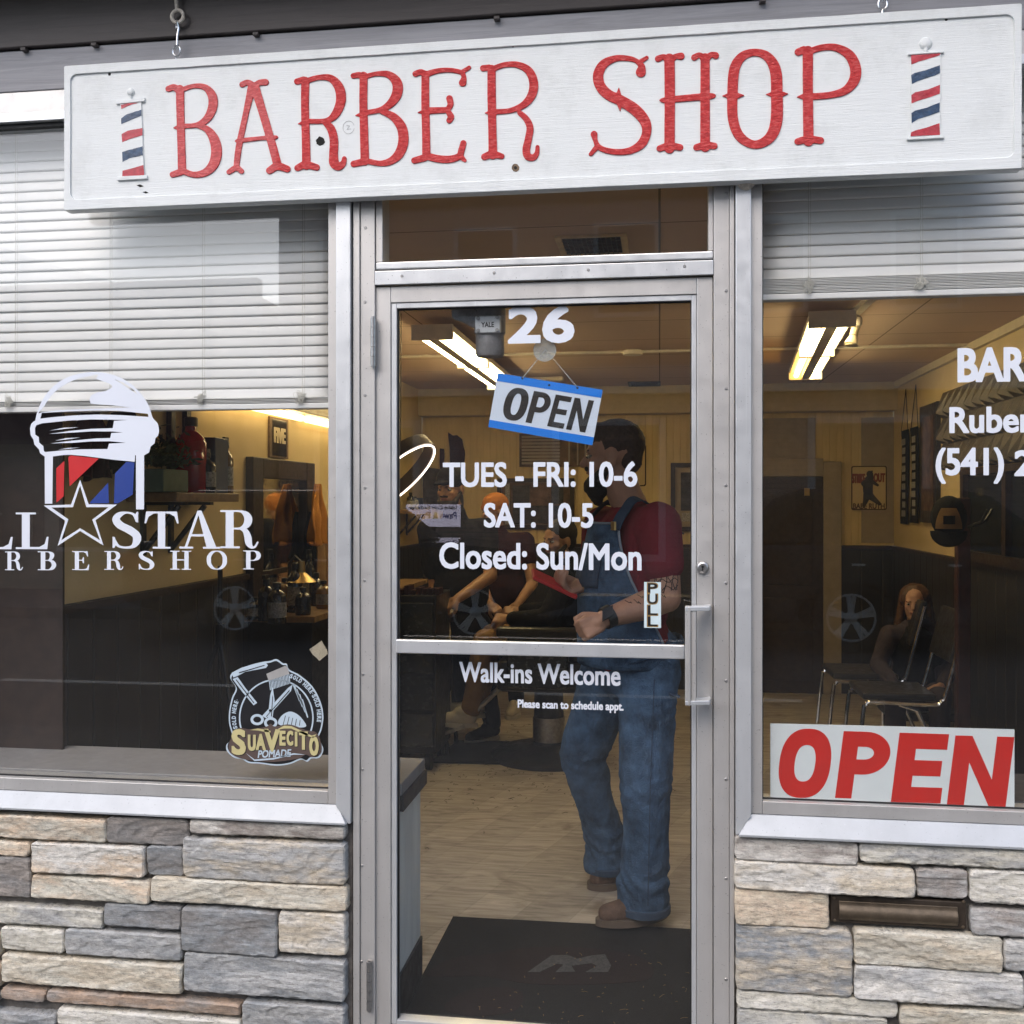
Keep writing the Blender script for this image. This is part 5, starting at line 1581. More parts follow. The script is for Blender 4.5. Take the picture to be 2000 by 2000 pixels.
# ------------------------------------------------------------------ ceiling fittings
def lamp(label, x, y0, y1, old):
    z = CEIL - 0.09
    root = empty("fluorescent_lamp", (x, (y0 + y1) / 2, z), label, "ceiling lamp", "hung fluorescent lamps")
    h = MB().box((x - 0.10, y0, z + 0.02), (x + 0.10, y1, z + 0.05)).box((x - 0.105, y0 - 0.02, z - 0.025), (x + 0.105, y0 - 0.001, z + 0.052)).box((x - 0.105, y1 + 0.001, z - 0.025), (x + 0.105, y1 + 0.02, z + 0.052))
    ym = (y0 + y1) / 2
    h.box((x - 0.095, ym - 0.025, z - 0.02), (x + 0.095, ym + 0.025, z + 0.019))
    h.box((x - 0.026, y0 + 0.002, z - 0.02), (x + 0.026, ym - 0.027, z + 0.018)).box((x - 0.026, ym + 0.027, z - 0.02), (x + 0.026, y1 - 0.002, z + 0.018))
    h.build("housing", M['lamp_white'], root, smooth=0)
    for yy in (y0 + 0.25, y1 - 0.25):
        MB().cyl((x, yy, z + 0.05), (x, yy, CEIL - 0.012), 0.006).lathe([(0.05, 0.0), (0.045, 0.010), (0.01, 0.012)], (x, yy, CEIL - 0.014), 16).build("hanger", M['lamp_white'], root)
    for sx in (-1, 1):
        for a, b, far in ((y0 + 0.02, ym - 0.04, 0), (ym + 0.04, y1 - 0.02, 1)):
            MB().cyl((x + sx * 0.060, a, z), (x + sx * 0.060, b, z), 0.017, n=14).build("tube", M['tube_old'] if (old and far and sx < 0) else M['tube'], root)
    return root
lamp("hung fluorescent lamp seen through the top of the door glass", -1.12, 2.20, 4.45, False)
lamp("hung fluorescent lamp seen through the right window", 0.87, 2.10, 4.15, True).rotation_euler.z = R(-4.5)
wz = 1.97
vl = empty("wall_lamp", (XL + 0.07, 2.6, wz), "bare fluorescent batten on the cream side wall above the mirror", "wall lamp")
MB().box((XL + 0.001, 1.3, wz), (XL + 0.10, 3.7, wz + 0.05)).build("housing", M['lamp_white'], vl, smooth=0, bev=0.004)
for a, b in ((1.33, 2.44), (2.52, 3.66)):
    MB().cyl((XL + 0.06, a, wz - 0.024), (XL + 0.06, b, wz - 0.024), 0.018, n=14).build("tube", M['tube_wall'], vl)

def vent(label, px0, px1, py0, py1, light):
    a, b = atz(px0, py1, CEIL), atz(px1, py1, CEIL)
    c = atz((px0 + px1) / 2, py0, CEIL)
    y0, y1 = sorted((a.y, c.y)); x0, x1 = a.x, b.x
    root = empty("ceiling_vent", ((x0 + x1) / 2, (y0 + y1) / 2, CEIL), label, "vent")
    f = MB(); w = 0.022
    z0, z1 = CEIL - 0.010, CEIL - 0.001
    f.box((x0, y0, z0), (x0 + w, y1, z1)).box((x1 - w, y0, z0), (x1, y1, z1)).box((x0 + w, y0, z0 + 0.0005), (x1 - w, y0 + w * 0.6, z1)).box((x0 + w, y1 - w * 0.6, z0 + 0.0005), (x1 - w, y1, z1))
    f.build("frame", light, root, smooth=0)
    MB().box((x0 + w, y0 + w * 0.6, CEIL - 0.004), (x1 - w, y1 - w * 0.6, CEIL - 0.0005)).build("backing", M['vent_dark'], root, smooth=0)
    l = MB()
    n = 12
    for i in range(1, n):
        x = x0 + w + (x1 - x0 - 2 * w) * i / n
        l.box((x - 0.0015, y0 + w * 0.6, CEIL - 0.009), (x + 0.0015, y1 - w * 0.6, CEIL - 0.0045))
    for i in range(1, 6):
        y = y0 + (y1 - y0) * i / 6
        l.box((x0 + w, y - 0.002, CEIL - 0.0115), (x1 - w, y + 0.002, CEIL - 0.0095))
    l.build("grille", M['dark_wood'], root, smooth=0)
vent("brass framed ceiling vent seen through the transom pane", 1097, 1229, 457, 496, M['vent'])
vent("dark ceiling vent far back above the man in overalls", 1228, 1290, 745, 753, M['dark_wood'])
cd = atz(1236, 683, CEIL)
ce = empty("conduit", (0, cd.y, CEIL), "pale conduit with a round box running across the ceiling", "conduit")
MB().cyl((XL + 0.01, cd.y, CEIL - 0.012), (XR - 0.04, cd.y, CEIL - 0.012), 0.009, n=10).build("pipe", M['lamp_white'], ce)
MB().lathe([(0.06, 0.0), (0.06, 0.022), (0.05, 0.030)], (cd.x, cd.y, CEIL - 0.031), 24).build("round_box", M['lamp_white'], ce)
sd = atz(1066, 737, CEIL)
tag(MB().box((sd.x - 0.13, sd.y - 0.05, CEIL - 0.03), (sd.x + 0.13, sd.y + 0.05, CEIL - 0.001)).build("diffuser_plate", M['reflector'], None, smooth=0, bev=0.004),
    "small pale plate on the ceiling above the open plaque", "ceiling plate")
# track spot
tx = atz(1672, 628, CEIL - 0.06)
ts = empty("track_spotlight", tx, "cream track spotlight beside the right hand ceiling lamp", "spotlight")
MB().box((tx.x - 0.018, tx.y - 1.7, CEIL - 0.03), (tx.x + 0.018, tx.y + 0.2, CEIL - 0.001)).build("track", M['lamp_white'], ts, smooth=0)
MB().lathe([(0.015, 0), (0.028, -0.012), (0.028, -0.045), (0.018, -0.055)], (tx.x, tx.y, CEIL - 0.032), 18).build("head", M['lamp_white'], ts)
d_ = Vector((-0.30, -0.15, -1)).normalized()
p0 = Vector((tx.x, tx.y, CEIL - 0.085)); 
MB().cyl(p0 + d_ * -0.01, p0 + d_ * 0.045, 0.019).build("socket", M['trim_cream'], ts)
MB().cyl(p0 + d_ * 0.046, p0 + d_ * 0.09, 0.016, 0.033).ball(p0 + d_ * 0.09, (0.030, 0.030, 0.012)).build("bulb", M['reflector'], ts)

# ------------------------------------------------------------------ left wall: shelf, bottles, mirror, cape
def wx(px, py, off=0.0): return atx(px, py, XL + off)
sA, sB = wx(255, 968, 0.02), wx(467, 962, 0.20)
zsh = 1.535
sh = empty("wall_shelf", (XL, (sA.y + sB.y) / 2, zsh), "oiled wooden shelf on black brackets along the cream wall", "shelf")
MB().box((XL + 0.001, sA.y, zsh - 0.035), (XL + 0.20, sB.y, zsh)).build("board", M['shelf_wood'], sh, smooth=0, bev=0.004)
for py_ in (sA.y + 0.12, sB.y - 0.22):
    b = MB().box((XL + 0.001, py_ - 0.015, zsh - 0.24), (XL + 0.012, py_ + 0.015, zsh - 0.036)).box((XL + 0.0125, py_ - 0.015, zsh - 0.048), (XL + 0.18, py_ + 0.015, zsh - 0.036))
    b.tube([(XL + 0.012, py_, zsh - 0.22), (XL + 0.15, py_, zsh - 0.05)], 0.011, 6)
    b.build("bracket", M['black'], sh, smooth=0)
M['liq_red'] = plain("red_tonic", (0.34, 0.012, 0.022), 0.15, coat=0.5)
M['bottle_dark'] = plain("dark_bottle", (0.016, 0.018, 0.026), 0.2, coat=0.4)
M['bottle_blue'] = plain("navy_carton", (0.018, 0.030, 0.075), 0.4)
M['bottle_amber'] = plain("amber_bottle", (0.22, 0.13, 0.045), 0.15, coat=0.4)
M['label_grey'] = plain("printed_label", (0.30, 0.30, 0.29), 0.5, var=0.6, scale=120)
def bottle(label, x, y, z, h, r, mat, cap, lab=True, spray=False, group=None):
    root = empty("bottle", (x, y, z), label, "bottle", group)
    b = MB().lathe([(r * 0.94, 0), (r, 0.008), (r, h * 0.66), (r * 0.8, h * 0.74), (r * 0.38, h * 0.82), (r * 0.36, h * 0.88)], (x, y, z), 18)
    b.build("body", mat, root)
    c = MB().lathe([(r * 0.44, h * 0.88), (r * 0.44, h * 0.985), (r * 0.36, h)], (x, y, z), 14)
    if spray: c.box((x - r * 0.2, y - r * 0.9, z + h), (x + r * 0.2, y + r * 0.45, z + h * 1.09))
    c.build("cap", cap, root)
    if lab:
        MB().lathe([(r * 1.012, h * 0.15), (r * 1.012, h * 0.52)], (x, y, z), 18).build("paper_label", M['label_grey'], root)
    return root
G1 = "bottles on the wall shelf"
def yat(px, off): return wx(px, 950, off).y
bottle("tall red tonic bottle standing on the wooden wall shelf", XL + 0.085, yat(373, 0.085), zsh, 0.305, 0.062, M['liq_red'], M['black'], False, False, G1)
M['liq_red'].node_tree.nodes["Principled BSDF"].inputs['Coat Weight'].default_value = 0.3
tag(MB().box((XL + 0.03, yat(398, .1), zsh + 0.001), (XL + 0.15, yat(424, .1), zsh + 0.23)).build("carton", M['bottle_blue'], None, smooth=0, bev=0.004), "navy blue carton behind the bottles on the wall shelf", "carton", G1)
bottle("dark spray bottle with grey label beside the navy carton", XL + 0.135, yat(404, 0.135), zsh, 0.165, 0.036, M['bottle_dark'], M['black'], True, True, G1)
bottle("dark labelled bottle between two spray bottles on the shelf", XL + 0.10, yat(425, 0.10), zsh, 0.215, 0.036, M['bottle_dark'], M['black'], True, True, G1)
bottle("amber spray bottle at the right end of the shelf", XL + 0.085, yat(442, 0.085), zsh, 0.225, 0.030, M['bottle_amber'], M['black'], True, True, G1)
pf = empty("picture_frame", wx(345, 950, 0.04), "empty black picture frame leaning on the wall shelf", "picture frame")
fy0, fy1 = yat(336, .03), yat(374, .03)
f = MB()
for (ya, yb_, za_, zb_) in ((fy0, fy0 + 0.035, zsh + 0.001, zsh + 0.40), (fy1 - 0.035, fy1, zsh + 0.001, zsh + 0.40), (fy0 + 0.035, fy1 - 0.035, zsh + 0.365, zsh + 0.40), (fy0 + 0.035, fy1 - 0.035, zsh + 0.001, zsh + 0.036)):
    f.box((XL + 0.006, ya, za_), (XL + 0.028, yb_, zb_))
f.build("frame", M['black'], pf, smooth=0)
# plant at the left of the shelf
pp = Vector((XL + 0.11, yat(315, 0.11), zsh))
pt = empty("potted_plant", pp, "small dark leafy plant in a long green box on the wall shelf", "plant")
MB().box((XL + 0.05, pp.y - 0.10, zsh + 0.001), (XL + 0.17, pp.y + 0.10, zsh + 0.085)).build("planter", M['green_paint'], pt, smooth=0, bev=0.005)
M['leaf'] = plain("dark_leaves", (0.035, 0.055, 0.022), 0.6, var=0.5, scale=50)
rl = random.Random(2); lf_ = MB()
for i in range(420):
    c = Vector((pp.x + rl.gauss(0, 0.045), pp.y + rl.gauss(0, 0.075), zsh + 0.10 + abs(rl.gauss(0, 0.050))))
    d1 = Vector((rl.uniform(-1, 1), rl.uniform(-1, 1), rl.uniform(-0.3, 1))).normalized(); d2 = d1.orthogonal().normalized()
    L, W_ = rl.uniform(0.012, 0.024), rl.uniform(0.004, 0.008)
    lf_.add([c - d1 * L, c + d2 * W_, c + d1 * L, c - d2 * W_], [(0, 1, 2, 3)])
lf_.build("foliage", M['leaf'], pt, smooth=0)
# poster
qa, qb = wx(523, 826), wx(558, 878)
po = empty("wall_poster", qa, "small dark lettered poster high on the cream side wall", "poster")
MB().box((XL + 0.001, qa.y, 1.725), (XL + 0.012, wx(559, 850).y, 1.93)).build("board", M['rust'], po, smooth=0)
me = text_contours("FIVE", 0.9, 1.0, bold=0.05)
MB().box((XL + 0.0125, qa.y + 0.03, 1.735), (XL + 0.014, wx(559, 850).y - 0.03, 1.92)).build("print", M['bottle_dark'], po, smooth=0)
tme = curve_mesh([[(a_, b_) for a_, b_ in c] for c in me], 0.001)
co_n = np.empty(len(tme.vertices) * 3); tme.vertices.foreach_get('co', co_n); co_n = co_n.reshape(-1, 3)
ya_, yb2 = qa.y + 0.045, wx(559, 850).y - 0.045
tme.vertices.foreach_set('co', np.stack([XL + 0.0146 + co_n[:, 2], ya_ + co_n[:, 0] / 0.9 * (yb2 - ya_), 1.80 + co_n[:, 1] * 0.08], 1).ravel()); tme.update()
link_mesh("lettering", tme, M['trim_cream'], po, 0)
# mirror
my0, my1 = wx(479, 900).y, wx(602, 900).y
mz0, mz1 = 0.99, 1.715
mi = empty("wall_mirror", (XL, (my0 + my1) / 2, mz0), "big mirror in a broad black frame on the cream side wall", "mirror")
w = 0.13
m = MB().box((XL + 0.001, my0, mz0), (XL + 0.04, my0 + w, mz1)).box((XL + 0.001, my1 - w, mz0), (XL + 0.04, my1, mz1)).box((XL + 0.001, my0 + w, mz1 - 0.10), (XL + 0.039, my1 - w, mz1)).box((XL + 0.001, my0 + w, mz0), (XL + 0.039, my1 - w, mz0 + 0.06))
m.build("frame", M['dark_wood'], mi, smooth=0, bev=0.004)
MB().box((XL + 0.001, my0 + w + 0.001, mz0 + 0.061), (XL + 0.014, my1 - w - 0.001, mz1 - 0.101)).build("mirror_pane", M['mirror'], mi, smooth=0)
# counter
cz = 0.965
ctr = empty("work_counter", (XL, my0 + 0.9, cz), "narrow work counter crowded with bottles below the mirror", "counter")
MB().box((XL + 0.014, my0 - 0.05, cz - 0.03), (XL + 0.36, my0 + 2.3, cz)).build("board", M['shelf_wood'], ctr, smooth=0, bev=0.003)
MB().box((XL + 0.014, my0 + 0.0, 0.0), (XL + 0.33, my0 + 2.25, cz - 0.031)).build("cabinet", M['black'], ctr, smooth=0)
rb = random.Random(11)
lab = ["short dark jar with pale label at the near end of the counter", "black shampoo bottle second from the near end of the counter", "dark bottle with a small square label on the counter",
       "slim amber bottle between dark bottles on the counter", "tall black bottle with a broad label on the counter", "dark squat bottle next to the brass lamp on the counter", "black pump bottle behind the tall black bottle",
       "slim dark bottle near the far end of the counter", "small amber bottle at the far end of the counter"]
for i, px in enumerate((497, 520, 541, 556, 576, 592, 604, 618, 632)):
    off = 0.20 + (i % 3 - 1) * 0.08
    hh = (0.10, 0.19, 0.18, 0.16, 0.24, 0.13, 0.26, 0.17, 0.14)[i]
    bottle(lab[i], XL + off, atx(px, 1170, XL + off).y, cz, hh, 0.030 + 0.012 * rb.random(), M['bottle_amber'] if i in (3, 8) else M['bottle_dark'], M['black'], i % 2 == 0, i in (1, 6), "bottles on the work counter")
bl = atx(588, 1105, XL + 0.22)
bla = empty("desk_lamp", (bl.x, bl.y, cz), "small desk lamp with a brass bell shade on the counter", "lamp")
MB().lathe([(0.05, 0.0), (0.05, 0.012), (0.008, 0.02), (0.008, 0.24)], (bl.x - 0.06, bl.y, cz), 16).build("stand", M['black'], bla)
MB().lathe([(0.075, 0.0), (0.05, 0.022), (0.022, 0.045), (0.018, 0.10)], (bl.x, bl.y, cz + 0.145), 20).build("shade", M['brass'], bla)
MB().tube([(bl.x - 0.06, bl.y, cz + 0.235), (bl.x - 0.03, bl.y, cz + 0.27), (bl.x, bl.y, cz + 0.24)], 0.007, 8).build("arm", M['black'], bla)
# hanging capes
def hanging(name, label, px0, px1, py0, py1, mat, off, cat, seed):
    a, b = atx(px0, py0, XL + off), atx(px1, py1, XL + off)
    zt_, zb_ = a.z, b.z
    rnd = random.Random(seed)
    n, k = 18, 26
    vs, fs = [], []
    for j in range(k + 1):
        t = j / k
        wdt = 0.25 + 0.75 * min(1, t * 2.2)
        for i in range(n + 1):
            s = i / n
            y = (a.y + b.y) / 2 + (s - 0.5) * (b.y - a.y) * wdt
            x = XL + off + 0.022 * sin(s * 16 + seed) * (0.3 + t) + 0.014 * noise.noise(Vector((s * 6, t * 3, seed)))
            z = zt_ + (zb_ - zt_) * t + 0.03 * noise.noise(Vector((s * 4, seed, 0))) * t
            vs.append((x, y, z))
    for j in range(k):
        for i in range(n):
            q = j * (n + 1) + i
            fs.append((q, q + 1, q + n + 2, q + n + 1))
    o = MB().add(vs, fs).build(name, mat, None, smooth=60)
    sm_ = o.modifiers.new("t", 'SOLIDIFY'); sm_.thickness = 0.006
    return tag(o, label, cat)
hanging("cape", "amber barber cape hanging on the side wall by the door frame", 604, 634, 945, 1060, M['cape_orange'], 0.10, "cape", 1)
hanging("cape", "long brown cape hanging behind the amber cape", 612, 650, 1000, 1140, M['cloth_khaki'], 0.06, "cape", 2)
hanging("jacket", "black jacket hanging at the edge of the mirror", 598, 612, 1000, 1090, M['cloth_black'], 0.05, "jacket", 3)

hanging("hanging_jersey", "dark maroon jersey hanging on the side wall behind the cap of the logo", 150, 205, 770, 935, M['cloth_maroon'], 0.04, "jersey", 4)
hanging("hanging_jersey", "black jersey hanging on the side wall between the maroon jersey and the plant", 212, 268, 770, 925, M['cloth_black'], 0.05, "jersey", 5)
# ring light on tripod by the left window
rt = P(430, 1100, 4.45)
tp = empty("tripod_stand", (rt.x, rt.y, 0), "black tripod light stand behind the left window", "tripod")
MB().cyl((rt.x, rt.y, 0.35), (rt.x, rt.y, 1.22), 0.011, n=10).build("pole", M['black'], tp)
for a_ in (R(200), R(320), R(80)):
    MB().tube([(rt.x, rt.y, 0.92), (rt.x + 0.30 * cos(a_), rt.y + 0.30 * sin(a_), 0.0)], 0.010, 8).build("leg", M['black'], tp)
MB().lathe([(0.022, 0), (0.022, 0.09)], (rt.x, rt.y, 0.88), 12).build("collar", M['black'], tp)

# hanging ring lamp seen through the door
rc = P(768, 926, 5.0)
rl_ = empty("ring_lamp", rc, "tilted bronze ring lamp with a glowing edge seen at the left of the door glass", "ring lamp")
vr, vu, vv = Vector((C_, S_, 0)), Vector((0, 0, 1)), Vector((-S_, C_, 0))
ax_u = (vr * 0.74 + vu * 0.67).normalized()
ax_v = ((vr * 0.67 - vu * 0.74) * 0.22 + vv * 0.975).normalized(); ax_n = ax_u.cross(ax_v).normalized()
if ax_n.z < 0: ax_n = -ax_n
rr_ = 0.245
def rp(a, r, n): return rc + ax_u * (cos(a) * r) + ax_v * (sin(a) * r) + ax_n * n
N = 64
vs, fs = [], []
for i in range(N):
    a_ = 2 * pi * i / N
    vs += [rp(a_, rr_, -0.03), rp(a_, rr_, 0.03), rp(a_, rr_ - 0.022, 0.03), rp(a_, rr_ - 0.022, -0.03)]
for i in range(N):
    j = (i + 1) % N
    for k in range(4):
        l = (k + 1) % 4
        fs.append((i * 4 + k, j * 4 + k, j * 4 + l, i * 4 + l))
MB().add(vs, fs).build("band", plain("bronze_ring_band", (0.085, 0.055, 0.035), 0.4), rl_, smooth=40)
MB().tube([rp(2 * pi * i / N, rr_ - 0.011, -0.034) for i in range(N)], 0.0042, 8, closed=True).build("light_strip", M['ring_glow'], rl_)
MB().cyl(rc + ax_u * rr_ * 0.2 + Vector((0, 0, 0.09)), Vector((rc.x + 0.04, rc.y, CEIL - 0.002)), 0.002, n=6).build("cord", M['black'], rl_)

# ------------------------------------------------------------------ back wall
YW = YB - 0.002
def wq(px, py, off=0.0): return at(px, py, YB - off)
def framed(name, label, px0, py0, px1, py1, mat_frame, mat_mat, art, cat="picture"):
    a, b = wq(px0, py1), wq(px1, py0)
    root = empty(name, ((a.x + b.x) / 2, YB, a.z), label, cat)
    w_ = 0.035
    f_ = MB().box((a.x, YB - 0.03, a.z), (a.x + w_, YB - 0.001, b.z)).box((b.x - w_, YB - 0.03, a.z), (b.x, YB - 0.001, b.z)).box((a.x + w_, YB - 0.029, a.z), (b.x - w_, YB - 0.001, a.z + w_)).box((a.x + w_, YB - 0.029, b.z - w_), (b.x - w_, YB - 0.001, b.z))
    f_.build("frame", mat_frame, root, smooth=0)
    MB().box((a.x + w_ + 0.001, YB - 0.012, a.z + w_ + 0.001), (b.x - w_ - 0.001, YB - 0.002, b.z - w_ - 0.001)).build("mount", mat_mat, root, smooth=0)
    for (u0, v0, u1, v1, m_) in art:
        x0, x1 = a.x + (b.x - a.x) * u0, a.x + (b.x - a.x) * u1
        z0, z1 = a.z + (b.z - a.z) * v0, a.z + (b.z - a.z) * v1
        MB().box((x0, YB - 0.0145, z0), (x1, YB - 0.0122, z1)).build("print", m_, root, smooth=0)
    return root
M['art_brown'] = plain("faded_brown_print", (0.10, 0.055, 0.035), 0.5, var=0.9, scale=9)
M['art_dark'] = plain("dark_photo_print", (0.035, 0.032, 0.034), 0.4, var=0.9, scale=14)
framed("framed_picture", "wide dark framed collage on the rear wall behind the hours lettering", 972, 934, 1122, 1033, M['dark_wood'], M['art_brown'],
       [(0.10, 0.1, 0.16, 0.9, M['label_grey']), (0.2, 0.52, 0.42, 0.86, M['art_dark']), (0.46, 0.5, 0.66, 0.86, M['art_brown']), (0.7, 0.5, 0.86, 0.86, M['art_dark']), (0.2, 0.12, 0.86, 0.46, M['art_dark'])])
framed("framed_picture", "tall dark framed photo with pale mount at the right edge of the door glass", 1310, 904, 1392, 1037, M['dark_wood'], M['trim_taupe'],
       [(0.24, 0.30, 0.80, 0.86, M['art_dark']), (0.26, 0.14, 0.78, 0.27, M['label_grey'])])
# white notice partly behind the man
a, b = wq(1195, 950), wq(1262, 868)
ns = empty("wall_notice", ((a.x + b.x) / 2, YB, a.z), "cream lettered notice on the rear wall behind the man's head", "notice")
plate("board", [rrect(a.x, b.x, a.z, b.z, 0.02)], YB - 0.001, 0.004, M['black'], ns, 0, 0)
plate("face", [rrect(a.x + 0.01, b.x - 0.01, a.z + 0.01, b.z - 0.01, 0.015)], YB - 0.0055, 0.001, M['wall_yellow'], ns, 0, 0)
for s, x0, x1, y0, y1 in (("GERS", 1228, 1256, 879, 888), ("NG", 1240, 1254, 900, 909)):
    link_mesh("lettering", px_text(s, x0, x1, y0, y1, YB - 0.0068, bold=0.01), M['black'], ns, 0)
# hanging shirt and pennant on the rear wall
def back_cloth(name, label, poly, mat, cat):
    pts = [(lambda p: (p.x, p.z))(wq(*p)) for p in poly]
    o = plate(name, [subdivide(pts, 0.03, 0.006, 3)], YB - 0.006, 0.02, mat, None, 0.006)
    return tag(o, label, cat)
back_cloth("hanging_shirt", "dark red striped shirt hanging on the rear wall left of the hours", [(876, 845), (885, 851), (893, 851), (903, 858), (908, 880), (908, 935), (880, 935), (880, 880)], M['cloth_maroon'], "shirt")
back_cloth("pennant", "narrow dark red pennant beside the hanging shirt", [(860, 876), (868, 877), (868, 930), (861, 930)], M['cloth_maroon'], "pennant")
back_cloth("hanging_banner", "broad dark banner hanging low behind the bearded barber", [(826, 910), (862, 918), (905, 930), (905, 1010), (828, 985)], M['art_dark'], "banner")
# small rear window with blind
a, b = wq(1015, 912), wq(1152, 846)
rw = empty("rear_window", ((a.x + b.x) / 2, YB, a.z), "small shuttered window high in the rear wall under the open plaque", "window")
MB().box((a.x, YB - 0.02, a.z), (b.x, YB - 0.001, b.z)).build("casing", M['art_brown'], rw, smooth=0)
s_ = MB()
for i in range(9):
    z_ = a.z + 0.02 + i * (b.z - a.z - 0.03) / 9
    s_.box((a.x + 0.02, YB - 0.028, z_), (a.x + (b.x - a.x) * 0.58, YB - 0.0205, z_ + 0.018))
s_.build("slats", M['trim_taupe'], rw, smooth=0)
for t in (0.70, 0.82, 0.93):
    MB().box((a.x + (b.x - a.x) * t, YB - 0.026, a.z + 0.01), (a.x + (b.x - a.x) * t + 0.012, YB - 0.0205, b.z - 0.01)).build("bar", M['trim_taupe'], rw, smooth=0)

# brown door in the rear wall, seen through the right window
da, db = wq(1440, 1347), wq(1606, 931)
rd = empty("rear_door", ((da.x + db.x) / 2, YB, 0), "dark stained door in taupe trim seen through the right window", "door")
MB().box((da.x, YB - 0.05, 0.0), (db.x, YB - 0.015, db.z)).build("leaf", M['dark_wood'], rd, smooth=0)
t_ = MB().box((db.x + 0.001, YB - 0.06, 0.0), (wq(1641, 1000).x, YB - 0.013, wq(1600, 902).z)).box((da.x - 0.16, YB - 0.061, db.z + 0.001), (db.x, YB - 0.013, wq(1600, 896).z))
t_.build("casing", M['trim_taupe'], rd, smooth=0, bev=0.004)
for (u0, v0, u1, v1) in ((0.12, 0.06, 0.88, 0.44), (0.12, 0.50, 0.88, 0.94)):
    x0, x1 = da.x + (db.x - da.x) * u0, da.x + (db.x - da.x) * u1
    z0, z1 = db.z * v0, db.z * v1
    MB().box((x0, YB - 0.056, z0), (x1, YB - 0.0505, z1)).build("panel", M['dark_wood'], rd, smooth=0, bev=0.01)
h_ = wq(1576, 961, 0.06)
MB().box((h_.x - 0.02, YB - 0.064, h_.z - 0.03), (h_.x + 0.02, YB - 0.0565, h_.z + 0.03)).build("latch_plate", M['brass'], rd, smooth=0)
# tan cupboard boards beside the door
for label, px0, py0, px1, py1, m_ in (("tan wall panel above the dark rear door", 1490, 816, 1592, 900, M['art_tan'] if 'art_tan' in M else None),
                                      ("wide khaki wall panel behind the batter poster", 1682, 815, 1760, 1060, None)):
    a, b = wq(px0, py1), wq(px1, py0)
    tag(MB().box((a.x, YB - 0.012, a.z), (b.x, YB - 0.001, b.z)).build("wall_panel", M['trim_taupe'], None, smooth=0, bev=0.003), label, "panel")
# baseball tin sign
a, b = wq(1662, 996), wq(1731, 910)
bs = empty("tin_sign", ((a.x + b.x) / 2, YB, a.z), "tin wall sign with a batter figure and red block letters", "sign")
plate("plate", [rrect(a.x, b.x, a.z, b.z, 0.015)], YB - 0.013, 0.004, M['dark_wood'], bs, 0, 0)
plate("face", [rrect(a.x + 0.008, b.x - 0.008, a.z + 0.008, b.z - 0.008, 0.012)], YB - 0.0172, 0.001, M['wall_yellow'], bs, 0, 0)
Yt = YB - 0.0184
link_mesh("lettering", px_text("BABE RUTH", 1666, 1728, 983, 994, Yt, bold=0.04), M['art_brown'], bs, 0)
M['tin_red'] = plain("faded_tin_red", (0.24, 0.06, 0.035), 0.5)
link_mesh("lettering", px_text("OUT", 1706, 1729, 924, 942, Yt, bold=0.05), M['tin_red'], bs, 0)
link_mesh("lettering", px_text("STRIKE", 1664, 1690, 925, 944, Yt, bold=0.05), M['tin_red'], bs, 0)
def bx(u, v): p = wq(1300 + u / 2.76, 560 + v / 2.76); return (p.x, p.z)
fig = sdf_glyph([[(1098, 1010, 36), (1102, 1030, 34)], [(1095, 1040, 46), (1088, 1080, 54), (1090, 1120, 50)], [(1090, 1120, 44), (1120, 1145, 30), (1150, 1170, 18)], [(1085, 1120, 44), (1075, 1155, 28), (1065, 1180, 16)],
                 [(1090, 1045, 30), (1060, 1060, 18), (1075, 1080, 16)], [(1085, 1020, 6), (1110, 995, 9)], [(1110, 1050, 22), (1140, 1070, 14)]])
plate("batter_figure", [[bx(*p) for p in c] for c in fig], Yt, 0.001, M['art_dark'], bs, 0, 0)

# ------------------------------------------------------------------ right wall
def rx(px, py, off=0.0): return atx(px, py, XR - off)
def right_board(px0, px1, zb_, zt_, off, th):
    y0, y1 = rx(px1, 1000, off).y, rx(px0, 1000, off).y
    return y0, y1
def banner(label, px0, px1, pyt, pyb, seed):
    y1, y0 = rx(px0, 1000).y, rx(px1, 1000).y
    zt_, zb_ = rx(px0, pyt).z, rx(px1, pyb).z
    ym = (y0 + y1) / 2
    y0, y1 = ym - 0.11, ym + 0.11
    root = empty("wall_banner", (XR, ym, zb_), label, "banner", "narrow banners on the right wall")
    vs, fs = [], []
    n = 14
    for j in range(n + 1):
        t = j / n
        z = zb_ + (zt_ - zb_) * t
        x = XR - 0.012 - 0.006 * sin(t * 5 + seed)
        vs += [(x, y0, z), (x, y1, z), (x - 0.004, y1, z), (x - 0.004, y0, z)]
    for j in range(n):
        for k in range(4):
            l = (k + 1) % 4
            fs.append((j * 4 + k, j * 4 + l, j * 4 + 4 + l, j * 4 + 4 + k))
    fs += [(3, 2, 1, 0), (n * 4, n * 4 + 1, n * 4 + 2, n * 4 + 3)]
    MB().add(vs, fs).build("cloth", M['cloth_black'], root, smooth=40)
    m_ = MB()
    r_ = random.Random(seed)
    for j in range(9):
        t0 = 0.08 + j * 0.095
        z0 = zb_ + (zt_ - zb_) * t0
        m_.box((XR - 0.0245, y0 + 0.05, z0), (XR - 0.0235, y1 - 0.05 - 0.03 * r_.random(), z0 + 0.045))
    m_.build("print", M['label_grey'], root, smooth=0)
    MB().tube([(XR - 0.015, y0 + 0.01, zt_), (XR - 0.006, ym, zt_ + 0.30), (XR - 0.015, y1 - 0.01, zt_)], 0.003, 5).build("string", M['black'], root)
banner("narrow dark banner with printed marks, nearer the tin sign", 1764, 1778, 842, 1024, 1)
banner("narrow dark banner with printed marks, nearer the tall frame", 1785, 1796, 836, 1022, 2)
y1, y0 = rx(1805, 900).y, rx(1838, 900).y
tfz0, tfz1 = 1.36, rx(1820, 790).z
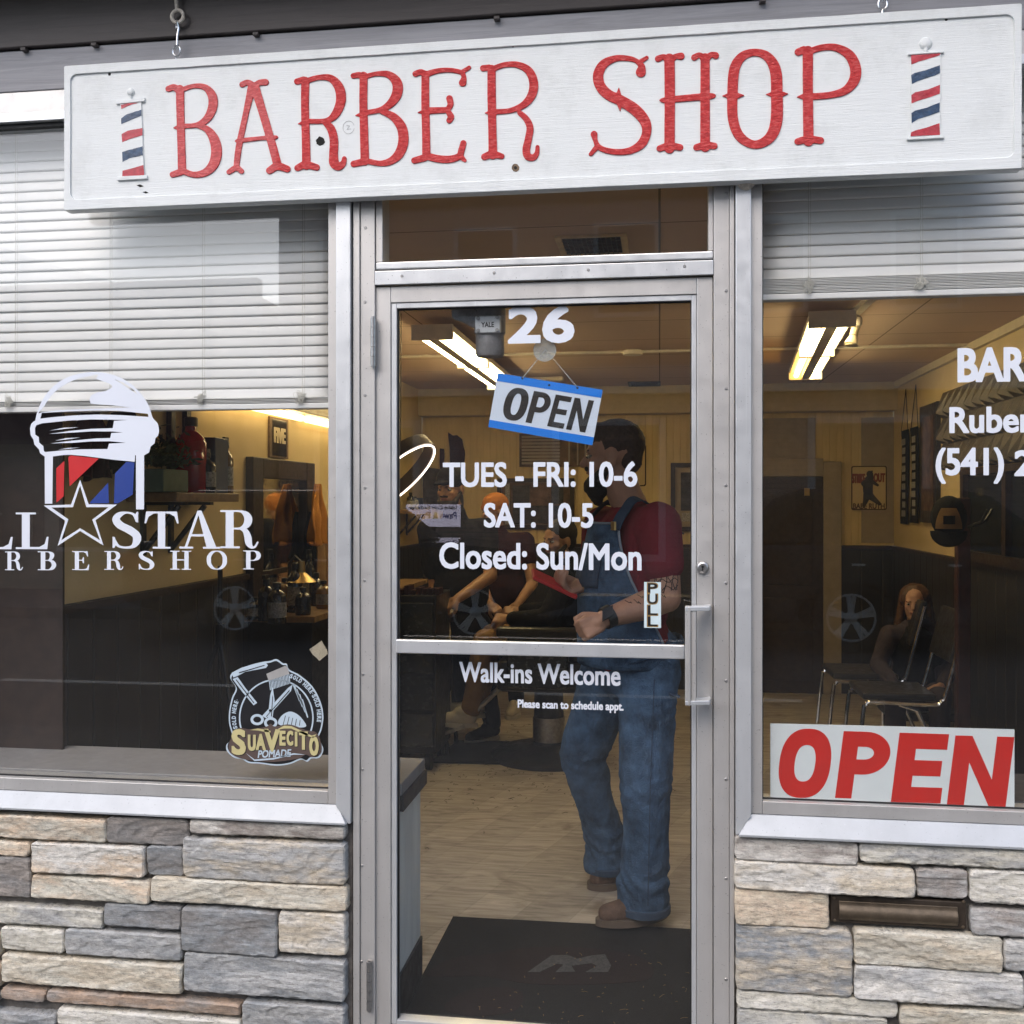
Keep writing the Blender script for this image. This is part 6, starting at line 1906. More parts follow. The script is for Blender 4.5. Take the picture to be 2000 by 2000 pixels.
tf = empty("framed_picture", (XR, (y0 + y1) / 2, tfz0), "very tall framed print on the right wall beside the spiky panel", "picture")
MB().box((XR - 0.03, y0, tfz0), (XR - 0.001, y1, tfz1)).build("frame", M['black'], tf, smooth=0, bev=0.003)
MB().box((XR - 0.034, y0 + 0.07, tfz0 + 0.08), (XR - 0.0305, y1 - 0.07, tfz1 - 0.08)).build("print", M['art_brown'], tf, smooth=0)
# pyramids panel
y1, y0 = rx(1848, 800).y, 2.1
pz0, pz1 = 1.70, 2.19
sp = empty("spiky_panel", (XR, (y0 + y1) / 2, pz0), "dark wall panel of rows of small pyramids behind the name lettering", "wall panel")
MB().box((XR - 0.02, y0, pz0), (XR - 0.001, y1, pz1)).build("backing", M['black'], sp, smooth=0)
m = MB()
ny, nz = 13, 3
M['spike'] = plain("brown_black_spikes", (0.075, 0.062, 0.048), 0.45, var=0.2)
for i in range(ny):
    for j in range(nz):
        ya, yb3 = y0 + (y1 - y0) * i / ny, y0 + (y1 - y0) * (i + 1) / ny
        za_, zb_ = pz0 + (pz1 - pz0) * j / nz, pz0 + (pz1 - pz0) * (j + 1) / nz
        ap = (XR - 0.085, ya + (yb3 - ya) * 0.5, za_ + (zb_ - za_) * 0.18)
        m.add([(XR - 0.0205, ya, za_), (XR - 0.0205, yb3, za_), (XR - 0.0205, yb3, zb_), (XR - 0.0205, ya, zb_), ap], [(1, 0, 4), (2, 1, 4), (3, 2, 4), (0, 3, 4)])
m.build("pyramids", M['spike'], sp, smooth=0)
# dark cabinet with mirror doors under the panel
y1, y0 = rx(1892, 900).y, 2.0
hc = empty("wall_cabinet", (XR, (y0 + y1) / 2, 1.16), "dark framed mirror cabinet on the right wall below the spiky panel", "cabinet")
c_ = MB()
for yy in (y0, (y0 + y1) / 2 - 0.03, y1 - 0.06):
    c_.box((XR - 0.05, yy, 1.22), (XR - 0.001, yy + 0.06, 1.655))
c_.box((XR - 0.052, y0, 1.161), (XR - 0.001, y1, 1.219)).box((XR - 0.052, y0, 1.656), (XR - 0.001, y1, 1.69))
c_.build("frame", M['dark_wood'], hc, smooth=0)
MB().box((XR - 0.02, y0 + 0.061, 1.2195), (XR - 0.001, (y0 + y1) / 2 - 0.031, 1.6555)).box((XR - 0.02, (y0 + y1) / 2 + 0.031, 1.2195), (XR - 0.001, y1 - 0.061, 1.6555)).build("mirror_pane", M['car_glass'], hc, smooth=0)
# hall tree post with a cap on it
pb_ = P(1880, 1200, 5.2)
ht = empty("hall_tree", (pb_.x, pb_.y, 0), "dark oxblood coat post standing inside the right window", "coat stand")
MB().box((pb_.x - 0.032, pb_.y - 0.032, 0.03), (pb_.x + 0.032, pb_.y + 0.032, 1.52)).build("post", M['post_red'], ht, smooth=0, bev=0.006)
MB().box((pb_.x - 0.22, pb_.y - 0.05, 0.0), (pb_.x + 0.22, pb_.y + 0.05, 0.03)).box((pb_.x - 0.05, pb_.y - 0.22, 0.0), (pb_.x + 0.05, pb_.y + 0.22, 0.029)).build("foot", M['post_red'], ht, smooth=0, bev=0.004)
for a_ in (R(15), R(200), R(-60)):
    MB().tube([(pb_.x, pb_.y, 1.36), (pb_.x + 0.12 * cos(a_), pb_.y + 0.12 * sin(a_), 1.40), (pb_.x + 0.16 * cos(a_), pb_.y + 0.16 * sin(a_), 1.46)], 0.008, 8).build("peg", M['black'], ht)
cp = P(1853, 1010, 5.0)
cap = empty("trucker_cap", cp, "black and tan trucker cap hung on the coat post", "cap")
fd = (Vector((CAM.x, CAM.y, cp.z)) - cp).normalized(); sdv = Vector((0, 0, 1)).cross(fd)
rot = Matrix((sdv, Vector((0, 0, 1)), fd)).transposed()
shell = MB()
n1, n2 = 28, 14
vs, fs = [], []
for j in range(n2 + 1):
    th = (pi / 2) * j / n2
    for i in range(n1):
        a_ = 2 * pi * i / n1
        l = Vector((0.083 * cos(a_) * sin(th) ** 0.8, 0.105 * sin(a_) * sin(th) ** 0.8, 0.125 * cos(th)))
        vs.append(cp + rot @ l)
for j in range(n2):
    for i in range(n1):
        l = (i + 1) % n1
        fs.append((j * n1 + i, (j + 1) * n1 + i, (j + 1) * n1 + l, j * n1 + l))
MB().add(vs, fs).build("crown", M['cloth_black'], cap, smooth=60)
vs, fs = [], []
for j in range(9):
    for i in range(13):
        u_, v_ = (i / 12 - 0.5) * 2, j / 8
        x_ = u_ * 0.060 * (1 - 0.45 * v_ ** 2); y_ = -0.055 + v_ * 0.10
        zz2 = 0.128 * math.sqrt(max(0.0, 1 - (x_ / 0.090) ** 2 * 0.9 - (y_ / 0.112) ** 2 * 0.9)) + 0.004
        vs.append(cp + rot @ Vector((x_, y_, zz2)))
for j in range(8):
    for i in range(12):
        q = j * 13 + i; fs.append((q, q + 1, q + 14, q + 13))
fp = MB().add(vs, fs).build("front_panel", M['cloth_khaki'], cap, smooth=60)
MB().obox(cp + rot @ Vector((0.002, -0.012, 0.136)), rot @ Vector((0.026, 0, 0)), rot @ Vector((0, 0.020, 0)), rot @ Vector((0, 0, 0.003))).build("patch", M['cloth_black'], cap, smooth=0)
vs, fs = [], []
for j in range(7):
    for i in range(13):
        a_ = pi * (i / 12) + pi
        r1 = 1.0 + 0.55 * j / 6
        vs.append(cp + rot @ Vector((0.080 * cos(a_) * (1 + 0.05 * j / 6), -0.055 + 0.075 * sin(a_) * (j / 6) - 0.012, 0.085 + 0.05 * (j / 6) * abs(sin(a_)))))
for j in range(6):
    for i in range(12):
        q = j * 13 + i; fs.append((q, q + 1, q + 14, q + 13))
br_o = MB().add(vs, fs).build("brim", M['cloth_black'], cap, smooth=60)
br_o.modifiers.new("t", 'SOLIDIFY').thickness = 0.004

# chrome chairs
def chair(label, x, y, first=None):
    root = empty("metal_chair", (x, y, 0), label, "chair", "chrome chairs by the right wall")
    r_ = 0.011
    for s in (-0.21, 0.21):
        m_ = MB()
        leg = [(x - 0.24, y + s, 0.0), (x - 0.20, y + s, 0.40), (x - 0.185, y + s, 0.445), (x - 0.14, y + s, 0.46), (x + 0.14, y + s, 0.455), (x + 0.19, y + s, 0.475), (x + 0.215, y + s, 0.53), (x + 0.31, y + s, 0.90)]
        m_.tube([tuple(v) for v in catmull(leg, sub=5)], r_, 8)
        m_.build("side_tube", M['chrome'], root)
        MB().tube([(x - 0.02, y + s * 0.96, 0.45), (x + 0.07, y + s * 0.96, 0.42), (x + 0.26, y + s * 0.96, 0.0)], r_, 8).build("leg", M['chrome'], root)
    MB().box((x - 0.20, y - 0.195, 0.468), (x + 0.17, y + 0.195, 0.505)).build("seat", M['black_soft'], root, smooth=0, bev=0.012)
    MB().obox((x + 0.275, y, 0.80), Vector((0.018, 0, -0.004)), (0, 0.20, 0), Vector((0.035, 0, 0.13))).build("backrest", M['black_soft'], root, smooth=0, bev=0.012)
c1_ = P(1735, 1300, 5.5)
chair("chrome tube chair with dark seat, nearer the open sign", c1_.x + 0.03, c1_.y)
chair("chrome tube chair with dark seat, farther from the open sign", c1_.x - 0.02, c1_.y + 0.62)

# ------------------------------------------------------------------ floor things
ma, mb_ = atz(880, 1793, 0.0), None
x0, x1 = atz(885, 1795, 0).x, 0.15
yb4 = atz(885, 1795, 0).y
mt = empty("door_mat", (-0.25, 0.4, 0), "black worn door mat with faded red print inside the door", "mat")
xf = atz(790, 1990, 0).x
rm = MB().prism([(xf - 0.01, 0.06), (x1 + 0.05, 0.06), (x1 + 0.05, atz(1350, 1815, 0).y - 0.02), (x0, yb4)], 'z', 0.001, 0.010)
rm.build("rug", M['mat_black'], mt, smooth=0)
def flo(px, py): p = atz(px, py, 0.011); return (p.x, p.y)
def floor_plate(name, polys, mat, parent, z):
    me = curve_mesh(polys, 0.0006)
    for v in me.vertices: v.co.z += z
    return link_mesh(name, me, mat, parent, 0)
def mp(u, v): return flo(650 + u / 2.576, 1250 + v / 2.576)
floor_plate("red_print", [[mp(*p) for p in sm([(470, 1690), (600, 1600), (780, 1580), (1000, 1545), (1300, 1550), (1560, 1600), (1600, 1700), (1350, 1730), (1000, 1730), (760, 1690)], 4)]], M['mat_red'], mt, 0.0105)
floor_plate("red_print", [[mp(*p) for p in sm([(560, 1850), (680, 1760), (900, 1750), (960, 1800), (900, 1870), (700, 1890)], 4)]], M['mat_red'], mt, 0.0105)
floor_plate("grey_print", [[mp(*p) for p in [(980, 1672), (1100, 1588), (1180, 1585), (1230, 1605), (1300, 1588), (1370, 1582), (1400, 1640), (1385, 1672), (1270, 1672), (1330, 1640), (1300, 1628), (1200, 1640), (1220, 1670), (1120, 1672), (1160, 1635), (1130, 1630), (1040, 1672)]]], M['mat_grey'], mt, 0.0118)
fa_, fb_ = atz(845, 1485, 0), atz(1010, 1445, 0)
tag(MB().prism([flo(840, 1487), flo(985, 1490), flo(1005, 1448), flo(895, 1446)], 'z', 0.001, 0.012).build("floor_mat", M['mat_black'], None, smooth=0), "thin black mat on the floor behind the barber chair", "mat")

# barber chair
bc = atz(1072, 1478, 0)
bx_, by_ = bc.x, bc.y
ch = empty("barber_chair", (bx_, by_, 0), "black padded barber chair on a round pedestal behind the man", "barber chair")
MB().lathe([(0.34, 0.0), (0.34, 0.022), (0.30, 0.045), (0.14, 0.060), (0.09, 0.08), (0.085, 0.40)], (bx_, by_, 0), 36).build("pedestal", M['black'], ch)
MB().lathe([(0.095, 0.0), (0.095, 0.14)], (bx_, by_, 0.10), 24).build("pump_sleeve", M['steel'], ch)
MB().box((bx_ - 0.28, by_ - 0.27, 0.42), (bx_ + 0.28, by_ + 0.27, 0.60)).build("seat", M['black_soft'], ch, smooth=0, bev=0.04)
MB().obox((bx_ + 0.27, by_, 0.92), Vector((0.055, 0, -0.012)), (0, 0.25, 0), Vector((0.09, 0, 0.34))).build("backrest", M['black_soft'], ch, smooth=0, bev=0.03)
for s in (-1, 1):
    MB().box((bx_ - 0.26, by_ + s * 0.32 - 0.045, 0.74), (bx_ + 0.20, by_ + s * 0.32 + 0.045, 0.80)).build("armrest", M['black_soft'], ch, smooth=0, bev=0.02)
    MB().box((bx_ - 0.20, by_ + s * 0.32 - 0.02, 0.46), (bx_ + 0.14, by_ + s * 0.32 + 0.02, 0.738)).build("arm_panel", M['car_grey'], ch, smooth=0, bev=0.008)
fr_ = MB().tube([(bx_ - 0.27, by_ - 0.15, 0.42), (bx_ - 0.50, by_ - 0.15, 0.20), (bx_ - 0.56, by_ - 0.15, 0.16)], 0.014, 8).tube([(bx_ - 0.27, by_ + 0.15, 0.42), (bx_ - 0.50, by_ + 0.15, 0.20), (bx_ - 0.56, by_ + 0.15, 0.16)], 0.014, 8)
fr_.obox((bx_ - 0.56, by_, 0.17), (0.09, 0, 0.035), (0, 0.19, 0), (-0.004, 0, 0.010)).build("footrest", M['steel'], ch, smooth=30)
# black drawer trolley with tools and towel
tr = P(800, 1200, 5.9)
tw = empty("tool_trolley", (tr.x, tr.y, 0), "black drawer trolley with clipper tray at the left of the door glass", "trolley")
MB().box((tr.x - 0.22, tr.y - 0.2, 0.10), (tr.x + 0.20, tr.y + 0.2, 0.98)).build("body", M['black'], tw, smooth=0, bev=0.006)
for i in range(4):
    MB().box((tr.x - 0.205, tr.y - 0.212, 0.14 + i * 0.205), (tr.x + 0.185, tr.y - 0.201, 0.325 + i * 0.205)).build("drawer", M['car_grey'], tw, smooth=0, bev=0.004)
for sx in (-0.17, 0.15):
    for sy in (-0.15, 0.15):
        MB().lathe([(0.045, -0.015), (0.045, 0.015)], (tr.x + sx, tr.y + sy, 0.045), 14, 0, 'x').build("castor", M['black'], tw)
tl_ = MB(); rt_ = random.Random(8)
for i in range(12):
    xx_ = tr.x - 0.19 + i * 0.034
    tl_.box((xx_, tr.y - 0.18, 0.981), (xx_ + 0.024, tr.y - 0.05, 1.0 + rt_.random() * 0.03))
o = tl_.build("clipper_guards", M['cloth_maroon'], None, smooth=0)
tag(o, "row of clipper guards lying on top of the black trolley", "clipper guards")
tw2 = P(838, 1125, 6.2)
hx = empty("folding_stool", (tw2.x, tw2.y, 0), "dark stool with a cream towel draped over it", "stool")
for sx, sy in ((-0.14, -0.14), (0.14, -0.14), (0.14, 0.14), (-0.14, 0.14)):
    MB().tube([(tw2.x + sx, tw2.y + sy, 0.0), (tw2.x + sx * 0.7, tw2.y + sy * 0.7, 0.78)], 0.013, 8).build("leg", M['black'], hx)
MB().lathe([(0.16, 0.0), (0.17, 0.03), (0.15, 0.05)], (tw2.x, tw2.y, 0.78), 24).build("seat", M['black_soft'], hx)
vs, fs = [], []
for j in range(17):
    for i in range(15):
        u_, v_ = (i / 14 - 0.5) * 0.30, (j / 16 - 0.45) * 0.75
        dr_ = max(0, abs(v_) - 0.14)
        y_ = tw2.y + math.copysign(min(abs(v_), 0.14 + 0.12 * dr_), v_)
        vs.append((tw2.x + u_ * (1 + 0.2 * dr_) + 0.012 * sin(v_ * 18), y_ - (0.02 * sin(u_ * 40) * dr_ * 2), 0.845 + 0.01 * sin(u_ * 25) - dr_ * 0.98))
for j in range(16):
    for i in range(14):
        q = j * 15 + i; fs.append((q, q + 1, q + 16, q + 15))
o = MB().add(vs, fs).build("towel", M['cloth_white'], None, smooth=60)
o.modifiers.new("t", 'SOLIDIFY').thickness = 0.006
tag(o, "cream towel draped over the dark stool by the trolley", "towel")

# corner shelf on the left wall near the rear, seen at the left of the door glass
ca, cb = atx(772, 990, XL), atx(838, 990, XL + 0.16)
zc_ = 1.44
cs_ = empty("corner_shelf", (XL, (ca.y + cb.y) / 2, zc_), "small wooden shelf on the side wall below the ring lamp", "shelf")
y0c, y1c = sorted((ca.y, min(cb.y, YB - 0.05)))
MB().box((XL + 0.001, y0c, zc_ - 0.03), (XL + 0.18, y1c, zc_)).build("board", M['shelf_wood'], cs_, smooth=0, bev=0.003)
for yy in (y0c + 0.08, y1c - 0.10):
    MB().box((XL + 0.001, yy - 0.012, zc_ - 0.20), (XL + 0.012, yy + 0.012, zc_ - 0.031)).tube([(XL + 0.012, yy, zc_ - 0.18), (XL + 0.14, yy, zc_ - 0.04)], 0.009, 6).build("bracket", M['black'], cs_, smooth=0)
bottle("small dark bottle at the near end of the shelf below the ring lamp", XL + 0.10, y0c + 0.07, zc_, 0.13, 0.03, M['bottle_dark'], M['black'], True)
bottle("pale small bottle in the middle of the shelf below the ring lamp", XL + 0.10, (y0c + y1c) / 2, zc_, 0.10, 0.026, M['label_grey'], M['black'], False)
tag(MB().box((XL + 0.05, y1c - 0.16, zc_ + 0.001), (XL + 0.15, y1c - 0.05, zc_ + 0.09)).build("small_carton", M['bottle_blue'], None, smooth=0, bev=0.004), "small navy carton at the far end of the shelf below the ring lamp", "carton")
# hair on the floor round the chair and lint on the mat
rh = random.Random(21)
m_ = MB()
for i in range(420):
    a_, r_ = rh.uniform(0, 2 * pi), abs(rh.gauss(0.62, 0.28))
    x, y, z = bx_ - 0.25 + r_ * cos(a_), by_ - 0.1 + r_ * sin(a_), 0.003
    b_, L_ = rh.uniform(0, pi), rh.uniform(0.006, 0.016)
    m_.tube([(x - L_ * cos(b_), y - L_ * sin(b_), z), (x + 0.004, y + 0.003, z + 0.003), (x + L_ * cos(b_), y + L_ * sin(b_), z)], 0.0011, 3)
o = m_.build("hair_clippings", M['beard'], None, smooth=0)
tag(o, "dark hair clippings scattered on the floor round the barber chair", "hair", kind='stuff')
m_ = MB()
for i in range(90):
    x, y = rh.uniform(-0.62, 0.14), rh.uniform(0.07, 0.62)
    b_, L_ = rh.uniform(0, pi), rh.uniform(0.0015, 0.006) if i % 9 else rh.uniform(0.008, 0.016)
    if x < -0.62 + (y - 0.06) * 0.6: continue
    m_.tube([(x - L_ * cos(b_), y - L_ * sin(b_), 0.0125), (x + 0.001, y + 0.002, 0.0140), (x + L_ * cos(b_), y + L_ * sin(b_), 0.0125)], 0.0006, 3)
o = m_.build("lint", M['cloth_khaki'], None, smooth=0)
tag(o, "pale lint and dry grass bits lying on the black door mat", "lint", kind='stuff')
# ------------------------------------------------------------------ people
def fingers(mb, wrist, hand_c, palm_n, side, curl=0.8, scale=1.0, thumb_side=1):
    """a hand: palm plus four bent fingers and a thumb; hand points from wrist to hand_c"""
    d = (hand_c - wrist).normalized()
    n = (palm_n - d * palm_n.dot(d)).normalized()
    s = d.cross(n) * side
    k = scale
    mb.capsule(wrist, 0.027 * k, wrist + d * 0.035 * k, 0.026 * k)
    for t in (-1.5, -0.5, 0.5, 1.5):
        a = wrist + d * 0.03 * k + s * t * 0.014 * k
        b = wrist + d * 0.088 * k + s * t * 0.0195 * k - n * abs(t) * 0.002
        mb.capsule(a, 0.017 * k, b, 0.0125 * k)
        L = (0.040, 0.046, 0.044, 0.034)[int(t + 1.5)] * k
        p = b; ang = 0.25
        for seg, r0, r1 in ((1.0, .0108, .0100), (0.68, .0100, .0092), (0.5, .0092, .0080)):
            ang += curl * 0.9
            dr = d * cos(ang) + n * sin(ang)
            q = p + dr * L * seg
            mb.capsule(p, r0 * k, q, r1 * k)
            p = q
    th0 = wrist + d * 0.030 * k + s * thumb_side * 0.022 * k
    th1 = th0 + (d * 0.6 + s * thumb_side * 0.55 + n * 0.45).normalized() * 0.042 * k
    th2 = th1 + (d * 0.75 + s * thumb_side * 0.05 + n * 0.65).normalized() * 0.034 * k
    mb.capsule(th0, 0.017 * k, th1, 0.0125 * k); mb.capsule(th1, 0.0120 * k, th2, 0.0095 * k)

def head_shape(mb, c, f, up, k=1.0, chin=1.0):
    """skull, jaw, nose, brow, ears; f = facing direction"""
    f = f.normalized(); up = (up - f * up.dot(f)).normalized(); l = up.cross(f)
    rot = Matrix((f, l, up)).transposed()
    def w(x, y, z): return c + (f * x + l * y + up * z) * k
    mb.ball(w(-0.012, 0, 0.035), (0.097 * k, 0.077 * k, 0.088 * k), 20, rot=rot)
    mb.ball(w(0.022, 0, -0.025), (0.066 * k, 0.062 * k, 0.090 * k), 18, rot=rot)
    mb.ball(w(0.050, 0, -0.088), (0.034 * k, 0.036 * k, 0.030 * k * chin), 14, rot=rot)
    mb.capsule(w(0.078, 0, 0.018), 0.010 * k, w(0.104, 0, -0.022), 0.0135 * k, 10)
    mb.capsule(w(0.076, -0.034, 0.024), 0.011 * k, w(0.076, 0.034, 0.024), 0.011 * k, 10)
    mb.capsule(w(0.080, -0.020, -0.052), 0.008 * k, w(0.080, 0.020, -0.052), 0.008 * k, 10)
    for s in (-1, 1):
        mb.ball(w(-0.008, s * 0.078, -0.006), (0.020 * k, 0.009 * k, 0.034 * k), 12, rot=rot)
        mb.ball(w(0.058, s * 0.040, -0.018), (0.022 * k, 0.020 * k, 0.022 * k), 10, rot=rot)
    return w, rot
M['eye_white'] = plain("eye_white", (0.22, 0.20, 0.18), 0.3)
M['eye_dark'] = plain("eye_dark", (0.012, 0.009, 0.008), 0.2)
M['lip'] = plain("lip", (0.26, 0.10, 0.08), 0.5)
def face_bits(root, w, rot, k=1.0, brows=None):
    e = MB()
    for s in (-1, 1): e.ball(w(0.070, s * 0.031, 0.003), (0.013 * k, 0.016 * k, 0.0085 * k), 12, rot=rot)
    eo = e.build("eyes", M['eye_white'], root)
    p = MB()
    for s in (-1, 1): p.ball(w(0.0815, s * 0.031, 0.003), 0.0055 * k, 8)
    p.build("pupils", M['eye_dark'], eo)
    b = MB()
    for s in (-1, 1): b.capsule(w(0.086, s * 0.016, 0.022), 0.004 * k, w(0.076, s * 0.047, 0.024), 0.003 * k, 8)
    b.build("eyebrows", brows or M['hair_dark'], root)
    MB().capsule(w(0.0865, -0.017, -0.052), 0.004 * k, w(0.0865, 0.017, -0.052), 0.004 * k, 8).build("mouth", M['lip'], root)

def wrinkle(amp, sc, seed=0.0, fold=None):
    def f(p):
        h = amp * noise.fractal(Vector((p.x * sc, p.y * sc, p.z * sc * 0.75 + seed)), 0.9, 2.1, 3)
        if fold:
            for zc, w_, a_ in fold:
                t = (p.z - zc) / w_
                h += a_ * math.exp(-t * t) * sin(p.z * 120 + p.x * 40 + 9 * noise.noise(Vector((p.x * 9, p.y * 9, p.z * 5 + seed))))
        return h
    return f

def shoe(name, heel, toe, mat, sole, parent, w=0.048, h=0.085, stripe=None):
    heel, toe = Vector(heel), Vector(toe)
    d = (toe - heel); L = d.length; d.normalize()
    up = Vector((0, 0, 1)); s = up.cross(d)
    m = MB()
    m.capsule(heel + d * 0.045 + up * 0.052, 0.040, heel + d * (L * 0.55) + up * 0.045, 0.043)
    m.capsule(heel + d * (L * 0.5) + up * 0.044, 0.044, toe - d * 0.045 + up * 0.038, 0.034)
    m.capsule(heel + d * 0.055 + up * 0.075, 0.043, heel + d * 0.11 + up * 0.078, 0.036)
    o = remeshed(name, m, mat, parent, 0.006, 4)
    n = 28
    pts = []
    for i in range(n):
        a = 2 * pi * i / n
        u = 0.5 - 0.5 * cos(a)
        wd = w * (0.82 + 0.30 * math.sin(pi * min(max(u, 0.02), 0.98)) ** 0.6 * (0.7 + 0.5 * u))
        pts.append((heel + d * (u * L) + s * sin(a) * wd))
    vs = [p + up * 0.001 for p in pts] + [p + up * 0.024 for p in pts]
    fs = [tuple(range(n - 1, -1, -1)), tuple(range(n, 2 * n))] + [(i, (i + 1) % n, n + (i + 1) % n, n + i) for i in range(n)]
    MB().add(vs, fs).build("sole", sole, o, smooth=40)
    return o

# --- the man in overalls
fwd = Vector((-0.87, -0.49, 0)).normalized(); lft = Vector((0, 0, 1)).cross(fwd)
gx = P(1235, 1300, 3.80)
man = empty("person", (gx.x, gx.y, 0), "bearded man in maroon tee shirt and blue denim overalls holding a phone behind the door", "person")
pel, belly, chest, nk = P(1234, 1290, 3.79), P(1228, 1175, 3.76), P(1236, 1070, 3.76), P(1232, 985, 3.77)
hd = P(1196, 893, 3.76)
shL, shR = P(1287, 1028, 3.60), P(1180, 1030, 3.93)
elL, wrL, haL = P(1303, 1168, 3.56), P(1182, 1208, 3.43), P(1143, 1228, 3.40)
elR, wrR, haR = P(1160, 1160, 3.95), P(1148, 1140, 3.74), P(1105, 1150, 3.70)
fh = Vector((-0.99, 0.10, -0.03))
body = MB()
w_, rot_ = head_shape(body, hd, fh, Vector((0.05, 0, 1)), 1.06)
body.capsule(nk + Vector((0, 0, -0.02)), 0.066, hd + Vector((0.012, 0, -0.05)), 0.062)
for a, b, c in ((shL, elL, wrL), (shR, elR, wrR)):
    body.capsule(a, 0.062, a + (b - a) * 0.5, 0.060); body.capsule(a + (b - a) * 0.4, 0.060, b, 0.050)
    m_ = b + (c - b) * 0.35
    body.capsule(b, 0.049, m_, 0.052); body.capsule(m_, 0.052, c, 0.032)
body.capsule(chest, 0.09, belly, 0.09); body.capsule(shL, 0.06, shR, 0.06); body.capsule(nk, 0.062, chest, 0.08)
fingers(body, wrL, haL, (lft * -0.6 + Vector((0, 0.5, -0.3))), 1, 1.35, 0.96, -1)
fingers(body, wrR, haR, Vector((-0.1, -0.35, 1.0)), 1, 0.75, 1.05, 1)
remeshed("body", body, M['skin'], man, 0.0052, 3)
# hair and beard
hr = MB()
def wh(x, y, z): return w_(x, y, z)
hr.ball(wh(-0.018, 0, 0.048), (0.099 * 1.06, 0.080 * 1.06, 0.086 * 1.06), 22, rot=rot_)
hr.ball(wh(-0.058, 0, -0.002), (0.048 * 1.06, 0.064 * 1.06, 0.060 * 1.06), 18, rot=rot_)
hr.ball(wh(0.045, 0, 0.092), (0.052, 0.06, 0.034), 14, rot=rot_)
remeshed("hair", hr, M['hair_dark'], man, 0.006, 4, wrinkle(0.003, 40))
be = MB()
be.ball(wh(0.052, 0, -0.095), (0.050, 0.052, 0.050), 16, rot=rot_)
be.capsule(wh(0.07, 0, -0.10), 0.038, wh(0.055, 0, -0.15), 0.020)
for s in (-1, 1): be.capsule(wh(0.045, s * 0.05, -0.075), 0.026, wh(0.0, s * 0.072, -0.025), 0.014)
be.capsule(wh(0.088, -0.022, -0.038), 0.010, wh(0.088, 0.022, -0.038), 0.010)
remeshed("beard", be, M['beard'], man, 0.006, 3, wrinkle(0.003, 60))
face_bits(man, w_, rot_, 1.06)
# shirt
st = MB()
rb_ = Matrix((lft, fwd, Vector((0, 0, 1)))).transposed()
st.ball(chest + Vector((0, 0, 0.0)), (0.180, 0.130, 0.17), 20, rot=rb_)
st.ball(chest + Vector((0, 0, -0.10)) + fwd * 0.015, (0.182, 0.152, 0.17), 20, rot=rb_)
st.ball(belly + fwd * 0.02, (0.182, 0.160, 0.17), 20, rot=rb_)
st.ball(belly + Vector((0, 0, -0.14)) + fwd * 0.01, (0.180, 0.155, 0.15), 20, rot=rb_)
st.capsule(shL, 0.080, shR, 0.080); st.capsule(nk + Vector((0, 0, -0.035)), 0.076, chest + Vector((0, 0, 0.08)), 0.12)
for a, b in ((shL, elL), (shR, elR)):
    st.capsule(a, 0.085, a + (b - a) * 0.52, 0.078)
remeshed("tee_shirt", st, M['shirt_red'], man, 0.009, 6, lambda p, a=wrinkle(0.008, 6.5, 2.0), b=wrinkle(0.0035, 16.0, 3.0): a(p) + b(p))
# overalls: legs and seat
kL, aL = P(1262, 1520, 3.60), P(1258, 1748, 3.62)
kR, aR = P(1139, 1475, 3.93), P(1186, 1668, 4.02)
hL, hR = P(1268, 1315, 3.70), P(1190, 1315, 3.90)
ov = MB()
ov.ball(pel, (0.190, 0.165, 0.15), 20, rot=rb_); ov.ball(pel + Vector((0, 0, 0.06)), (0.188, 0.166, 0.10), 20, rot=rb_)
ov.capsule(hL, 0.118, kL, 0.094); ov.capsule(kL, 0.094, kL + (aL - kL) * 0.55, 0.080); ov.capsule(kL + (aL - kL) * 0.5, 0.081, Vector((aL.x, aL.y, 0.165)), 0.088); ov.cyl((aL.x, aL.y, 0.058), (aL.x, aL.y, 0.17), 0.092, 0.089, 24)
ov.capsule(hR, 0.118, kR, 0.092); ov.capsule(kR, 0.092, kR + (aR - kR) * 0.55, 0.076); ov.capsule(kR + (aR - kR) * 0.5, 0.077, Vector((aR.x, aR.y, 0.165)), 0.082); ov.cyl((aR.x, aR.y, 0.055), (aR.x, aR.y, 0.17), 0.086, 0.083, 24)
fold = [(kL.z - 0.02, 0.06, 0.0022), (0.17, 0.06, 0.0045), (pel.z - 0.16, 0.06, 0.002)]
ovo = remeshed("overalls", ov, M['denim'], man, 0.0085, 5, lambda p, a=wrinkle(0.011, 6.0, 5.0, fold), b=wrinkle(0.0045, 17.0, 9.0): a(p) + b(p))
# cut the trouser hems flat and add a turned hem
for a, r in ((aL, 0.091), (aR, 0.085)):
    MB().lathe([(r * 0.99, 0.060), (r * 1.025, 0.056), (r * 1.025, 0.078), (r * 0.99, 0.082)], Vector((a.x, a.y, 0)), 28).build("hem", M['denim_dark'], ovo)
# stitched side seam of the near leg
pts = []
for a, b, r0, r1 in ((hL, kL, 0.118, 0.094), (kL, aL, 0.094, 0.086)):
    for t in np.linspace(0, 1, 12):
        c = a + (b - a) * t; r = r0 + (r1 - r0) * t + 0.010
        pts.append(c + (Vector((0.15, -1, 0)).normalized()) * r)
MB().tube(pts, 0.0018, 6).build("seam", M['denim_dark'], ovo)
hp = P(1316, 1320, 3.62)
MB().tube([hp + Vector((-0.06, -0.02, 0.03)), hp + Vector((-0.05, -0.03, -0.05)), hp + Vector((0.02, -0.02, -0.07))], 0.006, 6).build("hammer_loop", M['denim_dark'], ovo)
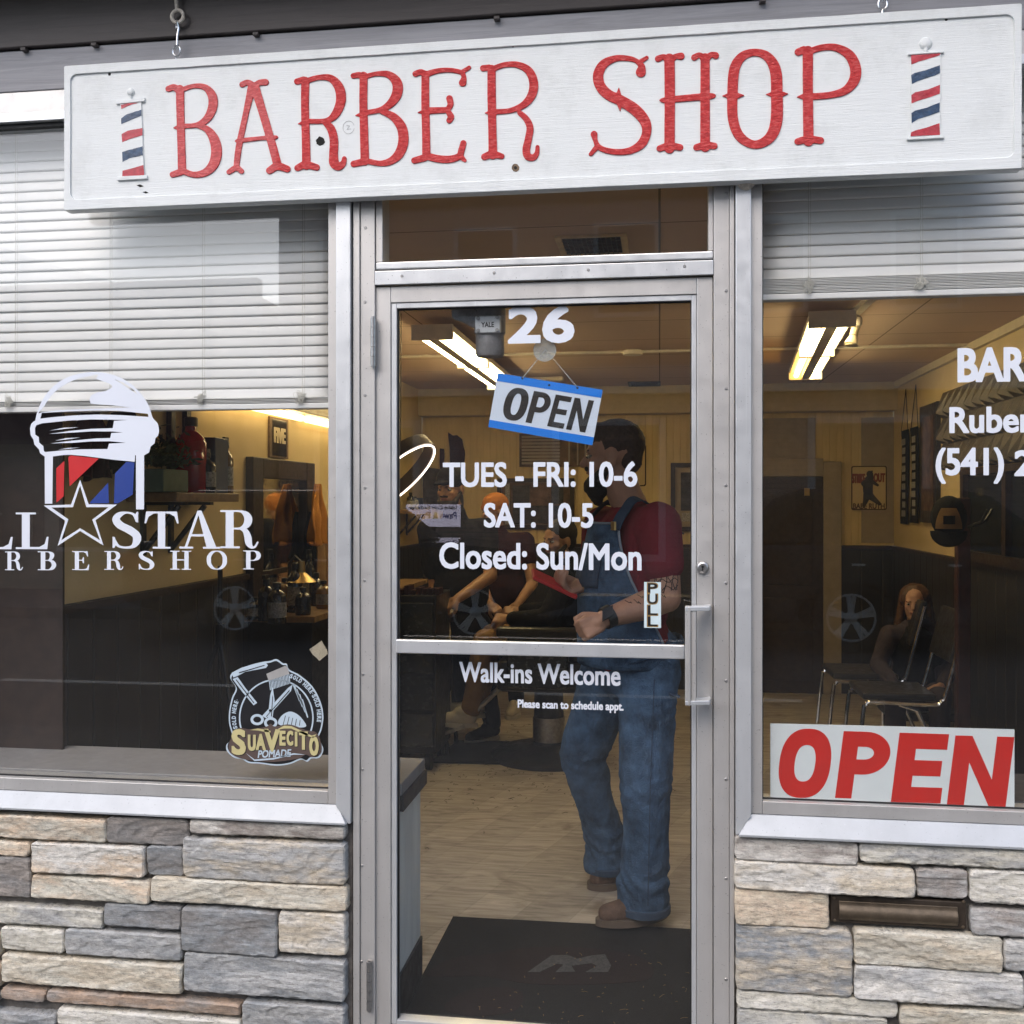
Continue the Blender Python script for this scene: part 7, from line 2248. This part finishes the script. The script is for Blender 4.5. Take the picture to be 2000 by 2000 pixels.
# bib
def torso_pt(phi, z, extra=0.0):
    """point on the trunk: phi from the front direction, towards his left"""
    zc = z
    t = (zc - pel.z) / (chest.z - pel.z)
    c = pel.lerp(chest, max(0, min(1.15, t)))
    a, b = 0.188 + extra, 0.168 + extra
    if t > 0.75: a, b = a - 0.02 * (t - 0.75) * 2, b - 0.05 * (t - 0.75) * 2
    p = Vector((c.x, c.y, z)) + fwd * (cos(phi) * b + 0.015) + lft * (sin(phi) * a)
    return p
zb0, zb1 = P(1160, 1305, 3.65).z, P(1160, 1022, 3.65).z
vs, fs = [], []
nu, nv = 22, 26
for j in range(nv + 1):
    t = j / nv
    z = zb0 + (zb1 - zb0) * t
    half = R(78) * (1 - t) ** 1.3 + R(40)
    for i in range(nu + 1):
        phi = (i / nu - 0.5) * 2 * half
        p = torso_pt(phi, z, 0.018 + 0.004 * noise.noise(Vector((phi * 2, z * 7, 3))))
        vs.append(p)
for j in range(nv):
    for i in range(nu):
        q = j * (nu + 1) + i; fs.append((q, q + 1, q + nu + 2, q + nu + 1))
bib = MB().add(vs, fs).build("bib", M['denim'], ovo, smooth=60)
bib.modifiers.new("t", 'SOLIDIFY').thickness = 0.008
edge = [Vector(vs[j * (nu + 1) + nu]) for j in range(nv + 1)] + [Vector(vs[nv * (nu + 1) + i]) for i in range(nu, -1, -1)]
MB().tube(edge, 0.0045, 6).build("bib_edge", M['denim_seam'], ovo)
pk = []
z_a, z_b = P(1160, 1150, 3.6).z, P(1160, 1060, 3.6).z
vs2, fs2 = [], []
for j in range(9):
    for i in range(9):
        phi = R(-20) + R(46) * i / 8; z = z_a + (z_b - z_a) * j / 8
        vs2.append(torso_pt(phi, z, 0.027))
for j in range(8):
    for i in range(8):
        q = j * 9 + i; fs2.append((q, q + 1, q + 10, q + 9))
po_ = MB().add(vs2, fs2).build("bib_pocket", M['denim_dark'], ovo, smooth=60)
po_.modifiers.new("t", 'SOLIDIFY').thickness = 0.004
# waist button flap and side band
band = [torso_pt(R(60 + 200 * k / 14), pel.z + 0.035 + 0.05 * sin(pi * k / 14), 0.022) for k in range(15)]
MB().tube(band, 0.017, 8, flat=0.45).build("waistband", M['denim'], ovo)
def strap(phi0, sgn, top, back):
    p0 = torso_pt(phi0, zb1 - 0.02, 0.028)
    mid = top
    pts = [tuple(v) for v in catmull([tuple(p0), tuple(p0.lerp(mid, 0.45) + fwd * 0.012 + Vector((0, 0, 0.012))), tuple(mid), tuple(back)], sub=8)]
    vs_, fs_ = [], []
    for i, p in enumerate(pts):
        p = Vector(p)
        t = (Vector(pts[min(i + 1, len(pts) - 1)]) - Vector(pts[max(i - 1, 0)])).normalized()
        outw = (p - (chest + Vector((0, 0, -0.04)))).normalized(); s = t.cross(outw).normalized()
        for o_, q_ in ((-0.019, 0.004), (0.019, 0.004), (0.019, -0.002), (-0.019, -0.002)):
            vs_.append(p + s * o_ + outw * q_)
    for i in range(len(pts) - 1):
        for k in range(4):
            l = (k + 1) % 4; fs_.append((i * 4 + k, i * 4 + l, i * 4 + 4 + l, i * 4 + 4 + k))
    so_ = MB().add(vs_, fs_).build("strap", M['denim_dark'], ovo, smooth=30)
    bpt = p0 + Vector((0, 0, 0.012)) + fwd * 0.006
    MB().obox(bpt, lft * 0.013, Vector((0, 0, 0.015)), fwd * 0.004).build("buckle", M['brass'], so_, smooth=0)
strap(R(38), 1, shL + Vector((-0.065, 0.05, 0.094)), P(1318, 1040, 3.86) + Vector((0.02, 0.02, 0)))
strap(R(-38), -1, shR + Vector((0.04, -0.05, 0.094)), P(1270, 1040, 3.95) + Vector((0.0, 0.06, 0)))
# white print on the shirt side
pz = P(1212, 1055, 3.58)
# watch
dwr = (haL - wrL).normalized()
wc_ = wrL - dwr * 0.012
MB().cyl(wc_ - dwr * 0.015, wc_ + dwr * 0.015, 0.0385, n=24).obox(wc_ + Vector((0, -0.034, 0.016)), dwr * 0.021, Vector((0, 0.008, 0.016)), Vector((0, -0.006, 0.003))).build("watch", M['black'], man)
# tattoo lines on the upper and lower arm
tt = MB(); rt2 = random.Random(5)
bpy.context.view_layer.update()
body_o = [o for o in man.children if o.name.startswith("body")][0]
def on_skin(p):
    ok, loc, nor, _i = body_o.closest_point_on_mesh(body_o.matrix_world.inverted() @ p)
    return body_o.matrix_world @ (loc + nor * 0.0004)
def arm_pt(t, phi):
    a, b = (shL, elL) if t < 1 else (elL, wrL)
    c = a + (b - a) * (t if t < 1 else t - 1); d = (b - a).normalized(); u = Vector((0, -1, 0)); u = (u - d * u.dot(d)).normalized(); v = d.cross(u)
    return c + (u * cos(phi) + v * sin(phi)) * 0.07
web = []
for t0 in (0.58, 0.68, 0.78, 0.88):
    web.append([(t0 + 0.03 * sin(ph * 7 + t0 * 20), ph) for ph in np.linspace(-0.9, 0.8, 9)])
for k in range(7):
    p0_ = -0.85 + k * 0.27
    web.append([(t0, p0_ + 0.12 * sin(t0 * 23 + k * 2)) for t0 in np.linspace(0.57, 0.92, 7)])
for k in range(6):
    t0 = 1.15 + 0.1 * k; p0_ = rt2.uniform(-0.8, 0.7)
    web.append([(t0 + 0.05 * s_, p0_ + 0.5 * s_ + 0.15 * sin(s_ * 9)) for s_ in np.linspace(0, 1, 6)])
for w2 in web:
    tt.tube([on_skin(arm_pt(t0, ph)) for t0, ph in w2], 0.0015, 5)
tt.build("tattoo", M['ink'], man)
# shoes
shoe("shoe", P(1303, 1790, 3.64) * 1, P(1163, 1808, 3.575), M['shoe_brown'], M['sole'], man, 0.052)
for o in man.children: pass
shoe("shoe", Vector((P(1222, 1715, 4.03).x, P(1222, 1715, 4.03).y, 0.0)), Vector((P(1148, 1722, 3.96).x, P(1148, 1722, 3.96).y, 0.0)), M['shoe_brown'], M['sole'], man, 0.052)
# phone
pa_, pb__ = P(1040, 1120, 3.66), P(1125, 1160, 3.70)
d1 = (pb__ - pa_) * 0.5; upv = Vector((0.1, -0.35, 0.93)); nrm = d1.normalized().cross(upv).normalized()
ax2 = nrm.cross(d1.normalized())
ph_ = empty("phone", (pa_ + pb__) / 2, "phone in a red case held in the man's right hand", "phone")
MB().obox((pa_ + pb__) / 2, d1, nrm * 0.036, ax2 * 0.0075).build("case", M['phone_red'], ph_, smooth=0, bev=0.004)
MB().obox((pa_ + pb__) / 2 - ax2 * 0.0082, d1 * 0.94, nrm * 0.033, ax2 * 0.0005).build("screen", M['car_glass'], ph_, smooth=0)

# --- generic smaller figures
def figure(label, J, skin, top, legs, shoes, k=1.0, face=None, hair=None, cap=None, beard=None, brows=None, sole=None, sleeve=0.45, vx=0.010):
    root = empty("person", (J['pel'].x, J['pel'].y, 0), label, "person")
    b = MB()
    f = J['face']
    w, rot = head_shape(b, J['head'], f, Vector((0, 0, 1)), k)
    b.capsule(J['neck'], 0.055 * k, J['head'] + Vector((0, 0, -0.05)), 0.052 * k)
    b.capsule(J['neck'], 0.06 * k, J['chest'], 0.09 * k); b.capsule(J['chest'], 0.09 * k, J['pel'], 0.09 * k)
    for s in 'LR':
        a, e, h, t = J['sh' + s], J['el' + s], J['wr' + s], J['ha' + s]
        b.capsule(a, 0.052 * k, e, 0.042 * k); b.capsule(e, 0.043 * k, h, 0.029 * k)
        fingers(b, h, t, Vector((0.1, 0.4, -0.6)), 1 if s == 'L' else -1, 0.9, k, 1)
    remeshed("body", b, skin, root, 0.0065, 3)
    t = MB()
    l = Vector((0, 0, 1)).cross(J['bf']).normalized()
    rb = Matrix((l, J['bf'], Vector((0, 0, 1)))).transposed()
    t.ball(J['chest'], (0.185 * k, 0.125 * k, 0.20 * k), 18, rot=rb); t.ball(J['chest'].lerp(J['pel'], 0.55), (0.175 * k, 0.135 * k, 0.22 * k), 18, rot=rb)
    t.ball(J['pel'], (0.185 * k, 0.145 * k, 0.13 * k), 18, rot=rb)
    t.capsule(J['shL'], 0.072 * k, J['shR'], 0.072 * k); t.capsule(J['neck'] + Vector((0, 0, -0.01)), 0.074 * k, J['chest'], 0.13 * k)
    for s in 'LR':
        a, e, h = J['sh' + s], J['el' + s], J['wr' + s]
        if sleeve <= 1: t.capsule(a, 0.074 * k, a + (e - a) * sleeve * 1.0, 0.064 * k)
        else:
            t.capsule(a, 0.072 * k, e, 0.058 * k); t.capsule(e, 0.058 * k, e + (h - e) * 0.9, 0.045 * k)
    remeshed("top", t, top, root, vx, 5, wrinkle(0.006, 8, 1.0))
    if legs:
        g = MB()
        g.ball(J['pel'] + Vector((0, 0, -0.05)), (0.182 * k, 0.145 * k, 0.13 * k), 18, rot=rb)
        for s in 'LR':
            g.capsule(J['hip' + s], 0.095 * k, J['kn' + s], 0.072 * k); g.capsule(J['kn' + s], 0.072 * k, J['an' + s], 0.058 * k)
        remeshed("trousers", g, legs, root, vx, 5, wrinkle(0.006, 8, 4.0))
        for s in 'LR':
            shoe("shoe", J['he' + s], J['to' + s], shoes, sole or M['sole'], root)
    face_bits(root, w, rot, k, brows)
    if hair is not None:
        h = MB(); h.ball(w(-0.022, 0, 0.045), (0.103 * k, 0.084 * k, 0.090 * k), 18, rot=rot); h.ball(w(-0.06, 0, -0.01), (0.05 * k, 0.066 * k, 0.06 * k), 14, rot=rot)
        remeshed("hair", h, hair, root, 0.008, 3)
    if beard is not None:
        h = MB(); h.ball(w(0.048, 0, -0.092), (0.048 * k, 0.052 * k, 0.042 * k), 14, rot=rot)
        for s in (-1, 1): h.capsule(w(0.045, s * 0.05, -0.075), 0.022 * k, w(0.0, s * 0.073, -0.02), 0.012 * k)
        h.capsule(w(0.088, -0.024, -0.037), 0.008 * k, w(0.088, 0.024, -0.037), 0.008 * k)
        remeshed("beard", h, beard, root, 0.007, 3)
    if cap is not None:
        c_, kind = cap
        h = MB(); h.ball(w(-0.014, 0, 0.060), (0.108 * k, 0.090 * k, 0.088 * k), 20, rot=rot)
        if kind == 'cap':
            h.capsule(w(0.07, -0.03, 0.055), 0.012 * k, w(0.155, -0.02, 0.045), 0.010 * k); h.capsule(w(0.07, 0.03, 0.055), 0.012 * k, w(0.155, 0.02, 0.045), 0.010 * k); h.capsule(w(0.07, 0, 0.058), 0.014 * k, w(0.165, 0, 0.046), 0.010 * k)
        else:
            h.capsule(w(0.078, -0.03, 0.040), 0.022 * k, w(0.078, 0.03, 0.040), 0.022 * k)
        remeshed("cap", h, c_, root, 0.007, 3)
    return root, w

# barber, standing behind the hours lettering
D = 6.35
J = dict(head=P(880, 955, D), neck=P(888, 1000, D), chest=P(895, 1072, D), pel=P(905, 1225, D), face=Vector((-0.30, -0.95, -0.12)), bf=Vector((0.15, -1, 0)).normalized(),
         shL=P(950, 1034, D + 0.05), shR=P(836, 1036, D), elL=P(958, 1125, D - 0.15), wrL=P(896, 1168, D - 0.32), haL=P(876, 1182, D - 0.34), elR=P(850, 1140, D + 0.02), wrR=P(846, 1205, D - 0.05), haR=P(845, 1232, D - 0.05),
         hipL=P(930, 1240, D), hipR=P(882, 1240, D), knL=P(945, 1330, D), knR=P(900, 1330, D), anL=P(955, 1415, D), anR=P(902, 1410, D))
for s, (ph0, ph1) in {'L': ((975, 1440), (920, 1452)), 'R': ((925, 1424), (842, 1436))}.items():
    a, b = atz(*ph0, 0.0), atz(*ph1, 0.0)
    J['he' + s], J['to' + s] = a, a + (b - a).normalized() * 0.29
    J['an' + s] = a + (b - a).normalized() * 0.06 + Vector((0, 0, 0.10))
    J['kn' + s] = (J['hip' + s] + J['an' + s]) / 2 + Vector((0, -0.03, 0))
figure("bearded barber in black jacket and black trousers standing behind the hours lettering", J, M['skin_tan'], M['cloth_black'], M['cloth_black'], M['cloth_black'], 1.0, beard=M['beard'], cap=(M['cloth_black'], 'cap'), sole=M['sole_white'], sleeve=0.75)
# man with orange knit cap
D = 7.0
g0 = atz(980, 1395, 0.0)
D = (Vector((g0.x, g0.y)) - Vector((CAM.x, CAM.y))).length * 0.99
J = dict(head=P(966, 1000, D), neck=P(972, 1037, D), chest=P(985, 1092, D), pel=P(990, 1205, D), face=Vector((-0.75, -0.62, -0.1)), bf=Vector((-0.35, -0.93, 0)).normalized(),
         shL=P(1026, 1058, D), shR=P(942, 1058, D), elL=P(1040, 1140, D - 0.1), wrL=P(1012, 1178, D - 0.25), haL=P(1000, 1190, D - 0.28), elR=P(940, 1140, D - 0.05), wrR=P(958, 1180, D - 0.2), haR=P(968, 1190, D - 0.24),
         hipL=P(1006, 1215, D), hipR=P(974, 1215, D))
for s, x_ in (('L', 0.10), ('R', -0.10)):
    J['he' + s] = Vector((g0.x + x_, g0.y + 0.06, 0)); J['to' + s] = Vector((g0.x + x_ * 1.3 - 0.05, g0.y - 0.20, 0))
    J['an' + s] = J['he' + s] + Vector((0, -0.05, 0.10)); J['kn' + s] = (J['hip' + s] + J['an' + s]) / 2 + Vector((0, -0.03, 0))
figure("young man in an orange knit cap and dark maroon jersey beside the barber", J, M['skin_tan'], M['cloth_maroon'], M['cloth_black'], M['shoe_white'], 0.93, cap=(M['cloth_orange'], 'knit'), sole=M['sole_white'])
# customer in the chair, caped
sx_, sy_ = bx_, by_
V3 = lambda x, y, z: Vector((sx_ + x, sy_ + y, z))
J = dict(head=V3(0.06, 0.0, 1.27), neck=V3(0.10, 0, 1.12), chest=V3(0.11, 0, 0.98), pel=V3(0.12, 0, 0.70), face=Vector((-0.75, -0.65, -0.08)), bf=Vector((-1, 0, 0)),
         shL=V3(0.11, -0.17, 1.04), shR=V3(0.11, 0.17, 1.04), elL=V3(0.02, -0.26, 0.84), wrL=V3(-0.20, -0.22, 0.83), haL=V3(-0.29, -0.20, 0.83), elR=V3(0.02, 0.26, 0.84), wrR=V3(-0.20, 0.22, 0.83), haR=V3(-0.29, 0.20, 0.83),
         hipL=V3(0.06, -0.10, 0.68), hipR=V3(0.06, 0.10, 0.68), knL=V3(-0.36, -0.13, 0.69), knR=V3(-0.36, 0.13, 0.69), anL=V3(-0.44, -0.13, 0.30), anR=V3(-0.44, 0.13, 0.30),
         heL=V3(-0.40, -0.13, 0.19), toL=V3(-0.66, -0.15, 0.20), heR=V3(-0.40, 0.13, 0.19), toR=V3(-0.66, 0.15, 0.20))
cu_, _w = figure("seated customer with black hair and beard, khaki trousers and white sneakers in the barber chair", J, M['skin_tan'], M['cloth_black'], M['cloth_khaki'], M['shoe_white'], 1.0, hair=M['beard'], beard=M['beard'], sole=M['sole_white'], sleeve=1.4)
# girl seated at the right
D = 6.05
g1 = P(1790, 1250, D)
V4 = lambda x, y, z: Vector((g1.x + x, g1.y + y, z))
kk = 0.86
J = dict(head=P(1786, 1180, D), neck=P(1790, 1222, D), chest=P(1792, 1262, D), pel=P(1795, 1345, D), face=Vector((-0.30, -0.95, 0.0)), bf=Vector((-0.35, -0.93, 0)).normalized(),
         shL=P(1842, 1240, D), shR=P(1738, 1240, D), elL=P(1870, 1300, D - 0.05), wrL=P(1838, 1340, D - 0.22), haL=P(1822, 1350, D - 0.24), elR=P(1715, 1300, D - 0.05), wrR=P(1748, 1342, D - 0.22), haR=P(1760, 1350, D - 0.24))
pz_ = J['pel']
for s, x_ in (('L', 0.09), ('R', -0.09)):
    J['hip' + s] = pz_ + Vector((x_, -0.03, -0.02)); J['kn' + s] = pz_ + Vector((x_ * 1.3 - 0.10, -0.38, 0.0)); J['kn' + s].z = max(J['kn' + s].z, 0.36)
    J['an' + s] = J['kn' + s] + Vector((0.0, -0.02, 0)); J['an' + s].z = 0.09
    J['he' + s] = Vector((J['an' + s].x, J['an' + s].y + 0.05, 0)); J['to' + s] = Vector((J['an' + s].x - 0.05, J['an' + s].y - 0.16, 0))
gr, gw = figure("girl with long auburn hair in dark vest sitting behind the chrome chairs", J, M['skin'], M['cloth_lilac'], M['cloth_lilac'], M['cloth_black'], kk, brows=M['hair_long'], sole=M['sole_white'], sleeve=1.4)
h = MB()
h.ball(gw(-0.030, 0, 0.045), (0.108 * kk, 0.094 * kk, 0.098 * kk), 18)
for s in (-1, 1):
    for q_ in range(4):
        h.capsule(gw(-0.02 - q_ * 0.018, s * 0.078, 0.03), 0.030 * kk, gw(-0.01 - q_ * 0.03, s * (0.105 + 0.012 * q_), -0.22 - 0.02 * q_), 0.020 * kk)
h.capsule(gw(-0.07, 0, 0.0), 0.06 * kk, gw(-0.08, 0, -0.18), 0.06 * kk)
remeshed("hair", h, M['hair_long'], gr, 0.008, 3, wrinkle(0.005, 30))
vst = MB()
vst.ball(J['chest'] + Vector((0, -0.01, -0.03)), (0.155, 0.135, 0.18), 18); vst.ball(J['chest'].lerp(J['pel'], 0.6), (0.150, 0.130, 0.16), 18)
remeshed("vest", vst, M['cloth_black'], gr, 0.01, 4)
MB().box((pz_.x - 0.2, pz_.y - 0.18, pz_.z - 0.16), (pz_.x + 0.2, pz_.y + 0.2, pz_.z - 0.11)).build("tmp_seat", M['black_soft'], None, smooth=0, bev=0.01)
o = bpy.data.objects["tmp_seat"]; o.name = "low_stool"
lg_ = MB()
for sx in (-0.17, 0.17):
    for sy in (-0.15, 0.17): lg_.cyl((pz_.x + sx, pz_.y + sy, 0), (pz_.x + sx, pz_.y + sy, pz_.z - 0.161), 0.012, n=8)
lg_.build("legs", M['chrome'], o)
tag(o, "low dark seat under the girl by the right wall", "stool")
# ------------------------------------------------------------------ across the street (seen as reflections in the glass)
RD = PAVE - 0.15 + 0.004
def wheel(x, y, z, r, parent, side):
    t = MB().lathe([(r * 0.68, -0.11), (r * 0.97, -0.11), (r, -0.07), (r, 0.07), (r * 0.97, 0.11), (r * 0.68, 0.11), (r * 0.68, -0.11)], (x, y, z), 40, 0, 'y')
    t.lathe([(r * 0.66, side * 0.01), (r * 0.02, side * 0.012)], (x, y, z), 40, 0, 'y')
    w = t.build("wheel", M['tyre'], parent)
    rim = MB()
    rr = r * 0.68
    rim.tube([(x + rr * 0.95 * cos(a), y + side * 0.10, z + rr * 0.95 * sin(a)) for a in np.linspace(0, 2 * pi, 40, endpoint=False)], rr * 0.05, 8, closed=True)
    for k in range(5):
        a = 2 * pi * k / 5 + pi / 2
        for da in (-0.13, 0.13):
            c0 = Vector((x + rr * 0.20 * cos(a + da * 0.6), y + side * 0.085, z + rr * 0.20 * sin(a + da * 0.6)))
            c1 = Vector((x + rr * 0.92 * cos(a + da), y + side * 0.10, z + rr * 0.92 * sin(a + da)))
            tv = (c1 - c0); n = Vector((0, side, 0)); s = tv.cross(n).normalized()
            rim.obox((c0 + c1) / 2, tv / 2, s * rr * 0.085, n * 0.016)
    rim.lathe([(rr * 0.26, 0.07), (rr * 0.24, 0.105), (rr * 0.12, 0.125), (rr * 0.01, 0.126)], (x, y, z), 20, 0, 'y')
    rim.build("rim", M['rim'], w)
    return w
def suv(label, x0, paint, flip, Lw, Yc, tail_at=None):
    """parked estate/SUV along the kerb; profile in x,z"""
    L = 4.7
    root = empty("parked_car", (x0 + L / 2, Yc, RD), label, "car", "dark cars parked across the street")
    KX, KZ = 1.2, 1.08
    def fx(u): return x0 + (L - u if flip else u) * KX
    L0 = L; low = [(0.05, 0.45), (0.0, 0.65), (0.06, 0.98), (0.95, 1.08), (1.35, 1.12), (4.45, 1.12), (4.62, 1.05), (4.70, 0.75), (4.66, 0.42), (4.25, 0.30), (3.98, 0.30), (3.9, 0.52), (3.62, 0.70), (3.30, 0.70), (3.05, 0.52), (2.96, 0.28),
           (1.48, 0.28), (1.40, 0.52), (1.15, 0.70), (0.84, 0.70), (0.58, 0.52), (0.48, 0.32)]
    hw = 0.92
    MB().prism([(fx(u), RD + z * KZ) for u, z in low], 'y', Yc - hw, Yc + hw).build("body", paint, root, smooth=0, bev=0.05)
    top = [(1.62, 1.125), (2.2, 1.62), (2.5, 1.70), (3.9, 1.70), (4.15, 1.60), (4.52, 1.125)]
    MB().prism([(fx(u), RD + z * KZ) for u, z in top], 'y', Yc - hw + 0.12, Yc + hw - 0.12).build("cabin", paint, root, smooth=0, bev=0.04)
    for poly in ([(1.95, 1.16), (2.28, 1.54), (2.72, 1.62), (2.72, 1.16)], [(2.80, 1.16), (2.80, 1.62), (3.55, 1.61), (3.55, 1.16)], [(3.63, 1.16), (3.63, 1.61), (3.88, 1.58), (4.22, 1.20)]):
        for s in (-1, 1):
            yy = Yc + s * (hw - 0.118)
            MB().prism([(fx(u), RD + z * KZ) for u, z in poly], 'y', yy - 0.006, yy + 0.006).build("side_window", M['car_glass'], root, smooth=0)
    for u in (0.98 + 0.02, 3.46):
        for s in (-1, 1):
            wheel(fx(u), Yc + s * (hw - 0.12), RD + 0.40, 0.40, root, s)
    for u in (2.55, 3.40):
        for s in (-1, 1):
            MB().box((fx(u) - 0.07, Yc + s * (hw + 0.001) - 0.012, RD + 0.98), (fx(u) + 0.07, Yc + s * (hw + 0.001) + 0.012, RD + 1.005)).build("door_handle", M['rim'], root, smooth=0)
    for s in (-1, 1):
        MB().box((fx(4.45), Yc + s * 0.80 - 0.14, RD + 0.86), (fx(4.72), Yc + s * 0.80 + 0.14, RD + 1.06)).build("tail_lamp", M['tail'], root, smooth=0, bev=0.02)
        MB().box((fx(0.03) - 0.04, Yc + s * 0.70 - 0.16, RD + 0.80), (fx(0.03) + 0.05, Yc + s * 0.70 + 0.16, RD + 0.93)).build("headlamp", M['label_grey'], root, smooth=0, bev=0.02)
    return root
suv("black car with alloy wheels parked across the street, mirrored behind the door glass", -6.58, M['car_black'], True, 2.6, -9.9)
suv("charcoal car with a red tail lamp across the street, mirrored in the right window", 0.62, M['car_grey'], True, 2.6, -9.9)
# buildings opposite
YBK = -14.0
b1 = empty("street_building", (-14, YBK, 0), "low tan shop building across the street at the left of the reflections", "building")
MB().box((-30, YBK - 8, PAVE), (-6.75, YBK, 5.0)).build("wall", M['tan_wall'], b1, smooth=0)
MB().box((-30, YBK + 0.002, 4.6), (-6.75, YBK + 0.25, 5.30)).build("cornice", M['white_paint'], b1, smooth=0)
for k in range(4):
    x = -13.5 + k * 1.6 - 0.2
    f_ = MB().box((x, YBK + 0.003, 0.7), (x + 1.3, YBK + 0.03, 2.3)).build("shop_window", M['car_glass'], b1, smooth=0)
    MB().box((x - 0.05, YBK + 0.004, 0.62), (x + 1.35, YBK + 0.05, 0.695)).build("sill", M['white_paint'], f_, smooth=0)
MB().prism([(YBK + 0.01, 3.2), (YBK + 0.01, 2.6), (YBK + 1.2, 2.45), (YBK + 1.2, 2.55)], 'x', -14, -7.6).build("awning", M['awning'], b1, smooth=0)
b2 = empty("street_building", (2, YBK, 0), "tall rose brick building across the street behind the parked cars", "building")
MB().box((-6.65, YBK - 9, PAVE), (16, YBK - 0.5, 9.5)).build("wall", M['brick'], b2, smooth=0)
MB().box((-6.65, YBK - 0.49, 3.3), (16, YBK - 0.25, 3.75)).build("sign_band", M['white_paint'], b2, smooth=0)
MB().box((-6.66, YBK - 0.495, 9.1), (16, YBK - 0.1, 9.7)).build("cornice", M['white_paint'], b2, smooth=0)
for k in range(9):
    x = -5.9 + k * 2.4
    for z0, z1 in ((4.6, 6.2), (7.0, 8.5)):
        w_o = MB().box((x, YBK - 0.498, z0), (x + 1.1, YBK - 0.46, z1)).build("window", M['white_paint'], b2, smooth=0)
        MB().box((x + 0.08, YBK - 0.4595, z0 + 0.08), (x + 1.02, YBK - 0.45, z1 - 0.08)).build("pane", M['car_glass'], w_o, smooth=0)
for k in range(5):
    x = -6.0 + k * 4.2
    w_o = MB().box((x, YBK - 0.499, 0.5), (x + 1.9, YBK - 0.45, 2.9)).build("shop_window", M['white_paint'], b2, smooth=0)
    MB().box((x + 0.12, YBK - 0.449, 0.62), (x + 1.78, YBK - 0.44, 2.78)).build("pane", M['car_glass'], w_o, smooth=0)
# lit sign sheet over the way
def mpx(px, py, Yv):   # where a reflected thing stands: its mirror image lies on plane y = Yv
    p = at(px, py, Yv); return p.x, p.z
xa_, z1_ = mpx(793, 985, 13.0); xb_, z0_ = mpx(898, 1029, 13.0)
M['lit_sheet'] = plain("backlit_sign_sheet", (0.75, 0.72, 0.82), 0.5, var=0.03)
M['lit_sheet'].node_tree.nodes["Principled BSDF"].inputs['Emission Color'].default_value = (0.80, 0.74, 0.95, 1)
M['lit_sheet'].node_tree.nodes["Principled BSDF"].inputs['Emission Strength'].default_value = 1.6
pw = empty("pawn_sign", ((xa_ + xb_) / 2, -13.0, z0_), "backlit white shop sign with rainbow letters across the street, mirrored in the door glass", "sign")
MB().box((xa_, -13.06, z0_), (xb_, -13.0, z1_)).build("panel", M['lit_sheet'], pw, smooth=0)
MB().cyl(((xa_ + xb_) / 2, -13.04, PAVE), ((xa_ + xb_) / 2, -13.04, z0_ - 0.001), 0.04).build("post", M['black'], pw)
hh_ = z1_ - z0_; ww_ = xb_ - xa_
def street_text(s, u0, u1, v0, v1, mat):
    cs = text_contours(s, (u1 - u0) * ww_, (v1 - v0) * hh_, bold=0.03)
    # readable from the shop side (looking towards -y, so x runs the other way)
    cs = [[(xb_ - u0 * ww_ - a, z0_ + v0 * hh_ + b) for a, b in c] for c in cs]
    me = curve_mesh(cs, 0.004)
    n = len(me.vertices); co = np.empty(n * 3); me.vertices.foreach_get('co', co); co = co.reshape(-1, 3)
    me.vertices.foreach_set('co', np.stack([co[:, 0], -12.997 + co[:, 2], co[:, 1]], 1).ravel()); me.update()
    link_mesh("lettering", me, mat, pw, 0)
street_text("Idaho Coin Exchange", 0.06, 0.94, 0.72, 0.95, M['art_dark'])
for s, u0, u1, c in (("Pawn", 0.06, 0.36, (0.02, 0.05, 0.5)), ("&", 0.41, 0.50, (0.02, 0.35, 0.10)), ("Pawn", 0.55, 0.94, (0.55, 0.22, 0.02))):
    street_text(s, u0, u1, 0.36, 0.66, plain("sign_ink", c, 0.5))
